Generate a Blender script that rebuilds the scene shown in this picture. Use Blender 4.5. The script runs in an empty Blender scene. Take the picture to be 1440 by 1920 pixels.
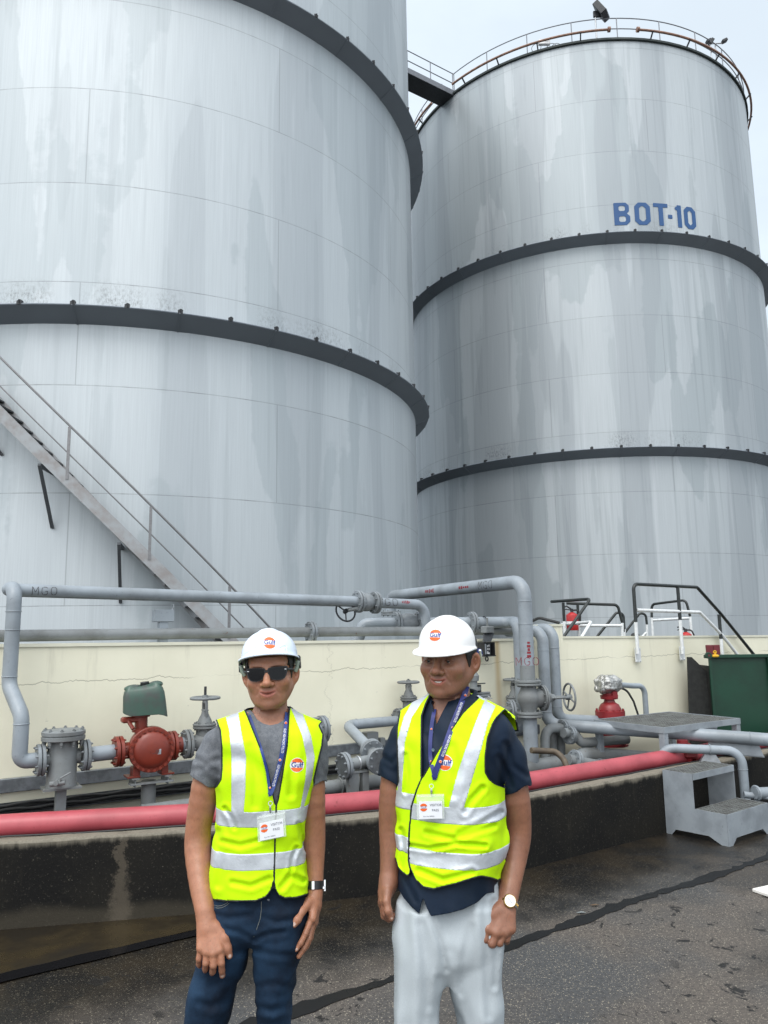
import bpy, math, random
import numpy as np
from mathutils import Vector, Matrix
from mathutils.bvhtree import BVHTree

random.seed(7)
rng = np.random.default_rng(11)
sc = bpy.context.scene
col = sc.collection
pi = math.pi

# ------------------------------------------------------------------ camera
# survey of the place: focal length, tilt and roll of the photographer's camera, eye height above the apron
FOC, PITCH, ROLL, EYE = 1423.3, math.radians(8.974), math.radians(0.867), 1.72


def ray(px, py):
    a, b = px - 720.0, py - 960.0
    X = a * math.cos(ROLL) - b * math.sin(ROLL)
    Y = a * math.sin(ROLL) + b * math.cos(ROLL)
    x, u = X / FOC, -Y / FOC
    return np.array([x, math.cos(PITCH) - u * math.sin(PITCH), math.sin(PITCH) + u * math.cos(PITCH)])


def atz(px, py, z):
    d = ray(px, py)
    return np.array([0, 0, EYE]) + d * ((z - EYE) / d[2])


def aty(px, py, y):
    d = ray(px, py)
    return np.array([0, 0, EYE]) + d * (y / d[1])


WALL_P = np.array([-0.39, 7.06])
WALL_U = np.array([0.85, 0.527])
WALL_N = np.array([0.527, -0.85])      # out of the cream wall, towards the apron
WALL_U /= np.linalg.norm(WALL_U); WALL_N /= np.linalg.norm(WALL_N)
U3 = np.array([WALL_U[0], WALL_U[1], 0.0]); N3 = np.array([WALL_N[0], WALL_N[1], 0.0]); Z3 = np.array([0, 0, 1.0])


def atw(px, py, v):
    """point at v metres in front of the cream wall's face"""
    d = ray(px, py)
    p0 = WALL_P + WALL_N * v
    t = (p0 @ WALL_N) / (d[:2] @ WALL_N)
    return np.array([0, 0, EYE]) + t * d


def pix(P):
    P = np.asarray(P, float)
    x, y, h = P[..., 0], P[..., 1], P[..., 2] - EYE
    d = y * math.cos(PITCH) + h * math.sin(PITCH)
    u = -y * math.sin(PITCH) + h * math.cos(PITCH)
    X, Y = FOC * x / d, -FOC * u / d
    return 720 + math.cos(ROLL) * X + math.sin(ROLL) * Y, 960 - math.sin(ROLL) * X + math.cos(ROLL) * Y


cam_d = bpy.data.cameras.new('camera')
cam = bpy.data.objects.new('camera', cam_d); col.objects.link(cam)
cam_d.sensor_fit = 'VERTICAL'; cam_d.sensor_height = 36.0
cam_d.lens = 36.0 * FOC / 1920.0
cam_d.clip_start = 0.05; cam_d.clip_end = 5000
cam.location = (0, 0, EYE)
cam.matrix_world = Matrix.Translation((0, 0, EYE)) @ Matrix.Rotation(pi / 2 + PITCH, 4, 'X') @ Matrix.Rotation(-ROLL, 4, 'Z')
sc.camera = cam


# ------------------------------------------------------------------ objects
def thing(name, label, cat, loc=(0, 0, 0), group=None):
    o = bpy.data.objects.new(name, None); col.objects.link(o)
    o.empty_display_size = 0.1
    o.location = tuple(float(c) for c in loc)
    o['label'] = label; o['category'] = cat
    if group: o['group'] = group
    return o


def tag(o, label=None, cat=None, group=None, kind=None):
    if label: o['label'] = label
    if cat: o['category'] = cat
    if group: o['group'] = group
    if kind: o['kind'] = kind
    return o


def world_loc(o):
    v = Vector((0, 0, 0))
    while o is not None:
        v += o.location; o = o.parent
    return np.array(v)


def link_mesh(name, verts, faces, mat, parent=None, smooth=True, sharp=35, origin=None):
    verts = np.asarray(verts, float)
    off = np.zeros(3)
    if parent is not None: off = world_loc(parent)
    loc = np.zeros(3)
    if origin is not None: loc = np.asarray(origin, float) - off
    me = bpy.data.meshes.new(name)
    if isinstance(faces, np.ndarray):
        v = (verts - off - loc)
        me.vertices.add(len(v)); me.vertices.foreach_set('co', v.astype(np.float32).ravel())
        k = faces.shape[1]
        me.loops.add(faces.size); me.loops.foreach_set('vertex_index', faces.astype(np.int32).ravel())
        me.polygons.add(len(faces)); me.polygons.foreach_set('loop_start', np.arange(0, faces.size, k, dtype=np.int32))
        me.update(calc_edges=True); me.validate()
    else:
        me.from_pydata([tuple(p) for p in (verts - off - loc)], [], faces)
        me.update()
    if smooth:
        me.polygons.foreach_set('use_smooth', np.ones(len(me.polygons), dtype=bool))
        if sharp is not None: me.set_sharp_from_angle(angle=math.radians(sharp))
    if mat is not None: me.materials.append(mat)
    o = bpy.data.objects.new(name, me); col.objects.link(o)
    o.location = tuple(loc)
    if parent is not None: o.parent = parent
    return o


def nrm(v):
    v = np.asarray(v, float); return v / (np.linalg.norm(v) + 1e-12)


def frame(d):
    d = nrm(d)
    a = np.array([0, 0, 1.0]) if abs(d[2]) < 0.95 else np.array([1.0, 0, 0])
    x = nrm(np.cross(a, d)); y = np.cross(d, x)
    return x, y, d


def fillet(pts, R, n=7):
    pts = [np.asarray(p, float) for p in pts]
    out = [pts[0]]
    for i in range(1, len(pts) - 1):
        a, b, c = pts[i - 1], pts[i], pts[i + 1]
        u, w = nrm(a - b), nrm(c - b)
        ang = math.acos(max(-1, min(1, float(u @ w))))
        if ang > pi - 0.05: out.append(b); continue
        t = R / math.tan(ang / 2)
        t = min(t, 0.49 * np.linalg.norm(a - b), 0.49 * np.linalg.norm(c - b))
        r = t * math.tan(ang / 2)
        cen = b + nrm(u + w) * (r / math.sin(ang / 2))
        p0, p1 = b + u * t - cen, b + w * t - cen
        th = math.acos(max(-1, min(1, float(p0 @ p1) / (np.linalg.norm(p0) * np.linalg.norm(p1)))))
        for k in range(n + 1):
            s = k / n
            q = (math.sin((1 - s) * th) * p0 + math.sin(s * th) * p1) / math.sin(th)
            out.append(cen + q)
    out.append(pts[-1])
    return out


class MB:
    def __init__(s): s.v = []; s.f = []

    def add(s, vs, fs):
        b = len(s.v); s.v += [np.asarray(p, float) for p in vs]
        s.f += [tuple(i + b for i in f) for f in fs]; return s

    def box(s, c, size, ax=None, bev=0.0):
        c = np.asarray(c, float); hx, hy, hz = [q / 2 for q in size]
        X, Y, Z = ax if ax is not None else (np.array([1., 0, 0]), np.array([0, 1., 0]), Z3)
        if bev <= 0:
            vs = [c + X * i * hx + Y * j * hy + Z * k * hz for i in (-1, 1) for j in (-1, 1) for k in (-1, 1)]
            return s.add(vs, [(0, 1, 3, 2), (4, 6, 7, 5), (0, 4, 5, 1), (2, 3, 7, 6), (0, 2, 6, 4), (1, 5, 7, 3)])
        b = min(bev, 0.45 * min(size))
        rings = []
        for (z, ins) in ((-hz, b), (-hz + b, 0), (hz - b, 0), (hz, b)):
            ax_, ay_ = hx - ins, hy - ins
            cc = b * (0.6 if ins == 0 else 0.3)
            rings.append([c + X * x + Y * y + Z * z for x, y in ((-ax_ + cc, -ay_), (ax_ - cc, -ay_), (ax_, -ay_ + cc), (ax_, ay_ - cc), (ax_ - cc, ay_), (-ax_ + cc, ay_), (-ax_, ay_ - cc), (-ax_, -ay_ + cc))])
        return s.rings(rings)

    def rings(s, rings, closed=True, cap0=True, cap1=True):
        n = len(rings[0]); vs = [p for r in rings for p in r]; fs = []
        for i in range(len(rings) - 1):
            for j in range(n if closed else n - 1):
                k = (j + 1) % n
                fs.append((i * n + j, i * n + k, (i + 1) * n + k, (i + 1) * n + j))
        if cap0: fs.append(tuple(range(n - 1, -1, -1)))
        if cap1: fs.append(tuple((len(rings) - 1) * n + j for j in range(n)))
        return s.add(vs, fs)

    def tube(s, pts, r, n=14, caps=True, fil=0.0):
        pts = [np.asarray(p, float) for p in pts]
        if fil > 0: pts = fillet(pts, fil)
        rr = [r] * len(pts) if np.isscalar(r) else r
        rings = []; x = None
        for i, p in enumerate(pts):
            d = nrm((pts[min(i + 1, len(pts) - 1)] - pts[max(i - 1, 0)]))
            if x is None: x, y, _ = frame(d)
            else:
                x = nrm(x - d * (x @ d)); y = np.cross(d, x)
            rings.append([p + rr[i] * (x * math.cos(2 * pi * k / n) + y * math.sin(2 * pi * k / n)) for k in range(n)])
        return s.rings(rings, True, caps, caps)

    def cyl(s, a, b, r0, r1=None, n=18, caps=True):
        r1 = r0 if r1 is None else r1
        return s.tube([a, b], [r0, r1], n, caps)

    def lathe(s, o, axis, prof, n=24, cap=True):
        x, y, d = frame(axis); o = np.asarray(o, float)
        rings = [[o + d * h + max(r, 1e-4) * (x * math.cos(2 * pi * k / n) + y * math.sin(2 * pi * k / n)) for k in range(n)] for r, h in prof]
        return s.rings(rings, True, cap, cap)

    def torus(s, c, axis, R, r, n=28, m=8, a0=0, a1=2 * pi):
        x, y, d = frame(axis); c = np.asarray(c, float)
        full = abs(a1 - a0 - 2 * pi) < 1e-6
        rings = []
        for i in range(n + (0 if full else 1)):
            t = a0 + (a1 - a0) * i / n
            e = x * math.cos(t) + y * math.sin(t)
            rings.append([c + e * (R + r * math.cos(2 * pi * k / m)) + d * r * math.sin(2 * pi * k / m) for k in range(m)])
        if full: rings.append(rings[0])
        return s.rings(rings, True, not full, not full)

    def sphere(s, c, r, n=16, m=10, ax=None):
        c = np.asarray(c, float); r = np.ones(3) * r
        X, Y, Z = ax if ax is not None else np.eye(3)
        rings = []
        for i in range(m + 1):
            t = -pi / 2 + pi * min(max(i / m, 0.004), 0.996)
            rings.append([c + X * r[0] * math.cos(t) * math.cos(2 * pi * k / n) + Y * r[1] * math.cos(t) * math.sin(2 * pi * k / n) + Z * r[2] * math.sin(t) for k in range(n)])
        return s.rings(rings)

    def prism(s, poly, d):
        d = np.asarray(d, float); poly = [np.asarray(p, float) for p in poly]
        return s.rings([poly, [p + d for p in poly]])

    def build(s, name, mat, parent=None, smooth=True, sharp=35):
        return link_mesh(name, s.v, s.f, mat, parent, smooth, sharp)


# ------------------------------------------------------------------ materials
class NT:
    def __init__(s, m): s.m = m; s.t = m.node_tree; s.n = s.t.nodes; s.l = s.t.links

    def node(s, typ, **kw):
        nd = s.n.new(typ)
        for k, v in kw.items(): setattr(nd, k, v)
        return nd

    def put(s, sock, v):
        if isinstance(v, bpy.types.NodeSocket): s.l.new(v, sock)
        else:
            if sock.type == 'RGBA' and len(v) == 3: v = (*v, 1)
            sock.default_value = v

    def math(s, op, a, b=0.0, c=None, clamp=False):
        nd = s.node('ShaderNodeMath', operation=op); nd.use_clamp = clamp
        s.put(nd.inputs[0], a); s.put(nd.inputs[1], b)
        if c is not None: s.put(nd.inputs[2], c)
        return nd.outputs[0]

    def mix(s, f, a, b, blend='MIX'):
        nd = s.node('ShaderNodeMix', data_type='RGBA', blend_type=blend)
        s.put(nd.inputs['Factor'], f); s.put(nd.inputs['A'], a) if False else None
        s.put(nd.inputs[6], a); s.put(nd.inputs[7], b)
        return nd.outputs[2]

    def noise(s, vec, scale, detail=4, rough=0.55, dist=0.0):
        nd = s.node('ShaderNodeTexNoise'); s.l.new(vec, nd.inputs['Vector'])
        nd.inputs['Scale'].default_value = scale; nd.inputs['Detail'].default_value = detail
        nd.inputs['Roughness'].default_value = rough; nd.inputs['Distortion'].default_value = dist
        return nd.outputs['Fac']

    def mapr(s, v, a, b, c=0.0, d=1.0, smooth=True):
        nd = s.node('ShaderNodeMapRange'); nd.clamp = True
        if smooth: nd.interpolation_type = 'SMOOTHSTEP'
        for i, q in enumerate((v, a, b, c, d)): s.put(nd.inputs[i], q)
        return nd.outputs[0]

    def scale(s, vec, sx, sy, sz, off=(0, 0, 0)):
        nd = s.node('ShaderNodeMapping'); s.l.new(vec, nd.inputs['Vector'])
        nd.inputs['Scale'].default_value = (sx, sy, sz); nd.inputs['Location'].default_value = off
        return nd.outputs[0]

    def sep(s, vec):
        nd = s.node('ShaderNodeSeparateXYZ'); s.l.new(vec, nd.inputs[0]); return nd.outputs

    def comb(s, x, y, z):
        nd = s.node('ShaderNodeCombineXYZ')
        for i, q in enumerate((x, y, z)): s.put(nd.inputs[i], q)
        return nd.outputs[0]

    def bump(s, h, strength=0.3, dist=0.005):
        nd = s.node('ShaderNodeBump'); s.put(nd.inputs['Height'], h)
        nd.inputs['Strength'].default_value = strength; nd.inputs['Distance'].default_value = dist
        return nd.outputs[0]


def mat(name):
    m = bpy.data.materials.new(name); m.use_nodes = True
    t = NT(m)
    b = m.node_tree.nodes['Principled BSDF']
    t.b = b
    t.geo = t.node('ShaderNodeNewGeometry'); t.pos = t.geo.outputs['Position']
    tc = t.node('ShaderNodeTexCoord'); t.obj = tc.outputs['Object']; t.uv = tc.outputs['UV']; t.gen = tc.outputs['Generated']
    return m, t


def setp(t, color=None, rough=None, metal=None, normal=None, spec=None, **kw):
    b = t.b
    if color is not None: t.put(b.inputs['Base Color'], color)
    if rough is not None: t.put(b.inputs['Roughness'], rough)
    if metal is not None: t.put(b.inputs['Metallic'], metal)
    if normal is not None: t.l.new(normal, b.inputs['Normal'])
    if spec is not None: t.put(b.inputs['Specular IOR Level'], spec)
    for k, v in kw.items(): t.put(b.inputs[k.replace('_', ' ')], v)


def painted(name, c, c2, rough=0.45, metal=0.0, sc_=1.0, chips=None, spec=0.5):
    """old paint: broad dirt, fine speckle, a few chips, brushed bumps"""
    m, t = mat(name)
    n1 = t.noise(t.pos, 3.2 * sc_, 5, 0.6); n2 = t.noise(t.pos, 38 * sc_, 3, 0.6)
    f = t.mapr(n1, 0.35, 0.7); base = t.mix(f, c, c2)
    sp = t.mapr(n2, 0.62, 0.72)
    base = t.mix(t.math('MULTIPLY', sp, 0.35), base, tuple(q * 0.45 for q in c2))
    if chips is not None:
        n3 = t.noise(t.pos, 16 * sc_, 5, 0.7)
        base = t.mix(t.mapr(n3, 0.67, 0.69), base, chips)
    r = t.math('ADD', t.math('MULTIPLY', n1, 0.25), rough - 0.12)
    setp(t, base, r, metal, t.bump(t.math('ADD', n1, t.math('MULTIPLY', n2, 0.3)), 0.12, 0.004), spec)
    return m


def plain(name, c, rough=0.5, metal=0.0, var=0.12, sc_=20, bump=0.05, spec=0.5):
    m, t = mat(name)
    n = t.noise(t.pos, sc_, 4, 0.6)
    k = t.mapr(n, 0.3, 0.7, 1 - var, 1 + var)
    cc = t.mix(1.0, c, t.comb(k, k, k), 'MULTIPLY')
    setp(t, cc, rough, metal, t.bump(n, bump, 0.003), spec)
    return m


M = {}
M['pipe'] = painted('grey_pipe_paint', (0.265, 0.302, 0.335), (0.19, 0.214, 0.233), 0.42, chips=None)
M['pipe_old'] = painted('dull_grey_paint', (0.195, 0.212, 0.218), (0.125, 0.132, 0.130), 0.55, chips=(0.12, 0.075, 0.05))
M['flange'] = painted('flange_paint', (0.215, 0.24, 0.258), (0.135, 0.148, 0.155), 0.5, sc_=2.0, chips=(0.15, 0.11, 0.08))
M['bolt'] = plain('bolt_steel', (0.30, 0.31, 0.31), 0.4, 0.6, 0.3)
M['pink'] = painted('faded_red_paint', (0.41, 0.072, 0.088), (0.30, 0.048, 0.060), 0.42, chips=(0.22, 0.03, 0.035))
M['meter'] = painted('meter_red_paint', (0.215, 0.034, 0.018), (0.14, 0.022, 0.014), 0.38)
M['red'] = painted('valve_red_paint', (0.25, 0.018, 0.022), (0.15, 0.012, 0.015), 0.4)
M['ext_red'] = plain('extinguisher_red', (0.40, 0.02, 0.02), 0.35, 0, 0.1)
M['black'] = plain('black_plastic', (0.012, 0.013, 0.014), 0.45, 0, 0.2)
M['rubber'] = plain('black_rubber', (0.015, 0.016, 0.016), 0.6, 0, 0.3)
M['rail_black'] = plain('black_rail_paint', (0.016, 0.02, 0.019), 0.35, 0, 0.3)
M['rail_white'] = plain('white_rail_paint', (0.66, 0.68, 0.68), 0.4, 0, 0.1)
M['galv'] = painted('galvanised_steel', (0.20, 0.222, 0.24), (0.11, 0.123, 0.132), 0.42, 0.35, 4.0)
M['steel_paint'] = painted('step_grey_paint', (0.27, 0.30, 0.325), (0.19, 0.212, 0.232), 0.55, sc_=1.4)
M['grating'] = painted('grating_steel', (0.20, 0.21, 0.20), (0.12, 0.12, 0.115), 0.6, 0.2, 3.0)
M['green'] = painted('skip_green_paint', (0.0045, 0.043, 0.023), (0.003, 0.030, 0.016), 0.42)
M['skip_black'] = plain('skip_black', (0.012, 0.013, 0.012), 0.75, 0, 0.4)
M['jerry'] = painted('green_plastic', (0.040, 0.088, 0.066), (0.055, 0.062, 0.057), 0.4, sc_=3.5)
M['foil'] = None
M['maroon'] = plain('maroon_paint', (0.12, 0.012, 0.018), 0.5)
M['yellow'] = plain('yellow_plastic', (0.65, 0.36, 0.01), 0.45)
M['rust'] = plain('rusty_primer', (0.27, 0.15, 0.105), 0.65, 0, 0.3, 6)
M['dark_steel'] = plain('dark_steel', (0.035, 0.038, 0.042), 0.55, 0.2, 0.3)
M['light_steel'] = plain('light_steel', (0.42, 0.44, 0.46), 0.4, 0.5, 0.15)
M['rail_grey'] = plain('rail_grey', (0.17, 0.18, 0.20), 0.45, 0.3, 0.15)
M['hose'] = painted('brown_hose', (0.13, 0.10, 0.065), (0.07, 0.055, 0.04), 0.6, sc_=3)
M['stencil_red'] = plain('stencil_red', (0.22, 0.015, 0.025), 0.6)
M['stencil_black'] = plain('stencil_black', (0.05, 0.05, 0.055), 0.6)
M['white_plastic'] = plain('white_plastic', (0.75, 0.76, 0.76), 0.4, 0, 0.05)
M['board'] = plain('white_board', (0.72, 0.70, 0.66), 0.6, 0, 0.1)

m_, t_ = mat('silver_foil')
n_ = t_.noise(t_.pos, 26, 4, 0.6, 0.8)
setp(t_, t_.mix(t_.mapr(n_, 0.35, 0.7), (0.55, 0.55, 0.53), (0.27, 0.27, 0.26)), 0.34, 0.75, t_.bump(n_, 0.9, 0.02))
M['foil'] = m_


# ------------------------------------------------------------------ polygon tools (numpy)
def surface_nets(f, lo, hi, h):
    lo = np.asarray(lo, float); hi = np.asarray(hi, float)
    n = np.ceil((hi - lo) / h).astype(int) + 1
    xs = [lo[i] + h * np.arange(n[i]) for i in range(3)]
    G = np.empty(tuple(n), np.float32)
    step = max(1, int(600000 / (n[1] * n[2])))
    Yg, Zg = np.meshgrid(xs[1], xs[2], indexing='ij')
    for i in range(0, n[0], step):
        xx = xs[0][i:i + step]
        P = np.empty((len(xx), n[1], n[2], 3), np.float32)
        P[..., 0] = xx[:, None, None]; P[..., 1] = Yg[None]; P[..., 2] = Zg[None]
        G[i:i + step] = f(P.reshape(-1, 3)).reshape(len(xx), n[1], n[2])
    neg = G < 0
    c = np.zeros(tuple(n - 1), np.int8)
    sl = lambda d: slice(d, None) if d else slice(0, -1)
    for dx in (0, 1):
        for dy in (0, 1):
            for dz in (0, 1): c += neg[sl(dx), sl(dy), sl(dz)]
    act = (c > 0) & (c < 8)
    I = np.argwhere(act)
    idx = -np.ones(act.shape, np.int64); idx[act] = np.arange(len(I))
    acc = np.zeros((len(I), 3)); cnt = np.zeros(len(I))
    corners = [(a, b, d) for a in (0, 1) for b in (0, 1) for d in (0, 1)]
    val = {k: G[I[:, 0] + k[0], I[:, 1] + k[1], I[:, 2] + k[2]] for k in corners}
    for k in corners:
        for ax in range(3):
            if k[ax]: continue
            q = list(k); q[ax] = 1; q = tuple(q)
            a, b = val[k], val[q]
            m = (a < 0) != (b < 0)
            t = a[m] / (a[m] - b[m])
            p = np.zeros((m.sum(), 3)) + np.array(k)
            p[:, ax] += t
            acc[m] += p; cnt[m] += 1
    V = lo + h * (I + acc / cnt[:, None])
    Q = []
    for ax in range(3):
        o1, o2 = [(1, 2), (2, 0), (0, 1)][ax]
        s0 = [slice(None)] * 3; s1 = [slice(None)] * 3
        s0[ax] = slice(0, -1); s1[ax] = slice(1, None)
        a, b = neg[tuple(s0)], neg[tuple(s1)]
        E = np.argwhere(a != b)
        ok = (E[:, o1] > 0) & (E[:, o2] > 0) & (E[:, o1] < n[o1] - 1) & (E[:, o2] < n[o2] - 1)
        E = E[ok]
        flip = b[E[:, 0], E[:, 1], E[:, 2]]
        def cell(d1, d2):
            K = E.copy(); K[:, o1] -= d1; K[:, o2] -= d2
            return idx[K[:, 0], K[:, 1], K[:, 2]]
        q = np.stack([cell(1, 1), cell(0, 1), cell(0, 0), cell(1, 0)], 1)
        q[flip] = q[flip][:, ::-1]
        Q.append(q)
    return V, np.concatenate(Q)


def tris(Q):
    return np.concatenate([Q[:, [0, 1, 2]], Q[:, [0, 2, 3]]]) if Q.shape[1] == 4 else Q


def clip(V, T, F):
    """keep the part of the triangle mesh where F >= 0, cut exactly along F = 0"""
    F = np.where(np.abs(F) < 1e-9, 1e-9, F)
    pos = F > 0
    k = pos[T].sum(1)
    out = [T[k == 3]]
    newV = []
    def edge(a, b):
        t = F[a] / (F[a] - F[b])
        return np.stack([np.minimum(a, b), np.maximum(a, b)], 1)
    pairs = []; recs = []
    for cnt in (1, 2):
        S = T[k == cnt]
        if not len(S): recs.append(None); continue
        lone = pos[S] if cnt == 1 else ~pos[S]
        j = lone.argmax(1); r = np.arange(len(S))
        a, b, c = S[r, j], S[r, (j + 1) % 3], S[r, (j + 2) % 3]
        recs.append((cnt, a, b, c))
        pairs += [np.stack([np.minimum(a, b), np.maximum(a, b)], 1), np.stack([np.minimum(a, c), np.maximum(a, c)], 1)]
    if pairs:
        A = np.concatenate(pairs)
        uq, inv = np.unique(A, axis=0, return_inverse=True); inv = inv.ravel()
        fa, fb = F[uq[:, 0]], F[uq[:, 1]]
        t = fa / (fa - fb)
        NV = V[uq[:, 0]] * (1 - t)[:, None] + V[uq[:, 1]] * t[:, None]
        base = len(V); V = np.concatenate([V, NV])
        o = 0
        for rc in recs:
            if rc is None: continue
            cnt, a, b, c = rc; m = len(a)
            ab = base + inv[o:o + m]; ac = base + inv[o + m:o + 2 * m]; o += 2 * m
            if cnt == 1: out.append(np.stack([a, ab, ac], 1))
            else: out += [np.stack([ab, b, c], 1), np.stack([ab, c, ac], 1)]
    T = np.concatenate(out)
    used = np.unique(T); mp = -np.ones(len(V), np.int64); mp[used] = np.arange(len(used))
    return V[used], mp[T]


def vnormals(V, T):
    N = np.zeros_like(V)
    fn = np.cross(V[T[:, 1]] - V[T[:, 0]], V[T[:, 2]] - V[T[:, 0]])
    for i in range(3): np.add.at(N, T[:, i], fn)
    return N / (np.linalg.norm(N, axis=1, keepdims=True) + 1e-12)


_perm = rng.random((32, 32, 32)).astype(np.float32)


def vnoise(P, s):
    q = P * s; i = np.floor(q).astype(int); f = q - i; f = f * f * (3 - 2 * f)
    r = 0
    for a in (0, 1):
        for b in (0, 1):
            for c in (0, 1):
                w = (f[:, 0] if a else 1 - f[:, 0]) * (f[:, 1] if b else 1 - f[:, 1]) * (f[:, 2] if c else 1 - f[:, 2])
                r = r + w * _perm[(i[:, 0] + a) & 31, (i[:, 1] + b) & 31, (i[:, 2] + c) & 31]
    return r * 2 - 1


# signed distance pieces
def smin(a, b, k):
    h = np.clip(0.5 + 0.5 * (b - a) / k, 0, 1)
    return b + (a - b) * h - k * h * (1 - h)


def smax(a, b, k): return -smin(-a, -b, k)


def rcone(P, a, b, ra, rb):
    a = np.asarray(a, np.float32); b = np.asarray(b, np.float32)
    ba = b - a; l2 = float(ba @ ba); h = np.clip((P - a) @ ba / l2, 0, 1)
    d = np.linalg.norm(P - a - h[:, None] * ba, axis=1)
    return d - (ra + (rb - ra) * h)


def chain(P, pts, rs, k=0.012):
    d = None
    for i in range(len(pts) - 1):
        q = rcone(P, pts[i], pts[i + 1], rs[i], rs[i + 1])
        d = q if d is None else smin(d, q, k)
    return d


def ell(P, c, r, R=None):
    q = P - np.asarray(c, np.float32)
    if R is not None: q = q @ R
    r = np.asarray(r, np.float32)
    k0 = np.linalg.norm(q / r, axis=1); k1 = np.linalg.norm(q / (r * r), axis=1)
    return k0 * (k0 - 1) / (k1 + 1e-9)


def hermite(x, xs, ys):
    xs = np.asarray(xs, float); ys = np.asarray(ys, float)
    m = np.gradient(ys, xs)
    dx = np.diff(xs); dy = np.diff(ys) / dx
    for i in range(len(dy)):            # keep monotone
        if abs(dy[i]) < 1e-12: m[i] = m[i + 1] = 0
        else:
            for j in (i, i + 1):
                if m[j] / dy[i] < 0: m[j] = 0
                elif m[j] / dy[i] > 3: m[j] = 3 * dy[i]
    i = np.clip(np.searchsorted(xs, x) - 1, 0, len(xs) - 2)
    h = dx[i]; t = np.clip((x - xs[i]) / h, 0, 1)
    return (2 * t**3 - 3 * t**2 + 1) * ys[i] + (t**3 - 2 * t**2 + t) * h * m[i] + (-2 * t**3 + 3 * t**2) * ys[i + 1] + (t**3 - t**2) * h * m[i + 1]


def loft(P, rows, yaw=0.0, n=2.4, grow=0.0):
    """upright stack of superellipses: rows of (z, cx, cy, a, b)"""
    rows = np.array(sorted(rows)); z = P[:, 2]
    cx, cy, a, b = [hermite(z, rows[:, 0], rows[:, i]) for i in (1, 2, 3, 4)]
    a = a + grow; b = b + grow
    x, y = P[:, 0] - cx, P[:, 1] - cy
    if yaw: c, s = math.cos(yaw), math.sin(yaw); x, y = x * c + y * s, -x * s + y * c
    k = ((np.abs(x) / a) ** n + (np.abs(y) / b) ** n) ** (1 / n)
    d = (k - 1) * np.minimum(a, b)
    dz = np.maximum(rows[0, 0] - grow - z, z - rows[-1, 0] - grow)
    return np.maximum(d, dz)


def decal(V2, T, origin, right, up, normal, target, name, mt, parent, off=0.0015, reach=0.15, pv=None):
    """drape a flat drawing (V2 in metres) over the target mesh along -normal"""
    me = target.data; mw = np.array(world_loc(target))
    n = len(me.vertices); co = np.empty(n * 3, np.float32); me.vertices.foreach_get('co', co); co = co.reshape(-1, 3) + mw
    bv = BVHTree.FromPolygons([tuple(p) for p in co], [tuple(p.vertices) for p in me.polygons])
    o, r, u, nn = [np.asarray(q, float) for q in (origin, right, up, normal)]
    out = []
    for (x, y) in V2:
        p = o + r * x + u * y
        hit, hn, _, _ = bv.ray_cast(Vector(p + nn * reach), Vector(-nn))
        if hit is None: out.append(p)
        else: out.append(np.array(hit) + nn * off)
    return link_mesh(name, out, [tuple(t) for t in T], mt, parent, True, None)


def text2d(s, size, bold=0.0, cell=None):
    cu = bpy.data.curves.new('lettering', 'FONT'); cu.body = s; cu.size = size
    cu.align_x = 'CENTER'; cu.align_y = 'CENTER'; cu.offset = bold; cu.resolution_u = 3
    o = bpy.data.objects.new('lettering', cu); col.objects.link(o)
    dg = bpy.context.evaluated_depsgraph_get()
    me = bpy.data.meshes.new_from_object(o.evaluated_get(dg))
    V = np.array([tuple(v.co)[:2] for v in me.vertices]); Fc = [tuple(p.vertices) for p in me.polygons]
    bpy.data.objects.remove(o); bpy.data.curves.remove(cu); bpy.data.meshes.remove(me)
    return V, Fc


def disc2d(r, n=28, rings=3):
    V = [(0, 0)]; Fc = []
    for i in range(1, rings + 1):
        V += [(r * i / rings * math.cos(2 * pi * k / n), r * i / rings * math.sin(2 * pi * k / n)) for k in range(n)]
    for k in range(n): Fc.append((0, 1 + k, 1 + (k + 1) % n))
    for i in range(rings - 1):
        for k in range(n):
            a, b = 1 + i * n + k, 1 + i * n + (k + 1) % n
            Fc.append((a, a + n, b + n, b))
    return np.array(V), Fc


def band2d(r, y0, y1, n=10):
    """slice of a disc of radius r between heights y0 and y1"""
    V = []; Fc = []
    for i in range(n + 1):
        y = y0 + (y1 - y0) * i / n; w = math.sqrt(max(r * r - y * y, 0))
        V += [(-w + 2 * w * j / 8, y) for j in range(9)]
    for i in range(n):
        for j in range(8): Fc.append((i * 9 + j, i * 9 + j + 1, i * 9 + 10 + j, i * 9 + 9 + j))
    return np.array(V), Fc
# ================================================================== sky, sun
w = bpy.data.worlds.new('World'); sc.world = w; w.use_nodes = True
wt = w.node_tree; wn = wt.nodes; wl = wt.links
bg = wn['Background']
SUN_EL, SUN_AZ = math.radians(58), math.radians(200)      # behind the photographer's left shoulder, above the cloud
sky = wn.new('ShaderNodeTexSky'); sky.sky_type = 'NISHITA'; sky.sun_disc = False
sky.sun_elevation = SUN_EL; sky.sun_rotation = SUN_AZ
class _W: pass
WT = NT.__new__(NT); WT.m = w; WT.t = wt; WT.n = wn; WT.l = wl
tcw = wn.new('ShaderNodeTexCoord')
dirv = tcw.outputs['Generated']
dx_, dy_, dz_ = WT.sep(dirv)
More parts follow.
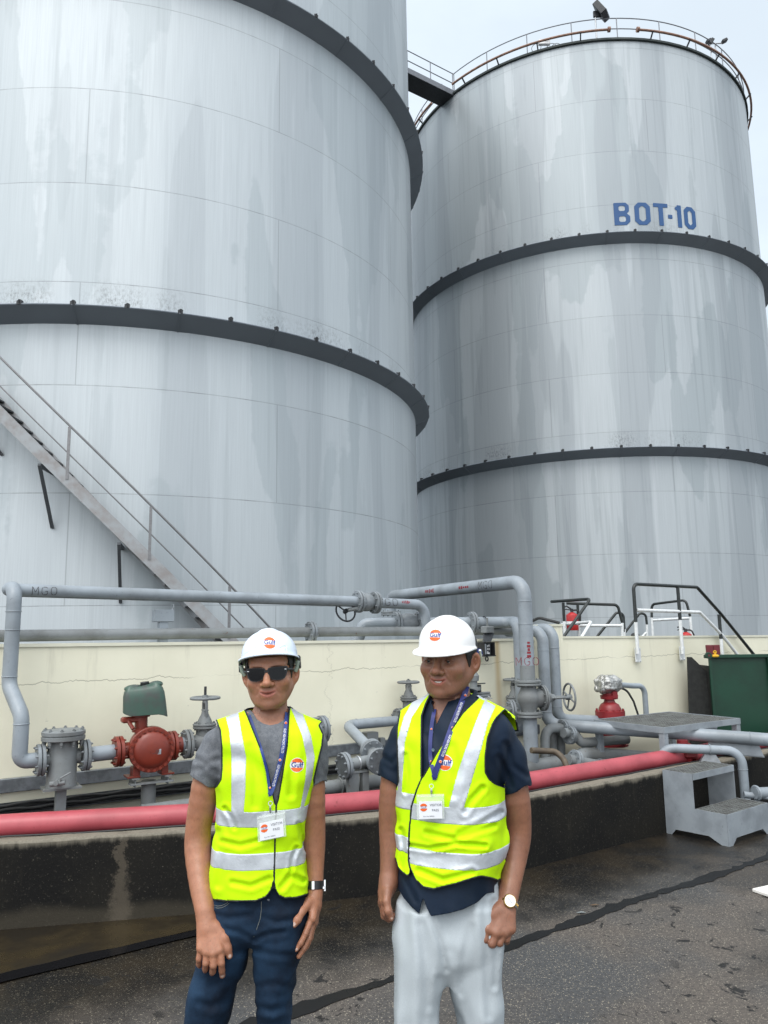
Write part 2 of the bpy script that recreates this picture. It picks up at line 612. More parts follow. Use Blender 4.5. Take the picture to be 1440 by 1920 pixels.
# overcast: cloud brightens towards the zenith and towards the hidden sun behind the camera
sd = (math.sin(SUN_AZ) * math.cos(SUN_EL), math.cos(SUN_AZ) * math.cos(SUN_EL), math.sin(SUN_EL))
dp = wn.new('ShaderNodeVectorMath'); dp.operation = 'DOT_PRODUCT'; wl.new(dirv, dp.inputs[0]); dp.inputs[1].default_value = sd
g1 = WT.mapr(dp.outputs['Value'], 0.20, 1.0, 0.0, 1.0)
CL_LOW, CL_HIGH = 11.5, 27.0
cn = WT.noise(WT.scale(dirv, 1.0, 1.0, 2.2), 2.3, 6, 0.55, 0.3)
cv = WT.mapr(cn, 0.3, 0.72, 0.93, 1.07)
br = WT.math('MULTIPLY', WT.math('ADD', CL_LOW, WT.math('MULTIPLY', g1, CL_HIGH - CL_LOW)), cv)
tint = WT.mix(g1, (0.80, 0.905, 1.0), (0.97, 0.985, 1.0))
vm = wn.new('ShaderNodeVectorMath'); vm.operation = 'SCALE'; wl.new(tint, vm.inputs[0]); wl.new(br, vm.inputs['Scale'])
mixs = WT.mix(0.88, sky.outputs[0], vm.outputs[0])
wl.new(mixs, bg.inputs['Color']); bg.inputs['Strength'].default_value = 0.1

sl = bpy.data.lights.new('sun', 'SUN'); sl.energy = 1.5; sl.angle = math.radians(28); sl.color = (1, 0.97, 0.93)
so = bpy.data.objects.new('sun', sl); col.objects.link(so)
so.rotation_euler = Vector(sd).to_track_quat('Z', 'Y').to_euler(); so.location = (0, -10, 30)

sc.view_settings.view_transform = 'Standard'; sc.view_settings.look = 'None'
sc.view_settings.gamma = 1.0; sc.view_settings.exposure = 0.0
sc.cycles.max_bounces = 8; sc.cycles.diffuse_bounces = 3; sc.cycles.caustics_reflective = False; sc.cycles.caustics_refractive = False

# ================================================================== ground
m, t = mat('wet_asphalt')
P_ = t.pos
big = t.noise(P_, 0.55, 4, 0.55); mid = t.noise(P_, 2.6, 5, 0.6); fine = t.noise(P_, 90, 2, 0.6)
vor = t.node('ShaderNodeTexVoronoi'); t.l.new(t.scale(P_, 1, .8, 1), vor.inputs['Vector']); vor.inputs['Scale'].default_value = 125
vor.inputs['Randomness'].default_value = 1.0
chip = t.math('MULTIPLY', t.mapr(vor.outputs['Distance'], 0.34, 0.22), t.mapr(t.sep(vor.outputs['Color'])[0], 0.50, 0.52))
vor2 = t.node('ShaderNodeTexVoronoi'); t.l.new(P_, vor2.inputs['Vector']); vor2.inputs['Scale'].default_value = 66
chip2 = t.math('MULTIPLY', t.mapr(vor2.outputs['Distance'], 0.36, 0.2), t.mapr(t.sep(vor2.outputs['Color'])[1], 0.78, 0.80))
chips = t.math('MAXIMUM', chip, chip2)
# a strip along the kerb stays wet and dark; patches elsewhere
px_, py_, pz_ = t.sep(P_)
kd = t.math('SUBTRACT', t.math('ADD', t.math('MULTIPLY', px_, 0.55), 5.35), py_)     # metres in front of the kerb line
wet_edge = t.math('ADD', kd, t.math('MULTIPLY', t.math('SUBTRACT', mid, 0.5), 1.1))
wet = t.mapr(wet_edge, 1.35, 0.45)
wet2 = t.mapr(big, 0.53, 0.62, 0, 0.55)
wetm = t.math('MAXIMUM', wet, wet2)
warm = t.mapr(t.noise(P_, 0.9, 3, 0.5), 0.4, 0.62)
dry = t.mix(warm, (0.060, 0.061, 0.062), (0.098, 0.083, 0.070))
dry = t.mix(t.mapr(t.noise(P_, 55, 4, .75), 0.42, 0.66, 0, 0.6), dry, (0.022, 0.021, 0.020))
dry = t.mix(t.math('MULTIPLY', chips, 0.85), dry, (0.27, 0.24, 0.19))
wc = t.mix(t.mapr(mid, 0.35, 0.65), (0.008, 0.0075, 0.007), (0.022, 0.017, 0.011))
wc = t.mix(t.math('MULTIPLY', chips, 0.5), wc, (0.14, 0.12, 0.085))
pit = t.mapr(t.noise(P_, 7.0, 6, 0.7, 0.5), 0.60, 0.62)                    # dark pitted patches
pit = t.math('MULTIPLY', pit, t.mapr(t.noise(P_, 0.9, 2), 0.46, 0.54))
colr = t.mix(pit, t.mix(wetm, dry, wc), (0.012, 0.011, 0.010))
rgh = t.mapr(wetm, 0, 1, 0.62, 0.36)
hb = t.math('ADD', t.math('MULTIPLY', fine, 0.5), t.math('SUBTRACT', t.math('MULTIPLY', chips, 0.6), t.math('MULTIPLY', pit, 1.5)))
setp(t, colr, rgh, 0, t.bump(hb, 0.55, 0.006), 0.35)
M['asphalt'] = m

# one sheet to the horizon, finer near the camera
gx = [-600, -120, -40, -15, -8] + list(np.arange(-6, 8.1, 1.0)) + [12, 20, 50, 150, 600]
gy = [-600, -120, -30, -8, -3] + list(np.arange(-1, 12.1, 1.0)) + [16, 30, 60, 150, 600]
gv = [(x, y, 0) for y in gy for x in gx]; nx = len(gx)
gf = [(j * nx + i, j * nx + i + 1, (j + 1) * nx + i + 1, (j + 1) * nx + i) for j in range(len(gy) - 1) for i in range(nx - 1)]
tag(link_mesh('ground', gv, gf, M['asphalt'], None, False), 'dark wet asphalt apron with pale stone chips', 'ground', kind='structure')

# kerb line of the low concrete bund (foot of its outer face)
BUND = [(-7.5, 3.65), (-4.5, 4.34), (-2.32, 4.84), (-1.2, 5.055), (-0.436, 5.25), (-0.144, 5.345), (0.45, 5.58), (0.988, 5.858), (1.633, 6.30), (2.367, 6.80), (3.8, 7.80), (6.5, 9.7), (9, 11.5)]
BUND = [np.array(p) for p in BUND]


def off_line(L, d):
    out = []
    for i, p in enumerate(L):
        a = L[max(i - 1, 0)]; b = L[min(i + 1, len(L) - 1)]
        tt = (b - a) / np.linalg.norm(b - a); out.append(p + np.array([-tt[1], tt[0]]) * d)
    return out


def subdiv(L, step):
    out = [L[0]]
    for a, b in zip(L[:-1], L[1:]):
        n = max(1, int(np.linalg.norm(b - a) / step))
        out += [a + (b - a) * (k + 1) / n for k in range(n)]
    return out


def sweep_section(L, sec, dense=0.12, wob=0.0):
    """extrude a closed cross-section (distance behind the line, z) along a ground line"""
    Ls = subdiv(L, dense); rings = []
    offs = [off_line(Ls, d) for d, z in sec]
    for i in range(len(Ls)):
        rings.append([np.array([offs[k][i][0], offs[k][i][1], sec[k][1] + (wob * math.sin(i * 1.7 + k) * (1 if sec[k][1] > .1 else 0))]) for k in range(len(sec))])
    mb = MB(); mb.rings(rings); return mb


m, t = mat('mouldy_concrete')
P_ = t.pos; _, _, pz_ = t.sep(P_); sx_, sy_, _ = t.sep(P_)
n1 = t.noise(P_, 2.2, 5, 0.6); n2 = t.noise(t.scale(P_, 9, 9, 1.2), 1.0, 5, 0.65); n3 = t.noise(P_, 60, 3, 0.7)
st = t.math('ADD', t.math('MULTIPLY', n2, 0.7), t.math('MULTIPLY', n1, 0.5))
topm = t.mapr(t.math('ADD', pz_, t.math('MULTIPLY', n2, 0.10)), 0.50, 0.55)          # bleached upper edge
blk = t.mix(t.mapr(n1, 0.35, 0.65), (0.0035, 0.0033, 0.003), (0.009, 0.008, 0.006))
blk = t.mix(t.mapr(n2, 0.60, 0.75, 0, 0.6), blk, (0.028, 0.024, 0.017))
blk = t.mix(t.mapr(n3, 0.56, 0.74, 0, 0.45), blk, (0.075, 0.068, 0.052))
blk = t.mix(t.mapr(t.noise(P_, 120, 2, .6), 0.70, 0.74, 0, 0.7), blk, (0.17, 0.16, 0.13))
low = t.math('MULTIPLY', t.mapr(t.math('ADD', pz_, t.math('MULTIPLY', n1, 0.16)), 0.20, 0.13), t.mapr(sx_, -0.2, -0.9))
blk = t.mix(t.math('MULTIPLY', low, 0.55), blk, (0.06, 0.051, 0.036))
# a lime run down the face
lx = t.math('ABSOLUTE', t.math('ADD', sx_, t.math('ADD', 1.655, t.math('ADD', t.math('MULTIPLY', t.math('SUBTRACT', t.noise(P_, 9, 4, .6), 0.5), 0.14), t.math('MULTIPLY', t.math('SUBTRACT', n3, 0.5), 0.10)))))
run = t.mapr(lx, t.mapr(pz_, 0.0, 0.45, 0.10, 0.035), 0.02)
blk = t.mix(t.math('MULTIPLY', run, 0.5), blk, (0.12, 0.10, 0.075))
cc = t.mix(topm, blk, t.mix(n3, (0.10, 0.092, 0.07), (0.27, 0.24, 0.19)))
setp(t, cc, 0.75, 0, t.bump(t.math('ADD', n3, n2), 0.35, 0.006), 0.25)
M['bund'] = m
bsec = [(0.0, -0.05), (0.0, 0.485), (0.012, 0.5), (0.128, 0.5), (0.14, 0.485), (0.14, -0.05)]
bund = sweep_section(BUND, bsec, 0.15, 0.003).build('bund_wall', M['bund'], None, True, 30)
tag(bund, 'low black mould stained concrete bund wall with a pale upper edge', 'wall')
cab = [np.array([p[0], p[1], 0.506]) for p in off_line(subdiv(BUND[1:-1], 0.3), 0.10)]
for i, p in enumerate(cab): p[2] += 0.004 * math.sin(i * 2.1)
tag(MB().tube(cab, 0.006, 6).build('cable', M['rubber']), 'thin black cable lying along the top of the bund wall', 'cable')

# gutter slot, shallow water, joint
def strip(name, ptsA, ptsB, z, mt, label):
    vs = [(p[0], p[1], z) for p in ptsA] + [(p[0], p[1], z) for p in ptsB]; n = len(ptsA)
    o = link_mesh(name, vs, [(i, i + 1, n + i + 1, n + i) for i in range(n - 1)], mt, None, False)
    return tag(o, label, name.replace('_', ' '), kind='structure')


m, t = mat('gutter_water')
setp(t, (0.006, 0.006, 0.007), 0.12, 0, t.bump(t.noise(t.pos, 6, 3), 0.05, 0.01), 0.4); M['gutter'] = m
m, t = mat('shallow_puddle')
n = t.noise(t.pos, 3.0, 5, 0.6)
setp(t, t.mix(t.mapr(n, 0.35, 0.65), (0.036, 0.027, 0.014), (0.014, 0.011, 0.007)), t.mapr(n, 0.3, 0.7, 0.16, 0.5), 0, t.bump(n, 0.12, 0.01), 0.3); M['puddle'] = m
g0, g1_ = np.array([-2.02, 4.16]), np.array([-1.13, 4.755]); gd = (g1_ - g0) / np.linalg.norm(g1_ - g0); gn = np.array([-gd[1], gd[0]])
ss = np.linspace(-3.2, 1.75, 60)
A = [g0 + gd * s + gn * (-0.052 + 0.004 * math.sin(s * 9)) for s in ss]; B = [g0 + gd * s + gn * (0.052 + 0.014 * math.sin(s * 5) + 0.008 * math.sin(s * 17)) for s in ss]
strip('gutter', A, B, 0.008, M['gutter'], 'narrow black gutter of standing water in the apron')
bl = [p for p in subdiv(BUND, 0.1) if -4.9 < p[0] < -0.35]
pA = []; pB = []
for p in bl:
    s = (p - g0) @ gd; q = g0 + gd * s + gn * 0.05
    if (p - q) @ gn > 0.01: pA.append(q); pB.append(p + gn * 0.02)
strip('puddle', pA, pB, 0.004, M['puddle'], 'brown shallow puddle between the bund wall and the gutter')
JP = [np.array(p) for p in ((-3.2, 1.9), (-1.6, 2.97), (-0.459, 3.769), (0.018, 4.129), (0.624, 4.499), (1.175, 4.868), (1.833, 5.359), (2.869, 6.093), (5, 7.6), (8, 9.7))]
JS = subdiv(JP, 0.05); jA = []; jB = []; wv = 0.0
for i, p in enumerate(JS):
    wv = 0.7 * wv + 0.3 * random.uniform(-1, 1)
    c_ = p + np.array([-0.57, 0.82]) * (0.025 * math.sin(i * 0.13) + 0.02 * wv)
    hw = 0.040 + 0.012 * math.sin(i * 0.31) + random.uniform(-0.013, 0.012)
    jA.append(c_ - np.array([-0.57, 0.82]) * hw); jB.append(c_ + np.array([-0.57, 0.82]) * hw * random.uniform(0.8, 1.2))
m, t = mat('joint_tar'); setp(t, (0.006, 0.0065, 0.007), t.mapr(t.noise(t.pos, 1.1, 2), 0.4, 0.6, 0.35, 0.7), 0, None, 0.25); M['tar'] = m
strip('pavement_joint', jA, jB, 0.004, M['tar'], 'ragged dark tar joint crossing the asphalt')

bd = MB(); bd.box((2.72, 5.35, 0.012), (0.66, 0.22, 0.022), (np.array([0.9, 0.43, 0]), np.array([-0.43, 0.9, 0]), Z3), 0.004)
tag(bd.build('board', M['board']), 'scuffed white board lying on the asphalt at the right edge', 'board')
# leaf and litter scraps
for (a, b, c, nm, lb) in ((1115, 1698, (0.10, 0.06, 0.03), 'dead_leaf', 'small brown leaf on the wet asphalt by the joint'), (1090, 1712, (0.2, 0.22, 0.22), 'paper_scrap', 'tiny pale scrap beside the tar joint')):
    q = atz(a, b, 0.004); mb = MB(); mb.prism([q + np.array(v) for v in ((-.03, 0, 0.002), (0, -.012, 0.006), (.03, .004, .001), (.005, .014, .004))], (0, 0, 0.002))
    tag(mb.build(nm, plain(nm, c, 0.6)), lb, 'litter')

# ================================================================== cream wall
m, t = mat('cream_render')
P_ = t.pos; sx_, sy_, pz_ = t.sep(P_)
al = t.math('ADD', t.math('MULTIPLY', sx_, 0.85), t.math('MULTIPLY', sy_, 0.527))
wv2 = t.comb(al, 0.0, pz_)
n1 = t.noise(P_, 1.3, 5, 0.6); n2 = t.noise(t.comb(t.math('MULTIPLY', al, 7.0), 0, t.math('MULTIPLY', pz_, 0.7)), 1.0, 5, 0.6); n3 = t.noise(P_, 22, 4, 0.65)
base = t.mix(t.mapr(n1, 0.3, 0.7), (0.80, 0.775, 0.62), (0.735, 0.71, 0.56))
run = t.math('MULTIPLY', t.mapr(n2, 0.55, 0.75), t.mapr(pz_, 1.0, 1.62, 0.1, 0.45))
base = t.mix(run, base, (0.36, 0.34, 0.26))
base = t.mix(t.mapr(n3, 0.69, 0.74, 0, 0.35), base, (0.33, 0.32, 0.27))
base = t.mix(t.mapr(t.math('ADD', pz_, t.math('MULTIPLY', n1, 0.12)), 0.60, 0.40, 0, 0.75), base, (0.27, 0.255, 0.20))
cz = t.math('ADD', 1.385, t.math('MULTIPLY', t.math('SUBTRACT', t.noise(t.comb(al, 0, 0.0), 3.3, 6, 0.68), 0.5), 0.14))
cd = t.math('ABSOLUTE', t.math('SUBTRACT', pz_, cz))
ck = t.math('MULTIPLY', t.mapr(cd, 0.0045, 0.0012), t.mapr(t.noise(t.comb(al, 0, 0), 1.1, 3), 0.40, 0.52))
cx = t.math('ADD', 0.40, t.math('MULTIPLY', t.math('SUBTRACT', t.noise(t.comb(0.0, 4.0, pz_), 4.5, 6, 0.7), 0.5), 0.55))
ca = t.math('ADD', t.math('MULTIPLY', sx_, WALL_U[0]), t.math('MULTIPLY', sy_, WALL_U[1]))
ck2 = t.math('MULTIPLY', t.mapr(t.math('ABSOLUTE', t.math('SUBTRACT', ca, t.math('ADD', 2.85, cx))), 0.005, 0.0015), t.mapr(t.noise(t.comb(1.0, 0, pz_), 5.0, 2), 0.38, 0.5))
crk = t.math('MAXIMUM', t.math('MULTIPLY', ck, 0.8), t.math('MULTIPLY', ck2, 0.35))
base = t.mix(t.math('MULTIPLY', crk, 0.75), base, (0.13, 0.12, 0.09))
ru = t.math('MULTIPLY', t.mapr(t.math('ABSOLUTE', t.math('SUBTRACT', ca, t.math('ADD', 5.19, t.math('MULTIPLY', n1, 0.03)))), 0.06, 0.0), t.mapr(pz_, 0.6, 1.6, 0.35, 0.75))
base = t.mix(ru, base, (0.50, 0.36, 0.16))
setp(t, base, 0.7, 0, t.bump(t.math('SUBTRACT', t.math('ADD', t.math('MULTIPLY', n3, 0.4), n1), crk), 0.15, 0.006), 0.3)
M['cream'] = m
m, t = mat('cream_top'); n = t.noise(t.pos, 9, 4); setp(t, t.mix(n, (0.74, 0.73, 0.60), (0.60, 0.59, 0.47)), 0.7); M['cream_top'] = m


def wall_pt(s, v, z): return np.array([*(WALL_P + WALL_U * s + WALL_N * v), z])


def wall_s(px, py, v=0.0): return float((atw(px, py, v)[:2] - WALL_P) @ WALL_U)


s_step = wall_s(1054, 1180); s_pil = wall_s(1000, 1180)
wall = thing('retaining_wall', 'long cream painted concrete retaining wall with hairline cracks behind the pipes', 'wall', wall_pt(0, 0, 0))
mb = MB()
for (sa, sb, za, zb, v1) in ((-9.0, s_pil, 1.72, 1.615, 0.0), (s_pil, s_step, 1.76, 1.765, 0.004), (s_step, 14.0, 1.63, 1.50, -0.03)):
    fr = [wall_pt(sa, v1, -0.05), wall_pt(sb, v1, -0.05), wall_pt(sb, v1, zb - 0.012), wall_pt(sa, v1, za - 0.012)]
    bk = [q - N3 * 0.22 for q in fr]
    mb.rings([fr, bk])
mb.build('wall_face', M['cream'], wall, True, 20)
mb = MB()
for (sa, sb, za, zb, v1) in ((-9.0, s_pil, 1.72, 1.615, 0.012), (s_pil, s_step, 1.76, 1.765, 0.014), (s_step, 14.0, 1.63, 1.50, -0.02)):
    a, b = wall_pt(sa, v1, za - 0.012), wall_pt(sb, v1, zb - 0.012)
    mb.prism([a, b, b + Z3 * 0.024, a + Z3 * 0.024], -N3 * 0.24)
mb.build('coping', M['cream_top'], wall, True, 20)

# ================================================================== tanks
TS = 4.0 / 3.0


def tank_mat(name, seed, dark, tone=1.0):
    m, t = mat(name)
    u, v, _ = t.sep(t.uv)
    brush = t.noise(t.comb(t.math('MULTIPLY', u, 34.0), t.math('MULTIPLY', v, 0.55), seed), 1.0, 3, 0.6)
    grain = t.noise(t.comb(t.math('MULTIPLY', u, 8.0), t.math('MULTIPLY', v, 8.0), seed), 5.0, 2, 0.6)
    streak = t.noise(t.comb(t.math('MULTIPLY', u, 2.1), t.math('MULTIPLY', v, 0.05), seed + 3), 1.0, 5, 0.6, 0.15)
    band = t.noise(t.comb(t.math('MULTIPLY', u, 0.45), t.math('MULTIPLY', v, 0.035), seed + 9), 1.0, 2, 0.5)
    # damp patches: soft tops in some places, spear-shaped runs in others
    lobe = t.noise(t.comb(t.math('MULTIPLY', u, 0.40), t.math('MULTIPLY', v, 0.07), seed + 1), 1.0, 3, 0.45)
    spear = t.noise(t.comb(t.math('MULTIPLY', u, 1.5), t.math('MULTIPLY', v, 0.11), seed + 5), 1.0, 2, 0.45)
    wob = t.noise(t.comb(t.math('MULTIPLY', u, 1.5), t.math('MULTIPLY', v, 1.6), seed + 2), 1.0, 4, 0.6)
    d1 = t.mapr(t.math('ADD', lobe, t.math('MULTIPLY', t.math('SUBTRACT', wob, 0.5), 0.05)), 0.515, 0.527)
    d2 = t.mapr(t.math('ADD', spear, t.math('MULTIPLY', t.math('SUBTRACT', wob, 0.5), 0.07)), 0.60, 0.625)
    d3 = t.mapr(t.math('ADD', band, t.math('MULTIPLY', t.math('SUBTRACT', streak, 0.5), 0.05)), 0.54, 0.55)
    lt = t.mapr(streak, 0.58, 0.72)
    pan = t.node('ShaderNodeTexWhiteNoise', noise_dimensions='2D')
    zo, dz_, uo, du_ = tank_mat.seams
    vc = t.math('DIVIDE', t.math('SUBTRACT', v, zo), dz_)
    course = t.math('FLOOR', vc)
    odd = t.math('FLOORED_MODULO', course, 2.0)
    uc = t.math('DIVIDE', t.math('SUBTRACT', u, t.math('ADD', uo, t.math('MULTIPLY', odd, du_))), du_ * 2)
    plate = t.math('FLOOR', uc)
    t.l.new(t.comb(course, plate, 0), pan.inputs['Vector'])
    c = t.mix(t.mapr(band, 0.35, 0.65), (0.52, 0.562, 0.575), (0.465, 0.507, 0.525))
    c = t.mix(t.math('MULTIPLY', t.math('SUBTRACT', pan.outputs[0], 0.5), 0.10), c, (0.2, 0.22, 0.24))
    c = t.mix(t.math('MULTIPLY', d1, 0.25 + dark * .7), c, (0.26, 0.31, 0.325))
    c = t.mix(t.math('MULTIPLY', d2, 0.13 + dark * .6), c, (0.25, 0.29, 0.305))
    c = t.mix(t.math('MULTIPLY', d3, 0.18 + dark), c, (0.29, 0.32, 0.34))
    drip = t.noise(t.comb(t.math('MULTIPLY', u, 5.5), t.math('MULTIPLY', v, 0.10), seed + 7), 1.0, 3, 0.55)
    c = t.mix(t.mapr(drip, 0.52, 0.70, 0, 0.13 + dark), c, (0.24, 0.275, 0.29))
    c = t.mix(t.math('MULTIPLY', lt, 0.30), c, (0.68, 0.71, 0.73))
    c = t.mix(t.mapr(brush, 0.3, 0.7, 0, 0.16), c, (0.30, 0.32, 0.34))
    c = t.mix(t.mapr(grain, 0.55, 0.75, 0, 0.08), c, (0.2, 0.2, 0.2))
    # seams
    fv = t.math('ABSOLUTE', t.math('SUBTRACT', t.math('FRACT', vc), 0.5))
    hs = t.mapr(fv, 0.4945, 0.4975)
    fu = t.math('ABSOLUTE', t.math('SUBTRACT', t.math('FRACT', uc), 0.5))
    vs = t.mapr(fu, 0.4982, 0.4992)
    seam = t.math('MAXIMUM', t.math('MULTIPLY', hs, t.mapr(streak, 0.3, 0.6, 0.9, 0.45)), t.math('MULTIPLY', vs, 0.5))
    # soot caught just above the girders
    soot = None
    for zr in (tank_mat.rings):
        dz = t.math('SUBTRACT', v, zr)
        lim = t.math('MULTIPLY', t.mapr(t.noise(t.comb(t.math('MULTIPLY', u, 0.5), zr, seed), 1.0, 3), 0.45, 0.62), 0.75)
        s1 = t.math('MULTIPLY', t.math('MULTIPLY', t.mapr(dz, 0.3, 0.4), t.mapr(dz, 1.25, 0.62)), lim)
        soot = s1 if soot is None else t.math('MAXIMUM', soot, s1)
    sn = t.mapr(t.noise(t.comb(t.math('MULTIPLY', u, 16.0), t.math('MULTIPLY', v, 8.0), 0.0), 1.0, 6, 0.85), 0.44, 0.66)
    c = t.mix(t.math('MULTIPLY', soot, sn), c, (0.10, 0.10, 0.095))
    c = t.mix(t.math('MULTIPLY', seam, 0.8), c, (0.17, 0.18, 0.19))
    c = t.mix(1.0, c, (tone, tone, tone * 1.01), 'MULTIPLY')
    rg = t.math('ADD', 0.54, t.math('ADD', t.math('MULTIPLY', t.math('SUBTRACT', brush, 0.5), 0.15), t.math('MULTIPLY', d1, -0.04)))
    setp(t, c, rg, 0.32, t.bump(t.math('SUBTRACT', t.math('ADD', t.math('MULTIPLY', brush, 0.06), t.math('MULTIPLY', band, 0.5)), t.math('MULTIPLY', seam, 0.6)), 0.12, 0.03), 0.5)
    return m


m, t = mat('girder_grey'); n = t.noise(t.pos, 1.2, 4); setp(t, t.mix(n, (0.27, 0.31, 0.355), (0.22, 0.25, 0.285)), 0.6, 0.1); M['girder'] = m


class Tank:
    def __init__(s, cx, cy, R, rings, top, name, label, mt, zoff):
        s.c = np.array([cx, cy]); s.R = R; s.top = top
        s.root = thing(name, label, 'storage tank', (cx, cy, 0))
        n = 160; zs = [-0.05, 2, 5, 8, 11, 14, 17, 20, 23, top]
        V = [(cx + R * math.sin(2 * pi * k / n), cy - R * math.cos(2 * pi * k / n), z) for z in zs for k in range(n)]
        Fc = [(j * n + k, j * n + (k + 1) % n, (j + 1) * n + (k + 1) % n, (j + 1) * n + k) for j in range(len(zs) - 1) for k in range(n)]
        o = link_mesh('shell', V, Fc, mt, s.root, True, None)
        uv = o.data.uv_layers.new(name='UVMap')
        for p in o.data.polygons:
            j, k = divmod(p.index, n)
            k0 = k if k < n // 2 else k - n
            for li, (kk, jj) in zip(p.loop_indices, ((k0, j), (k0 + 1, j), (k0 + 1, j + 1), (k0, j + 1))):
                uv.data[li].uv = (R * 2 * pi * kk / n, zs[jj] - zoff)
        for zr in rings:
            mb = MB(); prof = [(R - 0.02, zr), (R + 0.46, zr + 0.265), (R + 0.47, zr + 0.285), (R + 0.46, zr + 0.30), (R - 0.02, zr + 0.05)]
            rg = [[np.array([cx + r * math.sin(2 * pi * k / n), cy - r * math.cos(2 * pi * k / n), z]) for r, z in prof] for k in range(n)]
            rg.append(rg[0]); mb.rings(rg, True, False, False)
            # lap joints between girder plates
            for k in range(26):
                a = 2 * pi * (k + 0.5) / 26
                e = np.array([math.sin(a), -math.cos(a), 0]); tn = np.array([math.cos(a), math.sin(a), 0])
                p0 = np.array([cx, cy, zr]) + e * (R + 0.01) - Z3 * 0.006; p1 = np.array([cx, cy, zr + 0.265]) + e * (R + 0.475) - Z3 * 0.006
                mb.prism([p0 - tn * 0.012, p0 + tn * 0.012, p1 + tn * 0.012, p1 - tn * 0.012], Z3 * 0.02)
            g = mb.build('wind_girder', M['girder'], s.root, True, 25)
            # cleats stand on the girder's rim; only those on the side seen from the apron
            a0 = math.atan2(-cx, cy)
            proto = None
            for k in range(52):
                a = 2 * pi * k / 52
                dlt = (a + math.atan2(cx, cy) + pi) % (2 * pi) - pi
                if abs(dlt) > 1.75: continue
                e = np.array([math.sin(a), -math.cos(a), 0]); tn = np.array([math.cos(a), math.sin(a), 0])
                base = np.array([cx, cy, zr + 0.27]) + e * (R + 0.36)
                if proto is None:
                    mb = MB(); mb.prism([e * -0.06, e * 0.12, e * 0.14 + Z3 * 0.10, e * 0.02 + Z3 * 0.12], tn * 0.02)
                    mb.prism([tn * -0.05 + e * 0.09, tn * 0.06 + e * 0.09, tn * 0.07 + e * 0.09 + Z3 * 0.09, tn * 0.02 + e * 0.09 + Z3 * 0.12, tn * -0.05 + e * 0.09 + Z3 * 0.08], e * 0.02)
                    mb.prism([tn * 0.04, tn * 0.06, tn * 0.055 + Z3 * 0.11, tn * 0.04 + Z3 * 0.11], e * 0.1)
                    proto = link_mesh('cleat', mb.v, mb.f, M['dark_steel'], None, False); pa = a
                    c = proto; c.parent = g
                else:
                    c = proto.copy(); col.objects.link(c); c.parent = g
                c.location = tuple(base - world_loc(g)); c.rotation_euler = (0, 0, a - pa)
        s.g = None

    def hit(s, px, py, dr=0.0):
        d = ray(px, py); o = np.array([0.0, 0.0]) - s.c; R = s.R + dr
        A = d[:2] @ d[:2]; B = 2 * o @ d[:2]; C = o @ o - R * R
        tt = (-B - math.sqrt(max(B * B - 4 * A * C, 0))) / (2 * A)
        return np.array([0, 0, EYE]) + tt * d

    def ang(s, p): return math.atan2(p[0] - s.c[0], -(p[1] - s.c[1]))

    def at(s, a, r, z): return np.array([s.c[0] + r * math.sin(a), s.c[1] - r * math.cos(a), z])


up = lambda h: EYE + (h - EYE) * TS
ra_, rb_ = [up(6.959), up(13.862)], [up(6.597), up(13.183)]
tank_mat.seams = (2.37, 2.455, 1.12, 4.66)
tank_mat.rings = ra_; mA = tank_mat('aluminium_cladding_a', 3.0, 0.04, 1.03)
zA = (up(6.959) - 0.0) % 2.4
TA = Tank(-5.99 * TS, 19.028 * TS, 6.833 * TS, ra_, up(20.1), 'storage_tank', 'large silver storage tank with an outside stair, at the left', mA, 0.0)
tank_mat.seams = (2.13, 2.37, 1.0, 4.53)
tank_mat.rings = rb_; mBm = tank_mat('aluminium_cladding_b', 17.0, 0.16, 0.92)
TB = Tank(7.599 * TS, 27.808 * TS, 6.4215 * TS, rb_, up(20.107), 'storage_tank', 'silver storage tank lettered in blue, standing behind at the right', mBm, 0.0)

# roof and rim of both tanks
for T_, in ((TA,), (TB,)):
    mb = MB(); n = 96
    mb.rings([[T_.at(2 * pi * k / n, r, z) for k in range(n)] for r, z in ((T_.R - 0.02, T_.top - 0.02), (T_.R * 0.6, T_.top + 0.35), (0.2, T_.top + 0.6))], True, False, True)
    mb.build('roof', M['light_steel'], T_.root)
    mb = MB(); rg = [[T_.at(2 * pi * k / n, r, z) for r, z in ((T_.R + 0.0, T_.top - 0.08), (T_.R + 0.09, T_.top - 0.06), (T_.R + 0.09, T_.top + 0.03), (T_.R - 0.05, T_.top + 0.03))] for k in range(n)]
    rg.append(rg[0]); mb.rings(rg, True, False, False)
    mb.build('rim_angle', plain('rim_dark', (0.03, 0.042, 0.04), 0.6), T_.root)


# painted lettering BOT-10
def cbox(x, y, cx, cy, hx, hy, ch):
    a, b = np.abs(x - cx), np.abs(y - cy)
    return np.maximum(np.maximum(a - hx, b - hy), (a + b - (hx + hy - ch)) * 0.7071)


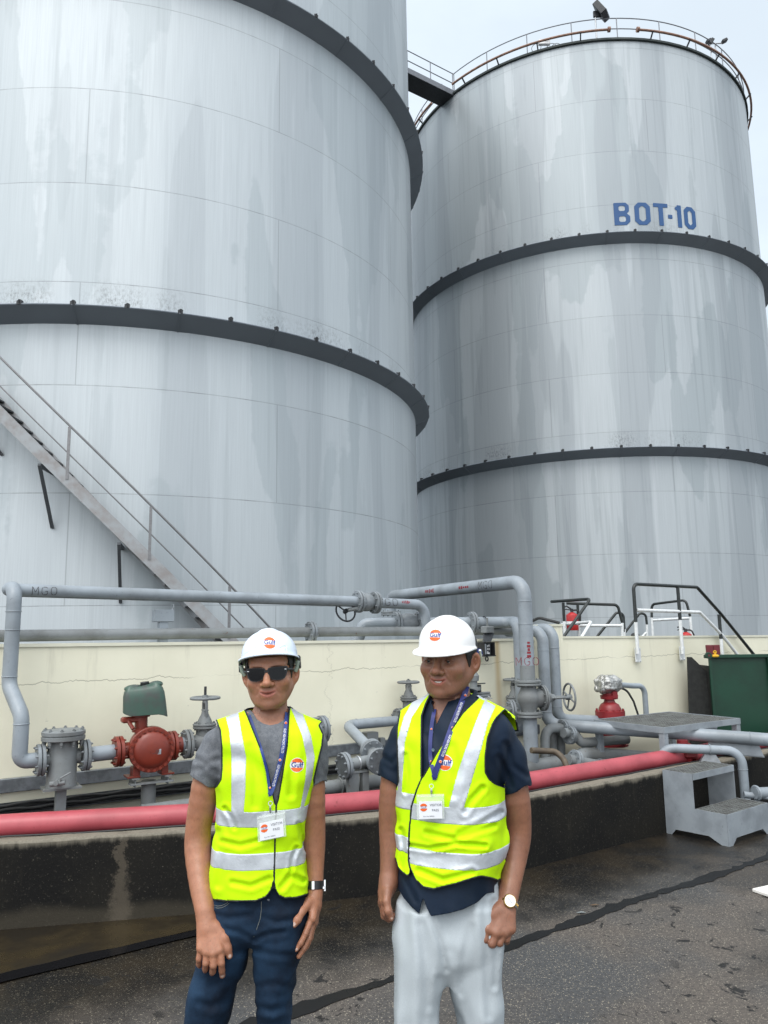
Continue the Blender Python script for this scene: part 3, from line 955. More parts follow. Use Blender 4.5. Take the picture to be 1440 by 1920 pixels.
def letters():
    out = []
    def go(x0, w, f):
        nx_, ny_ = 26, 40
        X, Y = np.meshgrid(np.linspace(x0 - 0.03, x0 + w + 0.03, nx_), np.linspace(-0.03, 1.03, ny_), indexing='ij')
        V = np.stack([X.ravel(), Y.ravel(), 0 * X.ravel()], 1)
        T = []
        for i in range(nx_ - 1):
            for j in range(ny_ - 1):
                a = i * ny_ + j; T += [(a, a + ny_, a + ny_ + 1), (a, a + ny_ + 1, a + 1)]
        out.append(clip(V, np.array(T), -f(V[:, 0], V[:, 1])))
    st = 0.19
    def O(x0, w): return lambda x, y: np.maximum(cbox(x, y, x0 + w / 2, .5, w / 2, .5, .17), -cbox(x, y, x0 + w / 2, .5, w / 2 - st, .5 - st * .85, .10))
    def B(x, y):
        r = np.minimum(np.maximum(cbox(x, y, .31, .74, .31, .26, .13), 0 * x - 9), cbox(x, y, .325, .27, .325, .27, .15))
        r = np.minimum(r, cbox(x, y, .1, .5, .1, .5, 0))
        r = np.maximum(r, -cbox(x, y, .33, .745, .13, .115, .05)); r = np.maximum(r, -cbox(x, y, .335, .27, .135, .125, .05)); return r
    go(0, .65, B); go(.84, .66, O(.84, .66))
    go(1.64, .64, lambda x, y: np.minimum(cbox(x, y, 1.96, .915, .32, .085, 0), cbox(x, y, 1.96, .5, .1, .5, 0)))
    go(2.27, .2, lambda x, y: cbox(x, y, 2.37, .44, .10, .085, 0))
    go(2.58, .34, lambda x, y: np.minimum(cbox(x, y, 2.80, .5, .1, .5, 0), cbox(x, y, 2.72, .84, .12, .085, .06)))
    go(3.02, .58, O(3.02, .58))
    return out


pa, pb = TB.hit(1151, 402), TB.hit(1304, 409)
aa, ab = TB.ang(pa), TB.ang(pb)
zt, zb_ = TB.hit(1160, 380.5)[2], TB.hit(1160, 422.5)[2]
k_ = (ab - aa) / 3.60
V, Fc = [], []
for (v, tr) in letters():
    b = len(V); V += [TB.at(aa + p[0] * k_, TB.R + 0.012, zb_ + p[1] * (zt - zb_)) for p in v]; Fc += [tuple(q + b for q in f) for f in tr]
m, t = mat('blue_letter_paint'); n = t.noise(t.pos, 5, 4); setp(t, t.mix(n, (0.010, 0.066, 0.20), (0.016, 0.085, 0.24)), 0.5); M['blue_paint'] = m
link_mesh('lettering', V, Fc, M['blue_paint'], TB.root, True, None)
# paler square behind the letters where the cladding was cleaned
mb = MB()

# ---- railings, sprinkler pipe, floodlight on the roof of the right tank
T_ = TB; zt_ = T_.top
rail = thing('roof_railing', 'thin grey guard rail round the roof of the right tank', 'railing', (*T_.c, zt_))
rr = T_.R - 0.02; n = 120
def arc_pts(r, z, a0, a1, n): return [T_.at(a0 + (a1 - a0) * i / n, r, z) for i in range(n + 1)]
a_br = T_.ang(atz(851, 175, zt_))
a_br2 = T_.ang(atz(829, 194, zt_))
if a_br2 > a_br: a_br, a_br2 = a_br2, a_br
for z in (1.02, 0.52): MB().tube(arc_pts(rr, zt_ + z, a_br, a_br2 + 2 * pi, 130), 0.022, 8).build('rail', M['rail_grey'], rail)
npst = 28
for i in range(npst + 1):
    a = a_br + (2 * pi + a_br2 - a_br) * i / npst
    MB().cyl(T_.at(a, rr, zt_), T_.at(a, rr, zt_ + 1.02), 0.022, n=8).build('post', M['rail_grey'], rail)
sp = thing('sprinkler_pipe', 'rusty brown sprinkler pipe ringing the rim of the right tank', 'pipe', (*T_.c, zt_))
g0_, g1a = T_.ang(T_.hit(1142, 64, 0.2)), T_.ang(T_.hit(1196, 66, 0.2))
rs, zs_ = T_.R + 0.24, zt_ + 0.27
for a0, a1 in ((a_br + 0.015, g0_), (g1a, a_br2 + 2 * pi - 0.06)):
    MB().tube(arc_pts(rs, zs_, a0, a1, max(8, int((a1 - a0) * 22))), 0.05, 10).build('pipe', M['rust'], sp)
    for a in (a0 if a0 > a_br + .1 else a1, ): MB().cyl(T_.at(a - 0.006, rs, zs_), T_.at(a + 0.006, rs, zs_), 0.11, n=12).build('end_flange', M['rust'], sp)
    k = max(2, int((a1 - a0) / 0.2))
    for i in range(k):
        a = a0 + (a1 - a0) * (i + 0.35) / k
        e = np.array([math.sin(a), -math.cos(a), 0]); b0 = T_.at(a, T_.R + 0.05, zt_); mb = MB()
        tn = np.array([math.cos(a), math.sin(a), 0])
        mb.box(b0 + e * 0.11 + Z3 * 0.10, (0.05, 0.36, 0.05), (tn, nrm(e + Z3 * 0.9), nrm(Z3 - e * 0.9))); mb.build('bracket', M['dark_steel'], sp)
fl = thing('floodlight', 'dark floodlight on a post above the roof railing of the right tank', 'floodlight', T_.at(T_.ang(T_.hit(1119, 75)), rr, zt_ + 1.0))
b0 = np.array(fl.location)
MB().cyl(b0 - Z3 * 1.0, b0 + Z3 * 0.22, 0.035, n=8).build('post', M['light_steel'], fl)
ax = (nrm([0.92, -0.1, 0.38]), nrm([0.1, 0.9, -0.1]), None); ax = (ax[0], ax[1], np.cross(ax[0], ax[1]))
c = T_.hit(1127, 21, -.02)
q = (nrm([0.75, -0.45, 0.48]),); yv = nrm(np.cross([0, 0, 1.0], q[0])); zv = np.cross(q[0], yv)
MB().box(c, (0.26, 0.62, 0.74), (q[0], yv, zv), 0.03).build('housing', M['dark_steel'], fl)
MB().box(c + q[0] * 0.14, (0.02, 0.54, 0.66), (q[0], yv, zv), 0.004).build('lens', plain('lamp_glass', (0.45, 0.5, 0.52), 0.15, 0.2), fl)
MB().box(c * .35 + (b0 + Z3 * .18) * .65, (0.34, 0.09, 0.30), None, 0.02).build('bracket', M['dark_steel'], fl)
# junction box and cable loops behind the rail
jb = thing('junction_box', 'small white junction box with cable loops behind the roof railing', 'junction box', T_.at(T_.ang(T_.hit(1020, 85)), rr - 0.1, zt_ + 0.45))
b0 = np.array(jb.location); MB().box(b0, (0.5, 0.15, 0.24), None, 0.02).build('housing', M['white_plastic'], jb)
for dx in (-0.35, 0.3, 0.5): MB().torus(b0 + np.array([dx, 0, -0.25]), (0.3, 1, 0), 0.2, 0.012, 18, 6).build('cable', M['dark_steel'], jb)
# two small lamps on poles at the right
for (a_, b_, lb) in ((1338, 112, 'slim pole with a small lamp on the right tank rim'), (1348, 120, 'pole with a cross head and two small lamps on the right tank rim')):
    aa_ = T_.ang(T_.hit(a_, b_ + 8)); b0 = T_.at(aa_, rr - 0.05, zt_)
    pl = thing('lamp_pole', lb, 'lamp pole', b0); h = T_.hit(a_ + 3, 82)[2] - zt_ - (.08 if a_ == 1338 else .12)
    MB().cyl(b0, b0 + Z3 * h, 0.03, n=8).build('pole', M['light_steel'], pl)
    if a_ == 1338: MB().box(b0 + np.array([0.05, 0, h + 0.1]), (0.14, 0.2, 0.3), (nrm([1, 0, -.7]), np.array([0, 1., 0]), nrm([.7, 0, 1])), 0.02).build('lamp', M['dark_steel'], pl)
    else:
        MB().cyl(b0 + np.array([-0.35, 0, h]), b0 + np.array([0.4, 0, h + 0.02]), 0.03, n=8).build('arm', M['light_steel'], pl)
        for dx in (0.4, -0.3): MB().box(b0 + np.array([dx, -0.05, h + 0.09]), (0.24, 0.2, 0.13), (nrm([1, 0, .5]), np.array([0, 1., 0]), nrm([-.5, 0, 1])), 0.02).build('lamp', M['dark_steel'], pl)
# bridge between the two roofs
pr, pl_ = atz(851, 176, zt_), atz(829, 195, zt_)
pe = atz(766, 134, zt_); dirb = nrm(pe - pr); 
br_ = thing('roof_walkway', 'dark underside of the railed walkway bridging the two tank roofs', 'walkway', pr)
L = 5.6; sidev = nrm(np.cross(dirb, Z3)); 
if (pl_ - pr) @ sidev < 0: sidev = -sidev
wdt = abs((pl_ - pr) @ sidev) + 0.05
mb = MB(); mb.box(pr + dirb * (L / 2 - 0.3) + sidev * wdt / 2 - Z3 * 0.06, (L + .6, wdt, 0.12), (dirb, sidev, Z3)); mb.build('deck', M['dark_steel'], br_)
mb = MB()
for s in (0.0, 1.0): mb.box(pr + dirb * (L / 2) + sidev * (wdt * s) + Z3 * 0.03, (L, 0.05, 0.26), (dirb, sidev, Z3))
mb.build('side_channel', M['rail_grey'], br_)
for s in (0.0, 1.0):
    for z in (0.52, 1.02): MB().cyl(pr + sidev * wdt * s + Z3 * z, pr + dirb * L + sidev * wdt * s + Z3 * z, 0.022, n=8).build('rail', M['rail_grey'], br_)
    for i in range(5): q = pr + dirb * (0.05 + i * 1.3) + sidev * wdt * s; MB().cyl(q, q + Z3 * 1.02, 0.022, n=8).build('post', M['rail_grey'], br_)

# ---- stair winding up the left tank
T_ = TA; W_ = 0.85
strg = [(37.5, 810), (124, 900), (210, 982.5), (292, 1061), (375, 1144), (405, 1174)]
hp = [T_.hit(a, b, W_) for a, b in strg]; th = np.array([T_.ang(p) for p in hp]); zz = np.array([p[2] for p in hp])
kz, z0 = np.polyfit(th, zz, 1)
a_bot, a_top = (0.05 - z0) / kz, (10.5 - z0) / kz
st = thing('tank_stair', 'grey steel stair winding up the side of the left tank', 'stairs', T_.at(a_bot, T_.R + W_, 0))
for dr, nm in ((W_, 'outer_stringer'), (0.12, 'inner_stringer')):
    mb = MB(); rg = []
    for i in range(41):
        a = a_bot + (a_top - a_bot) * i / 40; z = z0 + kz * a
        rg.append([T_.at(a, T_.R + dr + q, z + h) for q, h in ((0, -0.17), (0.03, -0.17), (0.03, 0.17), (0, 0.17))])
    mb.rings(rg); mb.build(nm, M['stair'] if 'stair' in M else M.setdefault('stair', painted('stair_paint', (0.33, 0.35, 0.365), (0.26, 0.245, 0.24), 0.6, sc_=1.2, chips=(0.16, 0.10, 0.085))), st)
ntr = int((10.5 - 0.05) / 0.235)
for i in range(ntr):
    a = a_bot + (a_top - a_bot) * (i + 0.5) / ntr; z = z0 + kz * a; e = np.array([math.sin(a), -math.cos(a), 0]); tn = np.array([math.cos(a), math.sin(a), 0])
    MB().box(T_.at(a, T_.R + 0.12 + (W_ - 0.12) / 2, z + 0.02), (0.25, W_ - 0.17, 0.035), (tn, e, Z3)).build('tread', M['dark_steel'], st)
hr = [(0, 673), (131, 806), (283, 954), (435, 1100.6), (506, 1174)]
hh = float(np.mean([T_.hit(a, b, W_)[2] - (z0 + kz * T_.ang(T_.hit(a, b, W_))) for a, b in hr]))
for h, r in ((hh, 0.026), (hh * 0.47, 0.016)):
    MB().tube([T_.at(a_bot + 0.003 + (a_top - a_bot) * i / 40, T_.R + W_ + 0.015, z0 + kz * (a_bot + (a_top - a_bot) * i / 40) + h) for i in range(41)], r, 8).build('handrail' if h == hh else 'mid_rail', M['stair_rail'] if 'stair_rail' in M else M.setdefault('stair_rail', plain('stair_rail', (0.20, 0.20, 0.205), 0.45, 0.3)), st)
a1 = T_.ang(T_.hit(131, 806, W_)); a2 = T_.ang(T_.hit(283, 954, W_)); da = a2 - a1
for i in range(-4, 4):
    a = a1 + da * i
    if z0 + kz * a < 0: continue
    z = z0 + kz * a; MB().box(T_.at(a, T_.R + W_ + 0.03, z + hh / 2), (0.06, 0.02, hh), (np.array([math.cos(a), math.sin(a), 0]), np.array([math.sin(a), -math.cos(a), 0]), Z3)).build('post', M['stair_rail'], st)
for (a, b) in (((74, 872), (98, 990)), ((223, 1020), (226, 1130)), ((-85, 720), (3, 853))):
    p0, p1 = T_.hit(*a, W_), T_.hit(*b, 0.02)
    d = nrm(p1 - p0); x_, y_, _ = frame(d); mb = MB(); mb.box((p0 + p1) / 2, (0.065, 0.045, np.linalg.norm(p1 - p0)), (x_, y_, d))
    p2 = T_.at(T_.ang(p0), T_.R, p0[2]); mb.box((p0 + p2) / 2, (0.07, 0.07, np.linalg.norm(p0 - p2)), (*frame(p2 - p0)[:2], nrm(p2 - p0))); mb.build('bracket', M['strut_grey'] if 'strut_grey' in M else M.setdefault('strut_grey', plain('strut_grey', (.085, .092, .10), .6)), st)
# ================================================================== pipework
def flange_mb(mb, c, ax, R, th=0.022, gap=0.006, nb=8, pair=True, blt=0.009, ln=0.035):
    """two bolted discs (or one) at c across the pipe axis"""
    c = np.asarray(c, float); x, y, d = frame(ax)
    ds = ((-gap / 2 - th, -gap / 2), (gap / 2, gap / 2 + th)) if pair else ((-th / 2, th / 2),)
    for a, b in ds: mb.lathe(c, d, [(R - 0.003, a), (R, a + 0.003), (R, b - 0.003), (R - 0.003, b)], 28)
    if pair: mb.lathe(c, d, [(R * 0.75, -gap / 2), (R * 0.75, gap / 2)], 20, False)
    for k in range(nb):
        t = 2 * pi * (k + 0.5) / nb; p = c + (x * math.cos(t) + y * math.sin(t)) * R * 0.80
        e = ds[-1][1]; s = ds[0][0]
        mb.cyl(p + d * (s - ln * 0.5), p + d * (e + ln * 0.5), blt * 0.6, n=6)
        for q0, q1 in ((s - 0.012, s), (e, e + 0.012)): mb.cyl(p + d * q0, p + d * q1, blt, n=6)


def flange(parent, c, ax, R, mt='flange', **k):
    mb = MB(); flange_mb(mb, c, ax, R, **k); return mb.build('flange', M[mt], parent)


def pipe(name, label, pts, r, mt='pipe', fil=0.12, fl=(), group=None, welds=(), n=18):
    pts = [np.asarray(p, float) for p in pts]
    o = thing(name, label, 'pipe', pts[0], group)
    mb = MB(); mb.tube(pts, r, n, True, fil)
    for p, a in welds: mb.torus(p, a, r, 0.004, 20, 6)
    mb.build('tube', M[mt], o)
    for f in fl: flange(o, f[0], f[1], f[2] if len(f) > 2 else r * 1.95)
    return o


def handwheel(parent, c, ax, R, mt='pipe_old', spokes=4, rim=0.011, up=0.0, ph=0.4):
    mb = MB(); x, y, d = frame(ax); c = np.asarray(c, float)
    mb.torus(c, d, R, rim, 32, 8)
    for k in range(spokes):
        t = 2 * pi * k / spokes + ph; e = x * math.cos(t) + y * math.sin(t)
        mb.cyl(c + e * R * 0.15 - d * up, c + e * R, rim * 0.75, n=8)
    mb.lathe(c - d * up, d, [(R * 0.22, -0.018), (R * 0.24, 0), (R * 0.2, 0.022)], 14)
    return mb.build('handwheel', M[mt], parent)


def gate_valve(label, c, ax, up, r, L, hb, hw, Rw, mt='pipe_old', wheel='pipe_old', flR=None, stem=0.06, group='gate valves on the pipework', body_fl=True):
    """c centre, ax pipe direction, up stem direction, hb height of the bonnet joint, hw height of the wheel"""
    c = np.asarray(c, float); ax = nrm(ax); up = nrm(up); flR = flR or r * 1.95
    o = thing('gate_valve', label, 'valve', c, group)
    mb = MB(); mb.lathe(c - ax * L / 2, ax, [(r * 1.05, 0), (r * 1.1, L * 0.2), (r * 1.5, L * 0.38), (r * 1.6, L * 0.5), (r * 1.5, L * 0.62), (r * 1.1, L * 0.8), (r * 1.05, L)], 24)
    mb.lathe(c, up, [(r * 1.35, 0), (r * 1.3, hb * 0.6), (r * 1.2, hb - 0.02)], 20)
    mb.build('body', M[mt], o)
    if body_fl:
        for s in (-1, 1): flange(o, c + ax * s * L / 2, ax, flR, mt)
    mb = MB(); flange_mb(mb, c + up * hb, up, r * 1.75, 0.016, 0.004, 8, True, 0.008, 0.02)
    mb.lathe(c + up * (hb + 0.018), up, [(r * 1.2, 0), (r * 0.95, 0.03), (r * 0.55, 0.07), (r * 0.42, 0.10)], 20)
    mb.build('bonnet', M[mt], o)
    side = nrm(np.cross(up, ax)); y0, y1 = hb + 0.07, hw - 0.015
    mb = MB()
    for s in (-1, 1):
        a = c + side * s * r * 0.55
        mb.tube([a + up * (y0 - .02), a + side * s * r * 0.12 + up * (y0 + 0.03), a + side * s * r * 0.10 + up * (y1 - 0.03), a - side * s * r * 0.25 + up * y1], [0.012, 0.013, 0.012, 0.016], 8)
        mb.cyl(c + side * s * r * 0.8 + up * (y0 + .02), c + side * s * r * 0.8 + up * (y0 + .075), 0.008, n=6)
    mb.box(c + up * (y0 + 0.045), (r * 1.7, 0.03, 0.014), (side, ax, up), 0.003)
    mb.cyl(c + up * (y1 - 0.02), c + up * (y1 + .012), r * 0.42, n=14)
    mb.build('yoke', M[mt], o)
    MB().cyl(c + up * hb, c + up * (hw + stem), 0.010, n=10).build('stem', M['dark_steel'], o)
    handwheel(o, c + up * hw, up, Rw, wheel)
    return o


STROKES = {'M': [[(0, 0), (0, 1)], [(.06, .95), (.36, .38)], [(.44, .38), (.74, .95)], [(.8, 1), (.8, 0)]],
           'G': [[(.78, .84), (.6, .97), (.28, .97)], [(.16, .92), (.02, .72), (.02, .30), (.16, .08)], [(.28, .03), (.6, .03), (.78, .16), (.78, .46), (.5, .46)]],
           'O': [[(.34, .97), (.16, .92), (.02, .72), (.02, .30), (.16, .08), (.34, .03)], [(.46, .03), (.64, .08), (.78, .30), (.78, .72), (.64, .92), (.46, .97)]]}


def stencil(txt, c, rt, upv, nv, size, target, mt='stencil_black', bold=0.0, sx=1.0, off=0.002):
    V2 = []; Fc = []; wd = .075
    for i, ch in enumerate(txt):
        for ln in STROKES[ch]:
            for a, b in zip(ln[:-1], ln[1:]):
                a, b = np.array(a), np.array(b); d = (b - a) / np.linalg.norm(b - a); n_ = np.array([-d[1], d[0]]) * wd / 2
                k0 = len(V2); ns = 7
                for q in range(ns + 1): s_ = a - d * .02 + (b - a + d * .04) * q / ns; V2 += [s_ - n_, s_, s_ + n_]
                for q in range(ns):
                    for e in (0, 1): w0 = k0 + 3 * q + e; Fc.append((w0, w0 + 3, w0 + 4, w0 + 1))
        V2 = [v - np.array([1.25, 0]) for v in V2]
    V2 = np.array(V2); V2 = (V2 + np.array([1.25 * len(txt), 0])); V2 = V2 - np.array([(1.25 * len(txt) - .45) / 2, .5])
    # letters were laid out right to left while shifting: mirror the order back
    V2 = V2 * size * np.array([sx * .62, 1])
    return decal(V2, Fc, c, rt, upv, nv, target, 'lettering', M[mt], target.parent, off)


def dashes(c, rt, upv, nv, target, w, h, n=5):
    V = []; Fc = []
    for i in range(n):
        x0 = -w / 2 + w * i / n; ww = w / n * random.uniform(.45, .8); hh = h * random.uniform(.5, 1)
        b = len(V); V += [(x0 + ww * e, hh * (f / 4 - .5)) for f in range(5) for e in (0, 1)]; Fc += [(b + 2 * f, b + 2 * f + 1, b + 2 * f + 3, b + 2 * f + 2) for f in range(4)]
    return decal(np.array(V), Fc, c, rt, upv, nv, target, 'paint_mark', M['stencil_red'], target.parent, 0.002)


def child(o, nm): return [c for c in o.children if c.name.split('.')[0] == nm][0]


CAMV = np.array([0, 0, EYE])
def tocam(p): return nrm(CAMV - np.asarray(p))

# ---- A: upper fuel line over the wall
zA_ = 2.10
a_r = atw(640, 1127, -.10); a_r[2] = a_r[2]
a_v0, a_v1 = atw(668, 1128, -.10), atw(706, 1130, -.10)
a_e = atw(797, 1134, -.10); a_l = atw(12, 1106, -.10); zz = np.array([0, 0, 1.])
l1 = atw(28, 1104, .24); l1[2] = a_l[2]
d1 = atw(19, 1285, .24); d1[:2] = l1[:2]
j0 = atw(41, 1342, .42)
s_in = atw(70, 1425, .45); elb = atw(36, 1428, .45); j0[:2] = elb[:2]
pA = pipe('fuel_pipe', 'upper grey pipe stencilled MGO running above the wall and dropping down at the far left', [a_v0, a_l, l1, d1, j0, elb, s_in], 0.050, 'pipe', 0.11, [(atw(672, 1128, -.1), U3, 0.105)],
          welds=[(l1 - Z3 * .17, Z3), (l1 - Z3 * .30, Z3), (d1 + Z3 * .06, Z3), (j0 - Z3 * .05, Z3)])
c = atw(84, 1108, -.05); stencil('MGO', c, U3, Z3, N3, 0.062, child(pA, 'tube'), 'stencil_black', 0.002, 1.35)
pA2 = pipe('fuel_pipe', 'short grey pipe stencilled MGO with a bend down, right of the flanged valve', [atw(702, 1130, -.10), a_e, a_e - Z3 * 0.30], 0.050, 'pipe', 0.13, [(atw(703, 1130, -.1), U3, 0.105)])
stencil('MGO', atw(727, 1129, -.05), U3, Z3, N3, 0.07, child(pA2, 'tube'), 'stencil_black', 0.002, 1.6)
dashes(atw(762, 1129, -.05), U3, Z3, N3, child(pA2, 'tube'), 0.10, 0.03)
vc = atw(687, 1129, -.10); o = thing('ball_valve', 'flanged grey ball valve in the upper pipe with a black handwheel below', 'valve', vc)
MB().lathe(vc - U3 * 0.09, U3, [(0.055, 0), (0.062, .03), (0.088, .07), (0.088, .11), (0.062, .15), (0.055, .18)], 22).build('body', M['flange'], o)
MB().tube([vc, vc - U3 * 0.10 + N3 * 0.02 - Z3 * 0.06, vc - U3 * 0.20 - Z3 * 0.075], 0.02, 10).build('stem', M['pipe_old'], o)
handwheel(o, vc - U3 * 0.20 - Z3 * 0.085 - N3 * .05, nrm(N3 + Z3 * 0.35), 0.10, 'dark_steel', 3, 0.009)
# post under it
pp = atw(306, 1150, -.14); o = thing('pipe_support', 'grey box-topped post carrying the upper pipe beside the stair foot', 'support', [pp[0], pp[1], 0])
MB().box([pp[0], pp[1], 0.95], (0.07, 0.07, 1.9), (U3, N3, Z3)).build('post', M['pipe'], o)
q = np.array([pp[0], pp[1], pp[2] - 0.02]); MB().box(q, (0.16, 0.09, 0.10), (U3, N3, Z3), 0.004).build('saddle', M['pipe'], o)
MB().torus(q + U3 * .08 + Z3 * .07, U3, 0.022, 0.005, 14, 6).build('clamp', M['light_steel'], o)

# ---- B: lower line lying along the wall top
b0, b1, b2 = atw(-120, 1194, -.11), atw(583, 1185, -.11), atw(968, 1182, -.11)
pB = pipe('water_pipe', 'grey pipe lying along the top of the cream wall', [b0, b1, b2], 0.045, 'pipe_old', 0, [(b1, U3, 0.095)])
# ---- C: manifold behind it
c0 = atw(668, 1206, -.40); c1 = atw(682, 1170, -.40); c2 = atw(955, 1169, -.02)
c1b = atw(700, 1168, -.34)
dd0 = atw(972, 1172, .24); dd1 = dd0.copy(); dd1[2] = atw(978, 1362, .24)[2]; dd2 = dd1 - Z3 * 0.06 - N3 * 0.1 - U3 * .14
c2[2] = dd0[2] = c1b[2] = c1[2]
fdir = nrm(c2 - c1b)
pC = pipe('manifold_pipe', 'grey manifold pipe on the wall top turning down in front of the wall', [c0, c1, c1b, c2, dd0, dd1, dd2], 0.060, 'pipe', 0.15, [(atw(744, 1169, -.27), fdir, .115), (atw(786, 1168, -.20), fdir, .115), (atw(885, 1168, -.08), fdir, .115)], welds=[(dd1 + Z3 * .03, Z3)])
v_ = atw(766, 1168, -.24); mb = MB(); mb.lathe(v_ - fdir * .09, fdir, [(.075, 0), (.095, .06), (.095, .12), (.075, .18)], 20); mb.build('check_valve', M['flange'], pC)
dashes(dd0 + N3 * .06 - Z3 * 0.28, -Z3, U3, nrm(N3 + U3 * .3 - 0 * Z3), child(pC, 'tube'), 0.13, 0.035, 3)
MB().torus(atw(908, 1168, -.05), fdir, 0.066, 0.006, 24, 6).build('clamp', M['dark_steel'], pC)

# ---- E: the big riser that crosses over the wall
yE = 10.3
e0 = aty(733, 1150, yE); e1 = aty(733, 1112, yE)
cr = atw(992, 1320, .48); ez = aty(1, 1, 1)[2]
ev = cr.copy()
et = np.array([ev[0], ev[1], 0]); 
# height of the horizontal run from its near end
dn = ray(962, 1089); tt = (np.linalg.norm(ev[:2]) - .12) / np.linalg.norm(dn[:2]); et[2] = EYE + dn[2] * tt
e1[2] = et[2]; e1[:2] = aty(733, 1112, yE)[:2]
ebot = ev.copy(); ebot[2] = atw(1000, 1440, .48)[2]
pE = pipe('fuel_riser', 'tall thick grey riser stencilled MGO arching over the wall behind the right man', [e0, e1, et, ebot], 0.070, 'pipe', 0.17, [(e0, Z3, .135)], welds=[(et - Z3 * .2, Z3), (et - Z3 * .42, Z3)], n=22)
er = nrm(et - e1); eN = nrm(np.cross(er, Z3)); eN = eN if eN @ tocam(et) > 0 else -eN
stencil('MGO', aty(914, 1097, 8.1) * 0 + (e1 + (et - e1) * 0.80) + eN * .07, er, Z3, eN, 0.085, child(pE, 'tube'), 'stencil_black', 0.002, 1.5)
dashes((e1 + (et - e1) * 0.66) + eN * .07, er, Z3, eN, child(pE, 'tube'), 0.22, 0.035); dashes((e1 + (et - e1) * 0.40) + eN * .07, er, Z3, eN, child(pE, 'tube'), 0.22, 0.05)
tc_ = tocam(ev); th_ = nrm([tc_[0], tc_[1], 0]); tr_ = nrm(np.cross(Z3, th_))
tr_ = tr_ if tr_[0] > 0 else -tr_
zr = lambda py: atw(1000, py, .48)[2]
dashes(np.array([ev[0], ev[1], zr(1218)]) + th_ * .07 + tr_ * .02, -Z3, tr_, th_, child(pE, 'tube'), 0.16, 0.04, 5)
stencil('MGO', np.array([ev[0], ev[1], zr(1239)]) + th_ * .07, tr_, Z3, th_, 0.075, child(pE, 'tube'), 'stencil_red', 0.001, 1.4)
# grey undercoat sleeve on the riser
MB().cyl(np.array([ev[0], ev[1], zr(1247)]), np.array([ev[0], ev[1], zr(1286)]), 0.0722, n=22).build('undercoat_band', M['pipe_old'], pE)
vc = np.array([ev[0], ev[1], zr(1309)])
sd_ = nrm(atw(1070, 1312, .62) - vc); sd_[2] = 0; sd_ = nrm(sd_)
gv = gate_valve('grey gate valve in the thick riser, its spoked handwheel facing right', vc, Z3, sd_, 0.07, 0.30, 0.15, 0.43, 0.128, flR=0.125, stem=0.02)
# ---- F: big horizontal header at the foot of the riser
f0 = np.array([ev[0], ev[1], ebot[2]])
pF = pipe('header_pipe', 'thick dull grey header along the trench at the foot of the riser', [f0 - U3 * 1.35 - N3 * .1, f0 - U3 * .2, f0 + U3 * 0.55 + N3 * .02], 0.085, 'pipe_old', 0.1, (), n=22)

# ---- H: twin risers, one turning into the long line to the right
hA = atw(1020, 1250, .26); hB = atw(1040, 1250, .20)
jl = atw(1037, 1357, .26); jr = aty(1360, 1381, 7.45); jx = jr + (jr - jl) * 0.55
zt1 = atw(1000, 1183, .2)[2]
hA0 = np.array([hA[0], hA[1], zt1]) ; hA1 = np.array([hA[0], hA[1], jl[2]])
pH = pipe('fuel_pipe', 'grey pipe dropping down the wall and running right across the trench under the platform', [hA0 - N3 * .55, hA0, hA1, jr, jx], 0.060, 'pipe', 0.13, (), welds=[(hA0 - Z3 * .2, Z3), (hA1 + Z3 * .13, Z3), (hA1 + nrm(jr - hA1) * .15, jr - hA1), (jr + (jr - jl) * .13, jr - jl)])
hB0 = np.array([hB[0], hB[1], zt1 + .02]); hB1 = np.array([hB[0], hB[1], jl[2] + .03]); hB2 = atw(1338, 1361, .55)
pH2 = pipe('fuel_pipe', 'grey pipe dropping down the wall just right of its twin and passing behind it', [hB0 - N3 * .5, hB0, hB1, hB2], 0.058, 'pipe', 0.13, [], welds=[(hB0 - Z3 * .2, Z3), (hB1 + Z3 * .13, Z3)])
MB().tube([hB0 - N3 * .4 + Z3 * .03 - U3 * .1, hB0 - N3 * .2 + Z3 * .12, hB0 + U3 * .1 + Z3 * .06], 0.016, 8, True, .08).build('black_hose', M['rubber'], pH2)
# saddle of the long line on the bund
sb = aty(1356, 1408, 7.52); o = thing('pipe_saddle', 'grey sheet saddle under the long pipe on top of the bund wall', 'support', sb)
jd = nrm(jr - jl); jn = nrm(np.cross(Z3, jd))
mb = MB(); q = jr + jd * 0.06 - Z3 * 0.115; mb.prism([q - jd * .26 - Z3 * .05, q + jd * .26 - Z3 * .05, q + jd * .22 + Z3 * .07, q - jd * .20 + Z3 * .07], jn * 0.012); mb.prism([q - jd * .26 - Z3 * .05, q + jd * .26 - Z3 * .05, q + jd * .26 - Z3 * .04, q - jd * .26 - Z3 * .04], jn * 0.14)
mb.build('plate', M['steel_paint'], o)

# ---- line with strainer and meter (axis runs along the wall)
ax0 = atw(83, 1424, .45); ax1 = atw(340, 1396, .45); la = nrm(ax1 - ax0)
def onl(px): 
    # point on the metering line seen at image column px
    lo, hi = -2.0, 6.0
    for _ in range(50):
        m_ = (lo + hi) / 2
        if pix(ax0 + la * m_)[0] < px: lo = m_
        else: hi = m_
    return ax0 + la * lo
flange(pA, onl(76), la, 0.105)
st_ = onl(117); o = thing('strainer', 'grey basket strainer with a bolted lid beside the red meter', 'strainer', [st_[0], st_[1], 0])
mb = MB(); zt_s, zb_s = atw(117, 1384, .45)[2], atw(117, 1474, .45)[2]
mb.lathe([st_[0], st_[1], zb_s], Z3, [(.100, 0), (.100, .02), (.095, .03), (.098, zt_s - zb_s)], 28)
mb.cyl(onl(84), onl(150), 0.05, n=18); mb.build('body', M['pipe_old'], o)
mb = MB(); mb.lathe([st_[0], st_[1], zt_s], Z3, [(.138, -.012), (.142, -.008), (.142, .014), (.135, .018), (.135, .022), (.142, .026), (.142, .048), (.13, .056), (.05, .062)], 30)
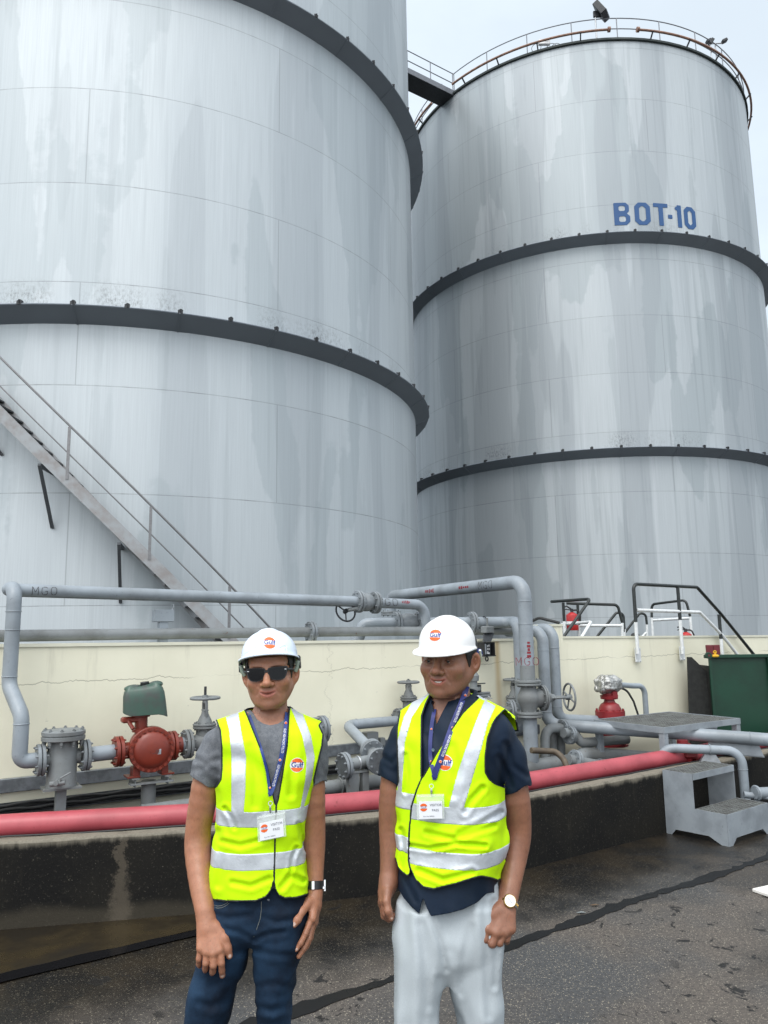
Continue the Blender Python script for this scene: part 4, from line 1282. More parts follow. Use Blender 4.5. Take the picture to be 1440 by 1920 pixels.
for k in range(10):
    t = 2 * pi * k / 10; e = np.array([math.cos(t), math.sin(t), 0]) * .125 + np.array([st_[0], st_[1], zt_s]); mb.cyl(e - Z3 * .05, e + Z3 * .07, .007, n=6); mb.cyl(e - Z3 * .035, e - Z3 * .012, .012, n=6); mb.cyl(e + Z3 * .05, e + Z3 * .062, .012, n=6)
mb.build('lid', M['pipe_old'], o)
MB().box([st_[0], st_[1], zb_s - .006], (.24, .16, .014), (U3, N3, Z3)).build('base_plate', M['pipe_old'], o)
MB().box([st_[0], st_[1], (zb_s - .012) / 2], (.065, .065, zb_s - .012), (U3, N3, Z3)).build('post', M['pipe_old'], o)
dv = np.array([st_[0], st_[1], zb_s + .05]) + N3 * .10 - U3 * .03
mb = MB(); mb.cyl(dv - N3 * .02, dv + N3 * .06 - U3 * .03, .016, n=10); mb.cyl(dv + N3 * .02 - U3 * .06 - Z3 * .01, dv + N3 * .05 + U3 * .03, .018, n=10); mb.tube([dv + N3 * .05, dv + N3 * .06 + Z3 * .03, dv + N3 * .06 + U3 * .06 + Z3 * .06], .006, 6); mb.build('drain_cock', M['pipe_old'], o)
flange(o, onl(160), la, 0.105)
o2 = pipe('spool_pipe', 'short tapered grey spool between the strainer and the red meter', [onl(168), onl(186), onl(192), onl(214)], 0.052, 'pipe', 0)
# meter
mc = onl(281); o = thing('flow_meter', 'round rust red flow meter with a ring of bolts and a nameplate', 'flow meter', [mc[0], mc[1], 0])
fd = nrm(N3 * 0.94 - U3 * 0.10)     # the cover faces the apron
mb = MB(); R = 0.158
mb.lathe(mc - fd * .14, fd, [(.10, 0), (.135, .02), (.14, .06), (.14, .21)], 36)
mb.cyl(onl(222), onl(340), .058, n=20); mb.build('body', M['meter'], o)
mb = MB(); mb.lathe(mc + fd * .06, fd, [(R, -.04), (R, -.002), (R - .002, 0), (R - .002, .004), (R, .006), (R, .034), (R - .004, .038), (.128, .040), (.122, .052), (.09, .070), (.04, .078), (.001, .080)], 40)
x, y, d = frame(fd)
for k in range(22):
    t = 2 * pi * k / 22; e = mc + fd * .098 + (x * math.cos(t) + y * math.sin(t)) * .143; mb.cyl(e, e + fd * .016, .011, n=6)
mb.build('cover', M['meter'], o)
for px_f, s in ((222, -1), (322, 1)): flange(o, onl(px_f), la, 0.105, 'meter', th=.024)
pl_c = mc + fd * .135
tx = nrm(np.cross(Z3, fd)); tx = tx if tx[0] > 0 else -tx
plate = MB().box(pl_c + tx * .02 - Z3 * .012, (.075, .036, .005), (tx, Z3, fd), .001).build('nameplate', M['light_steel'], o)
mb = MB()
for i in range(4): mb.box(pl_c + tx * .02 - Z3 * (.001 + .007 * i) + fd * .0035, (.05 if i != 2 else .06, .0022, .001), (tx, Z3, fd))
mb.build('print', M['stencil_black'], plate)
nk = atw(263, 1350, .45); nk[:2] = (onl(263))[:2]; z0n, z1n = mc[2] + .12, atw(263, 1337, .45)[2]
mb = MB(); b = np.array([nk[0], nk[1], z0n]); mb.lathe(b, Z3, [(.062, 0), (.062, .02), (.045, .025), (.045, z1n - z0n - .03), (.062, z1n - z0n - .025), (.062, z1n - z0n)], 20)
mb.box(b + Z3 * .09 - U3 * .08, (.12, .07, .04), (U3, N3, Z3), .01); mb.cyl(b + Z3 * .09 - U3 * .10 + N3 * .02, b + Z3 * .03 - U3 * .07 + N3 * .06, .014, n=8); mb.box(b + Z3 * (z1n - z0n + .012) + U3 * .02, (.2, .14, .024), (U3, N3, Z3), .006)
mb.build('neck', M['meter'], o)
zp = atw(270, 1450, .45)[2]
mb = MB()
for s in (-1, 1):
    q = np.array([mc[0], mc[1], zp - .02]) + U3 * s * .115; mb.box(q, (.05, .20, .006), (U3, N3, Z3)); mb.box(q - Z3 * .028, (.006, .18, .055), (U3, N3, Z3)); 
mb.box(np.array([mc[0], mc[1], zp - .055]) + N3 * .06, (.30, .08, .010), (U3, N3, Z3))
mb.build('bracket', M['pipe_old'], o)
mb = MB()
for s in (-1, 1): q = np.array([mc[0], mc[1], zp + .02]) + U3 * s * .10; mb.box(q + Z3 * .0, (.05, .1, .07), (U3, N3, Z3), .008); mb.box(q - Z3 * .03 + U3 * s * .02, (.09, .13, .012), (U3, N3, Z3), .002)
mb.build('foot', M['meter'], o)
MB().cyl([mc[0], mc[1], 0], [mc[0], mc[1], zp - .05], .052, n=18).build('pedestal', M['pipe_old'], o)
# cut-down jerrycan over the register
jc = np.array([nk[0], nk[1], z1n + .105]) + U3 * .015
o = thing('jerrycan', 'weathered green jerrycan with a black cap covering the head of the red meter', 'jerrycan', jc - Z3 * .09)
jx_ = nrm(U3 * .97 + N3 * .22 + Z3 * 0.10); jy_ = nrm(np.cross(Z3, jx_)); jz_ = np.cross(jx_, jy_)
rings = []
for z, sx, sy in ((-.115, .150, .105), (-.112, .153, .108), (-.02, .148, .105), (.03, .144, .102), (.062, .135, .095), (.082, .115, .080), (.088, .09, .06)):
    rg = []
    for k in range(32):
        t = 2 * pi * k / 32; c_, s_ = math.cos(t), math.sin(t); p_ = 0.32
        zz_ = z + (0.018 * (1 - min(1, abs(abs(c_) * 1.6 - 1.0) / .6)) if z > .07 else 0)
        zz_ += (-0.035 * c_ if z < -.1 else 0)
        rg.append(jc + jx_ * sx * np.sign(c_) * abs(c_) ** p_ + jy_ * sy * np.sign(s_) * abs(s_) ** p_ + jz_ * zz_)
    rings.append(rg)
mb = MB(); mb.rings(rings, True, False, True); mb.build('shell', M['jerry'], o, True, 40)
mb = MB(); mb.sphere(jc + jz_ * .085 + jx_ * .085, (.055, .06, .028), 14, 8, (jx_, jy_, jz_)); mb.sphere(jc + jz_ * .082 - jx_ * .075, (.06, .06, .025), 14, 8, (jx_, jy_, jz_)); mb.build('shoulder', M['jerry'], o)
MB().lathe(jc + jz_ * .085 + jx_ * .012, jz_, [(.030, 0), (.032, .004), (.032, .026), (.028, .031)], 18).build('cap', M['black'], o)
# after the meter: reducer, gate valve, end flange
pipe('spool_pipe', 'short grey spool between the red meter and the gate valve', [onl(328), onl(352)], .052, 'pipe', 0)
vcen = onl(383); hb_ = atw(381, 1361, .45)[2] - vcen[2]; hw_ = atw(381, 1309, .45)[2] - vcen[2]
gate_valve('grey gate valve with a flat handwheel and rising stem behind the left man', vcen, la, Z3, .05, 0.26, hb_, hw_, .105, flR=.105, stem=.085)
vend = onl(604)
pipe('spool_pipe', 'grey pipe ending in a bolted blind flange beside the left man', [onl(410), vend], .052, 'pipe', 0, [(vend, la, .11)])
q = onl(560) + Z3 * .075 + N3 * .0; pipe('drip_pipe', 'thin grey pipe above the blind flange behind the left man', [q - la * .3, onl(602) + Z3 * .088], .014, 'pipe_old', 0)
hq = aty(609, 1434, 6.55); o = thing('handwheel', 'pale grey handwheel edge-on behind the left man, above the low pipe', 'handwheel', hq)
handwheel(o, hq, nrm(U3 * .85 + N3 * .55), .105, 'pipe', 3, .010); MB().cyl(hq - U3 * .02, hq - U3 * .3 + N3 * -.1, .014, n=8).build('stem', M['pipe_old'], o)

# ---- channel and cable tray on the wall
c0, c1 = atw(-200, 1498, .03), atw(1010, 1372, .03); zc = atw(340, 1438, .03)[2]
c0[2] = c1[2] = zc
mb = MB(); cl = np.linalg.norm(c1 - c0); mb.box((c0 + c1) / 2, (cl, .045, .095), (U3, N3, Z3), .004)
tag(mb.build('cable_trunking', M['galv']), 'galvanised steel trunking fixed low along the cream wall', 'trunking')
q = atw(694, 1386, .1); o = thing('pipe_bracket', 'square grey bracket box on the trunking under the bent pipe', 'bracket', q)
MB().box(q, (.12, .10, .13), (U3, N3, Z3), .006).build('box', M['pipe_old'], o); MB().box(q + U3 * .12 - Z3 * .03, (.05, .05, .07), (U3, N3, Z3), .004).build('lug', M['pipe_old'], o)
ct = thing('cable_tray', 'perforated tray of black cables low on the cream wall', 'cable tray', atw(0, 1515, .05))
a0, a1 = atw(-200, 1535, .05), atw(700, 1437, .05); zc2 = atw(200, 1494, .05)[2]; a0[2] = a1[2] = zc2
mb = MB(); L_ = np.linalg.norm(a1 - a0)
mb.box((a0 + a1) / 2 - N3 * .02, (L_, .012, .075), (U3, N3, Z3)); mb.box((a0 + a1) / 2 - Z3 * .034, (L_, .07, .006), (U3, N3, Z3)); mb.build('tray', M['dark_steel'], ct)
for i in range(4):
    pts = [a0 + U3 * L_ * k / 50 + N3 * (.012 + .014 * (i % 2)) + Z3 * (-.02 + .017 * i + .006 * math.sin(k * 1.3 + i * 2)) for k in range(51)]
    MB().tube(pts, .010, 7).build('cable', M['rubber'], ct)

# ---- Z-bent pipe and header between the men
z0 = atw(760, 1350, .16); z1 = atw(650, 1362, .16); z2 = atw(697, 1408, .75); z1[2] = z0[2]
zd = nrm(z2 - z1)
pZ = pipe('bent_pipe', 'grey pipe with a sharp bend between the two men', [z0 + U3 * 0.9, z0, z1, z2], .045, 'pipe', .09, [(z2, zd, .095)], welds=[(z1 + U3 * .10, U3)])
tee = atw(702, 1424, .84); z3 = atw(646, 1433, .84)
hd = nrm(np.array([tee[0] - z3[0], tee[1] - z3[1], 0]))
o = thing('pipe_tee', 'grey tee with two blank bolted flanges between the men', 'pipe fitting', tee)
mb = MB(); mb.tube([z2, tee], .045, 16); tl = z3.copy(); tl[2] = tee[2] - .02; mb.tube([tee, tl], .045, 16)
fdv = nrm(N3 * .9 + U3 * -.15 - Z3 * .0); mb.tube([tee, tee + fdv * .10], .045, 16); mb.build('tube', M['pipe_old'], o)
flange(o, tl, nrm(tee - tl), .100); flange(o, tee + fdv * .10, fdv, .100)
for cc_, dd_ in ((tl, nrm(tl - tee)), (tee + fdv * .10, fdv)): MB().lathe(cc_ + dd_ * .006, dd_, [(.097, 0), (.097, .019)], 28).build('blank_plate', M['pipe_old'], o)
q = atw(672, 1440, .84)
mb = MB(); mb.torus(tl + (tee - tl) * .45, tee - tl, .049, .006, 20, 6); mb.build('clamp', M['light_steel'], o)
o = thing('pipe_stand', 'grey angle stand with two posts under the blank flanged tee', 'support', [q[0], q[1], 0])
for px_, w_ in ((661, .085), (683, .055)):
    q = atw(px_, 1450, .84); zt_q = tl[2] - .052; MB().box([q[0], q[1], zt_q / 2], (w_, .05, zt_q), (hd, np.cross(Z3, hd), Z3)).build('post', M['pipe_old'], o)
qa, qb = atw(655, 1446, .84), atw(687, 1446, .84); qa[2] = qb[2] = tl[2] - .056
MB().box((qa + qb) / 2, (np.linalg.norm(qb - qa), .06, .018), (nrm(qb - qa), nrm(np.cross(Z3, qb - qa)), Z3), .003).build('cross_bar', M['pipe_old'], o)
l0, l1_ = atw(560, 1483, .62), atw(760, 1459, .62); l1_[2] = l0[2] = (l0[2] + l1_[2]) / 2
pL = pipe('low_pipe', 'dull grey pipe low in the trench between the men', [l0 - U3 * 1.2, l0, l1_, l1_ + U3 * 1.0], .055, 'pipe_old', 0)
q = l0 + U3 * .36; MB().torus(q, U3, .060, .007, 22, 6).build('clamp', M['pipe_old'], pL)
tag(MB().box([q[0], q[1], (q[2] - .06) / 2], (.13, .13, q[2] - .06), (U3, N3, Z3), .01).build('plinth_block', M['bund']), 'small concrete block under the low trench pipe', 'block')

# ---- valves behind the right man
v1 = atw(767, 1345, .16)
gate_valve('grey gate valve with a flat handwheel left of the right man', v1, U3, Z3, .045, .22, .17, atw(767, 1279, .16)[2] - v1[2], .095, stem=.03, flR=.09)
v2 = atw(888, 1300, .16); o = thing('valve', 'small grey valve with a chained lever behind the right man', 'valve', v2)
mb = MB(); mb.cyl(v2 - Z3 * .1, v2 + Z3 * .16, .04, n=14); mb.lathe(v2 + Z3 * .03, Z3, [(.07, 0), (.07, .03)], 18); mb.lathe(v2 + Z3 * .12, Z3, [(.055, 0), (.06, .05), (.035, .09), (.02, .12)], 16); mb.build('body', M['pipe_old'], o)
mb = MB(); mb.cyl(v2 + U3 * .0 - Z3 * .03, v2 + U3 * .20 - Z3 * .03, .022, n=12); mb.box(v2 + U3 * .08 + Z3 * .0, (.22, .05, .014), (U3, N3, Z3)); mb.build('branch', M['pipe_old'], o)
mb = MB(); 
for i in range(7): mb.torus(v2 + U3 * (.02 + .028 * i) - Z3 * (.06 + .012 * math.sin(i)) + N3 * .03, (U3 if i % 2 else Z3), .014, .004, 10, 5)
mb.build('chain', M['light_steel'], o)
mb = MB(); mb.cyl(v2 + U3 * .07 + Z3 * .0, v2 + U3 * .07 + Z3 * .08, .022, n=10); mb.box(v2 + U3 * .09 + Z3 * .09, (.11, .02, .010), (U3, N3, Z3)); mb.build('lever', M['dark_steel'], o)
v3 = atw(966, 1352, .12)
gate_valve('grey gate valve close to the wall, half hidden by the drop pipe', v3 - Z3 * .02, U3, Z3, .05, .22, atw(966, 1309, .12)[2] - v3[2] + .02, atw(966, 1274, .12)[2] - v3[2] + .02, .10, stem=.02, flR=.095)
q = atw(955, 1335, .30); pipe('stub_pipe', 'stubby grey pipe with a bolted flange beside the right man\'s shoulder', [q - U3 * .45, q + U3 * .02], .055, 'pipe_old', 0, [(q + U3 * .03, nrm(U3 * .9 + N3 * .4), .115)])
# gauge box with a raised lid hung from the manifold
gb = atw(910, 1217, .12); o = thing('gauge_box', 'black gauge box with its lid raised, hung from the manifold pipe', 'gauge box', gb)
gx_ = nrm(U3 * .9 - N3 * .25); gy_ = nrm(np.cross(Z3, gx_))       # gy_: away from camera
mb = MB(); w_, h_ = .175, .135
for (c_, s_) in ((gb + gy_ * .05, (w_, .008, h_)), (gb - gx_ * w_ / 2, (.008, .11, h_)), (gb + gx_ * w_ / 2, (.008, .11, h_)), (gb - Z3 * h_ / 2, (w_ + .02, .12, .010))): mb.box(c_, s_, (gx_, gy_, Z3))
mb.build('case', M['black'], o)
mb = MB(); mb.box(gb + gx_ * .02, (w_ * .5, .05, h_ * .9), (gx_, gy_, Z3), .004); mb.build('movement', M['dark_steel'], o)
mb = MB(); mb.box(gb - gx_ * .06 - gy_ * .03, (.05, .02, h_ * .8), (gx_, gy_, Z3), .006); mb.build('cover_glass', M['light_steel'], o)
mb = MB()
for dx, dz in ((.01, .03), (.01, .0), (.01, -.03), (.035, .035), (.035, .0)): mb.box(gb + gx_ * (dx - .01) - gy_ * .028 + Z3 * dz, (.012, .004, .018), (gx_, gy_, Z3))
mb.box(gb + gx_ * .012 - gy_ * .028 - Z3 * .042, (.04, .004, .014), (gx_, gy_, Z3)); mb.build('dial_marks', M['white_plastic'], o)
lt_ = gb + Z3 * (h_ / 2 + .004); lz = nrm(Z3 * .62 + gx_ * .15 + gy_ * -.55)
mb = MB(); mb.prism([lt_ - gx_ * .11 - gy_ * .06, lt_ + gx_ * .02 - gy_ * .06, lt_ + gx_ * .14 - gy_ * .02 + Z3 * .085, lt_ + gx_ * -.01 - gy_ * .0 + Z3 * .085], gy_ * .012)
mb.prism([lt_ + gx_ * .02 - gy_ * .06, lt_ + gx_ * .09 - gy_ * -.04, lt_ + gx_ * .16 + gy_ * .0 + Z3 * .085, lt_ + gx_ * .14 - gy_ * .02 + Z3 * .085], gy_ * .012); mb.build('lid', M['dark_steel'], o)
mb = MB(); q = lt_ + gx_ * .05 + Z3 * .12; mb.box(q, (.14, .07, .07), (gx_, gy_, Z3), .008); mb.cyl(q + Z3 * .03, q + Z3 * .12, .010, n=8); mb.build('hanger', M['pipe_old'], o)
for dx in (-.09, .02): MB().torus(gb + gx_ * dx - Z3 * (h_ / 2 + .03), gy_, .022, .006, 16, 6, ).build('cable_loop', M['rubber'], o)

# ---- low cluster right of the riser
def wp(px, py, v): return atw(px, py, v)
p0 = wp(1022, 1432, .42); p1 = wp(1022, 1366, .42); p2 = wp(1056, 1365, .42)
pipe('riser_pipe', 'small grey riser bending right to a black flange beside the thick riser', [p0, p1, p2], .047, 'pipe_old', .10, [(p2, U3, .085)])
for px_, v_, lb in ((1036, .30, 'short dark grey pipe stub standing behind the small bent riser'), (1051, .30, 'short grey pipe stub below the dark flange')):
    a, b = wp(px_, 1440, v_), wp(px_, 1372, v_); pipe('stub_pipe', lb, [a, b], .048, 'pipe_old', 0, welds=[(a + Z3 * .12, Z3)])
a, b, c_, d_ = wp(1056, 1374, .50), wp(1076, 1374, .50), wp(1090, 1393, .54), wp(1112, 1394, .56)
pipe('offset_pipe', 'grey offset pipe with a dark flange sloping down to the right', [a, b, c_, d_ + U3 * .5], .048, 'pipe_old', .08, [(wp(1068, 1378, .50), nrm(b - a), .09)])
a, b = wp(1086, 1437, .55), wp(1086, 1420, .55); c_ = wp(1300, 1428, .62)
pipe('trench_pipe', 'fat dull grey pipe lying in the trench under the low step', [wp(1080, 1455, .6), wp(1088, 1415, .55), wp(1110, 1416, .55), c_], .078, 'pipe_old', .14)
a, b = wp(1072, 1424, .70), wp(1160, 1443, .74); pipe('trench_pipe', 'grey trench pipe with a bolted flange beside the hose', [a - U3 * .05, b, b + U3 * .6], .055, 'pipe_old', 0, [(wp(1078, 1426, .7), nrm(b - a), .10)])
hs = [wp(996, 1407, .62), wp(1020, 1408, .64), wp(1042, 1409, .68), wp(1056, 1422, .74), wp(1066, 1444, .80), wp(1074, 1475, .82)]
tag(MB().tube(hs, .028, 12, True, .12).build('hose', M['hose']), 'scuffed brown hose bending down into the trench beside the riser', 'hose')
pipe('trench_pipe', 'dull grey pipe low along the trench behind the right man', [f0 - U3 * 2.6 - N3 * .3 - Z3 * .02, f0 - U3 * .9 - N3 * .3 - Z3 * .02], .07, 'pipe_old', 0)

# ---- red actuated valve and its conduit
rv = wp(1147, 1390, .35); o = thing('motor_valve', 'dark red valve with a foil wrapped motor on top, behind the platform', 'valve', [rv[0], rv[1], 0])
zz = lambda py: atw(1147, py, .35)[2]
b = np.array([rv[0], rv[1], 0.])
mb = MB(); mb.lathe(b, Z3, [(.17, zz(1398)), (.17, zz(1394)), (.12, zz(1393)), (.10, zz(1380)), (.13, zz(1376)), (.13, zz(1345)), (.155, zz(1344)), (.155, zz(1332)), (.12, zz(1331)), (.115, zz(1327)), (.095, zz(1320)), (.06, zz(1316)), (.055, zz(1312))], 28)
for k in range(4): e = np.array([math.cos(k * pi / 2 + .6), math.sin(k * pi / 2 + .6), 0]); mb.box(b + e * .13 + Z3 * zz(1389), (.04, .09, .10), (np.cross(Z3, e), e, Z3), .01)
for k in range(12): e = np.array([math.cos(k * pi / 6), math.sin(k * pi / 6), 0]); mb.cyl(b + e * .14 + Z3 * zz(1335), b + e * .14 + Z3 * zz(1328.5), .011, n=6)
mb.build('body', M['red'], o)
mb = MB(); mb.lathe(b, Z3, [(.05, zz(1314)), (.05, zz(1311)), (.09, zz(1310)), (.095, zz(1303)), (.07, zz(1302)), (.07, zz(1298))], 24); mb.box(b + Z3 * zz(1302) + N3 * .07, (.07, .05, .08), (U3, N3, Z3), .01); mb.build('neck', M['red'], o)
cm = b + Z3 * zz(1284)
mb = MB(); mb.box(cm + Z3 * .01, (.25, .22, .19), (U3, N3, Z3), .055); mb.box(cm - U3 * .13, (.05, .13, .14), (U3, N3, Z3), .02)
mo = mb.build('foil_wrap', M['foil'], o, True, 60)
mo.modifiers.new('sub', 'SUBSURF').levels = 3; mo.modifiers['sub'].render_levels = 3; mo.modifiers['sub'].subdivision_type = 'SIMPLE'
tx_ = bpy.data.textures.new('crumple', 'CLOUDS'); tx_.noise_scale = .05; dm = mo.modifiers.new('crumple', 'DISPLACE'); dm.texture = tx_; dm.strength = .035; dm.texture_coords = 'LOCAL'
cp = [cm + U3 * .13, wp(1185, 1286, .30), wp(1208, 1286, .30), wp(1212, 1345, .30)]
pipe('conduit', 'bent grey conduit from the foil wrapped motor down behind the platform', cp, .030, 'pipe', .10)
tag(MB().tube([cm + U3 * .14 - Z3 * .02, wp(1176, 1295, .40), wp(1188, 1315, .42), wp(1198, 1345, .42)], .012, 8, True, .12).build('cable', M['rubber']), 'black cable hanging from the foil wrapped motor', 'cable')

# ---- steel platform with grating and its low step
zp_ = .81
LF, FR = atz(1114, 1349, zp_), atz(1244, 1364, zp_)
ea = FR - LF; la_ = np.linalg.norm(ea); ea = ea / la_; eb = nrm(np.array([-ea[1], ea[0], 0])); eb = eb if eb @ U3 > 0 else -eb
BR = atz(1360, 1344, zp_); lb_ = float((BR - FR) @ eb)
def grate(mb, o, e1, l1, e2, l2, z, n1, n2, th=.006, h=.028):
    for i in range(n1 + 1): mb.box(o + e1 * (l1 * i / n1) + e2 * l2 / 2 + Z3 * (z - h / 2), (th, l2, h), (e1, e2, Z3))
    for j in range(n2 + 1): mb.box(o + e1 * l1 / 2 + e2 * (l2 * j / n2) + Z3 * (z - .006), (l1, th, .010), (e1, e2, Z3))
o = thing('access_platform', 'grey steel access platform with a grating top spanning the pipes', 'platform', [LF[0], LF[1], 0])
base = np.array([LF[0], LF[1], 0.])
mb = MB(); grate(mb, base + ea * .012 + eb * .012, ea, la_ - .024, eb, lb_ - .024, zp_ - .004, 26, 34, .005, .022); mb.build('grating', M['grating'], o, False)
mb = MB()
for (c_, s_, axx) in ((base + ea * la_ / 2, (la_, .012, .055), 0), (base + ea * la_ / 2 + eb * lb_, (la_, .012, .055), 0), (base + eb * lb_ / 2, (.012, lb_, .055), 0), (base + ea * la_ + eb * lb_ / 2, (.012, lb_, .055), 0)):
    mb.box(c_ + Z3 * (zp_ - .027), s_, (ea, eb, Z3))
mb.build('frame', M['steel_paint'], o, False)
for i, j in ((0, 0), (1, 0), (1, 1), (0, 1)):
    q = base + ea * (.03 + (la_ - .06) * i) + eb * (.03 + (lb_ - .06) * j); MB().box(q + Z3 * (zp_ - .055) / 2, (.06, .06, zp_ - .057), (ea, eb, Z3), .003).build('leg', M['steel_paint'], o)
zs2 = .44; sb_ = base - eb * .28 - ea * .06; 
mb = MB(); grate(mb, sb_ + ea * .01, ea, la_ + .02, eb, .24, zs2, 26, 6, .005, .02); mb.box(sb_ + ea * la_ / 2 - eb * .008 + Z3 * (zs2 - .025), (la_ + .12, .010, .06), (ea, eb, Z3)); mb.box(sb_ + ea * la_ / 2 + eb * .25 + Z3 * (zs2 - .025), (la_ + .12, .010, .05), (ea, eb, Z3)); mb.build('low_step', M['steel_paint'], o, False)
for i in (.16, .9): q = sb_ + ea * la_ * i + eb * .06; MB().box(q + Z3 * (zs2 - .05) / 2, (.05, .05, zs2 - .05), (ea, eb, Z3)).build('step_leg', M['pipe_old'], o)

# ---- pink fire main behind the bund
Lp = off_line(subdiv(BUND[1:-1], .25), .255)
pk = [np.array([p[0], p[1], .535]) for p in Lp]
o = thing('fire_main', 'long faded red fire main lying behind the low bund wall', 'pipe', pk[0])
MB().tube(pk, .074, 24).build('tube', M['pink'], o)
q = [p for p in pk if pix(p)[0] > 1215][0]
mb = MB(); fx = nrm(np.array([.82, .57, 0])); qf = q + fx * .33
for s in (0, .09): mb.lathe(qf + fx * s, fx, [(.11, 0), (.11, .03)], 24)
mb.tube([qf + fx * .05, qf + fx * .05 + Z3 * .14], .05, 14); mb.box(qf + fx * .05 + np.array([.03, -.09, .03]), (.12, .08, .09), None, .02); mb.build('coupling', M['red'], o)

# ---- two-step stool
o = thing('step_stool', 'grey painted two step steel stool with grating treads on the asphalt', 'steps', atz(1250, 1562, 0))
s0 = atz(1250, 1562, 0); s1 = atz(1367, 1588, 0)
ea = s1 - s0; la_ = np.linalg.norm(ea); ea /= la_; eb = nrm(np.array([-ea[1], ea[0], 0])); eb = eb if eb[0] > 0 else -eb
zu = aty(1246, 1443, s0[1])[2]; zl = aty(1363, 1528, s1[1])[2]; wd_ = .66; mid_ = la_ * .50
prof = [(0, 0), (.05, 0), (.09, .045), (la_ * .70, .05), (la_ - .06, .0), (la_, 0), (la_, zl), (mid_, zl), (mid_, zu), (0, zu)]
for k in (0, 1):
    q = s0 + eb * (wd_ * k - (.006 if k else 0)); mb = MB(); vs = [q + ea * x + Z3 * z for x, z in prof]
    n_ = len(vs); mb.add(vs + [v + eb * .006 for v in vs], [tuple(range(n_ - 1, -1, -1)), tuple(range(n_, 2 * n_))] + [(i, (i + 1) % n_, n_ + (i + 1) % n_, n_ + i) for i in range(n_)])
    mb.build('side_panel', M['steel_paint'], o, False)
mb = MB(); pr2 = [(0, 0), (.06, 0), (.12, .05), (wd_ - .12, .05), (wd_ - .06, 0), (wd_, 0), (wd_, zl - .001), (0, zl - .001)]
vs = [s0 + ea * (la_ + .003) + eb * x + Z3 * z for x, z in pr2]; n_ = len(vs); mb.add(vs + [v - ea * .006 for v in vs], [tuple(range(n_)), tuple(range(2 * n_ - 1, n_ - 1, -1))] + [(i, (i + 1) % n_, n_ + (i + 1) % n_, n_ + i) for i in range(n_)]); mb.build('front_apron', M['steel_paint'], o, False)
MB().box(s0 + ea * (mid_ + .004) + eb * wd_ / 2 + Z3 * (zu - .025), (.006, wd_ - .014, .05), (ea, eb, Z3)).build('tread_nosing', M['steel_paint'], o)
for (x0, x1, z) in ((.012, mid_ - .006, zu), (mid_ + .012, la_ - .010, zl)):
    mb = MB(); grate(mb, s0 + ea * x0 + eb * .012, ea, x1 - x0, eb, wd_ - .024, z + .002, 7, 15, .005, .022)
    rngs = 8
    for j in range(15):
        for i in range(7):
            mb.box(s0 + ea * (x0 + (x1 - x0) * (i + .5) / 7) + eb * (.012 + (wd_ - .024) * (j + .5) / 15) + Z3 * (z - .010), ((x1 - x0) / 7 * .5, .006, .010), (ea, nrm(eb + ea * .4), Z3))
    mb.build('tread', M['grating'], o, False)
# looped grey pipe over the bund beside the stool
p0 = aty(1233, 1440, 7.25); p1 = aty(1236, 1399, 7.25); p2 = aty(1390, 1408, 7.12); p3 = aty(1392, 1500, 7.12); p1[2] = p2[2] + .02
p3[:2] = p2[:2]; p0[:2] = p1[:2]
pP = pipe('vent_pipe', 'slim grey pipe looping over the bund wall behind the stool', [p0 - Z3 * .1, p1, p2, p3 - Z3 * .02], .040, 'pipe', .13, welds=[(p2 - Z3 * .16, Z3), (p3 + Z3 * .01, Z3)])
q = p1 + (p2 - p1) * .62; d_ = nrm(p2 - p1); MB().torus(q, d_, .044, .005, 20, 6).build('clamp', M['pipe'], pP)
mb = MB(); n2 = nrm(np.cross(Z3, d_)); mb.prism([q - d_ * .09 - Z3 * .115, q + d_ * .09 - Z3 * .115, q + d_ * .05 - Z3 * .045, q - d_ * .05 - Z3 * .045], n2 * .05); mb.build('saddle', M['light_steel'], pP)
a = aty(1418, 1487, 6.95); pipe('drain_pipe', 'grey pipe with a collar at the right edge beside the stool', [a - U3 * .02, a + nrm([.9, .25, -.03]) * .8], .048, 'pipe', 0, welds=[(a, U3)])
MB().torus(a, nrm([.9, .25, 0]), .055, .012, 20, 8).build('collar', M['pipe'], bpy.data.objects['drain_pipe'])
a = aty(1397, 1490, 6.98); b = aty(1500, 1502, 6.9); o = pipe('hose_pipe', 'thin grey pipe with a coupling just right of the vent pipe foot', [a, b], .022, 'pipe', 0); MB().cyl(a - nrm(b - a) * .01, a + nrm(b - a) * .06, .028, n=12).build('coupling', M['pipe'], o)

# ---- green skip
yk = 9.25
o = thing('skip_container', 'dark green steel skip with a black sloping side at the right edge', 'skip', aty(1328, 1440, yk))
g0 = aty(1329, 1234, yk); zt_g = g0[2]; g0[2] = 0.04; gu = nrm([1, -.05, 0]); gv = nrm([.05, 1, 0])
mb = MB(); mb.box(g0 + gu * .75 + gv * .02 + Z3 * (zt_g / 2), (1.5, .012, zt_g), (gu, gv, Z3)); mb.build('front_panel', M['green'], o, False)
mb = MB(); mb.box(g0 + gu * .73 + Z3 * (zt_g - .02), (1.56, .06, .04), (gu, gv, Z3), .004); mb.box(g0 + gu * .70 - gv * .01 + Z3 * zt_g / 2, (.05, .04, zt_g - .06), (gu, gv, Z3)); mb.box(g0 + gu * .012 - gv * .006 + Z3 * zt_g / 2, (.03, .02, zt_g - .06), (gu, gv, Z3)); mb.build('rim', M['green'], o, False)
wq = [aty(x, y, yk + .12) for x, y in ((1289, 1232), (1297, 1232), (1330, 1264), (1336, 1342), (1336, 1432), (1296, 1432))]
mb = MB(); mb.prism(wq, gv * .03); mb.build('side_wing', M['skip_black'], o, False)
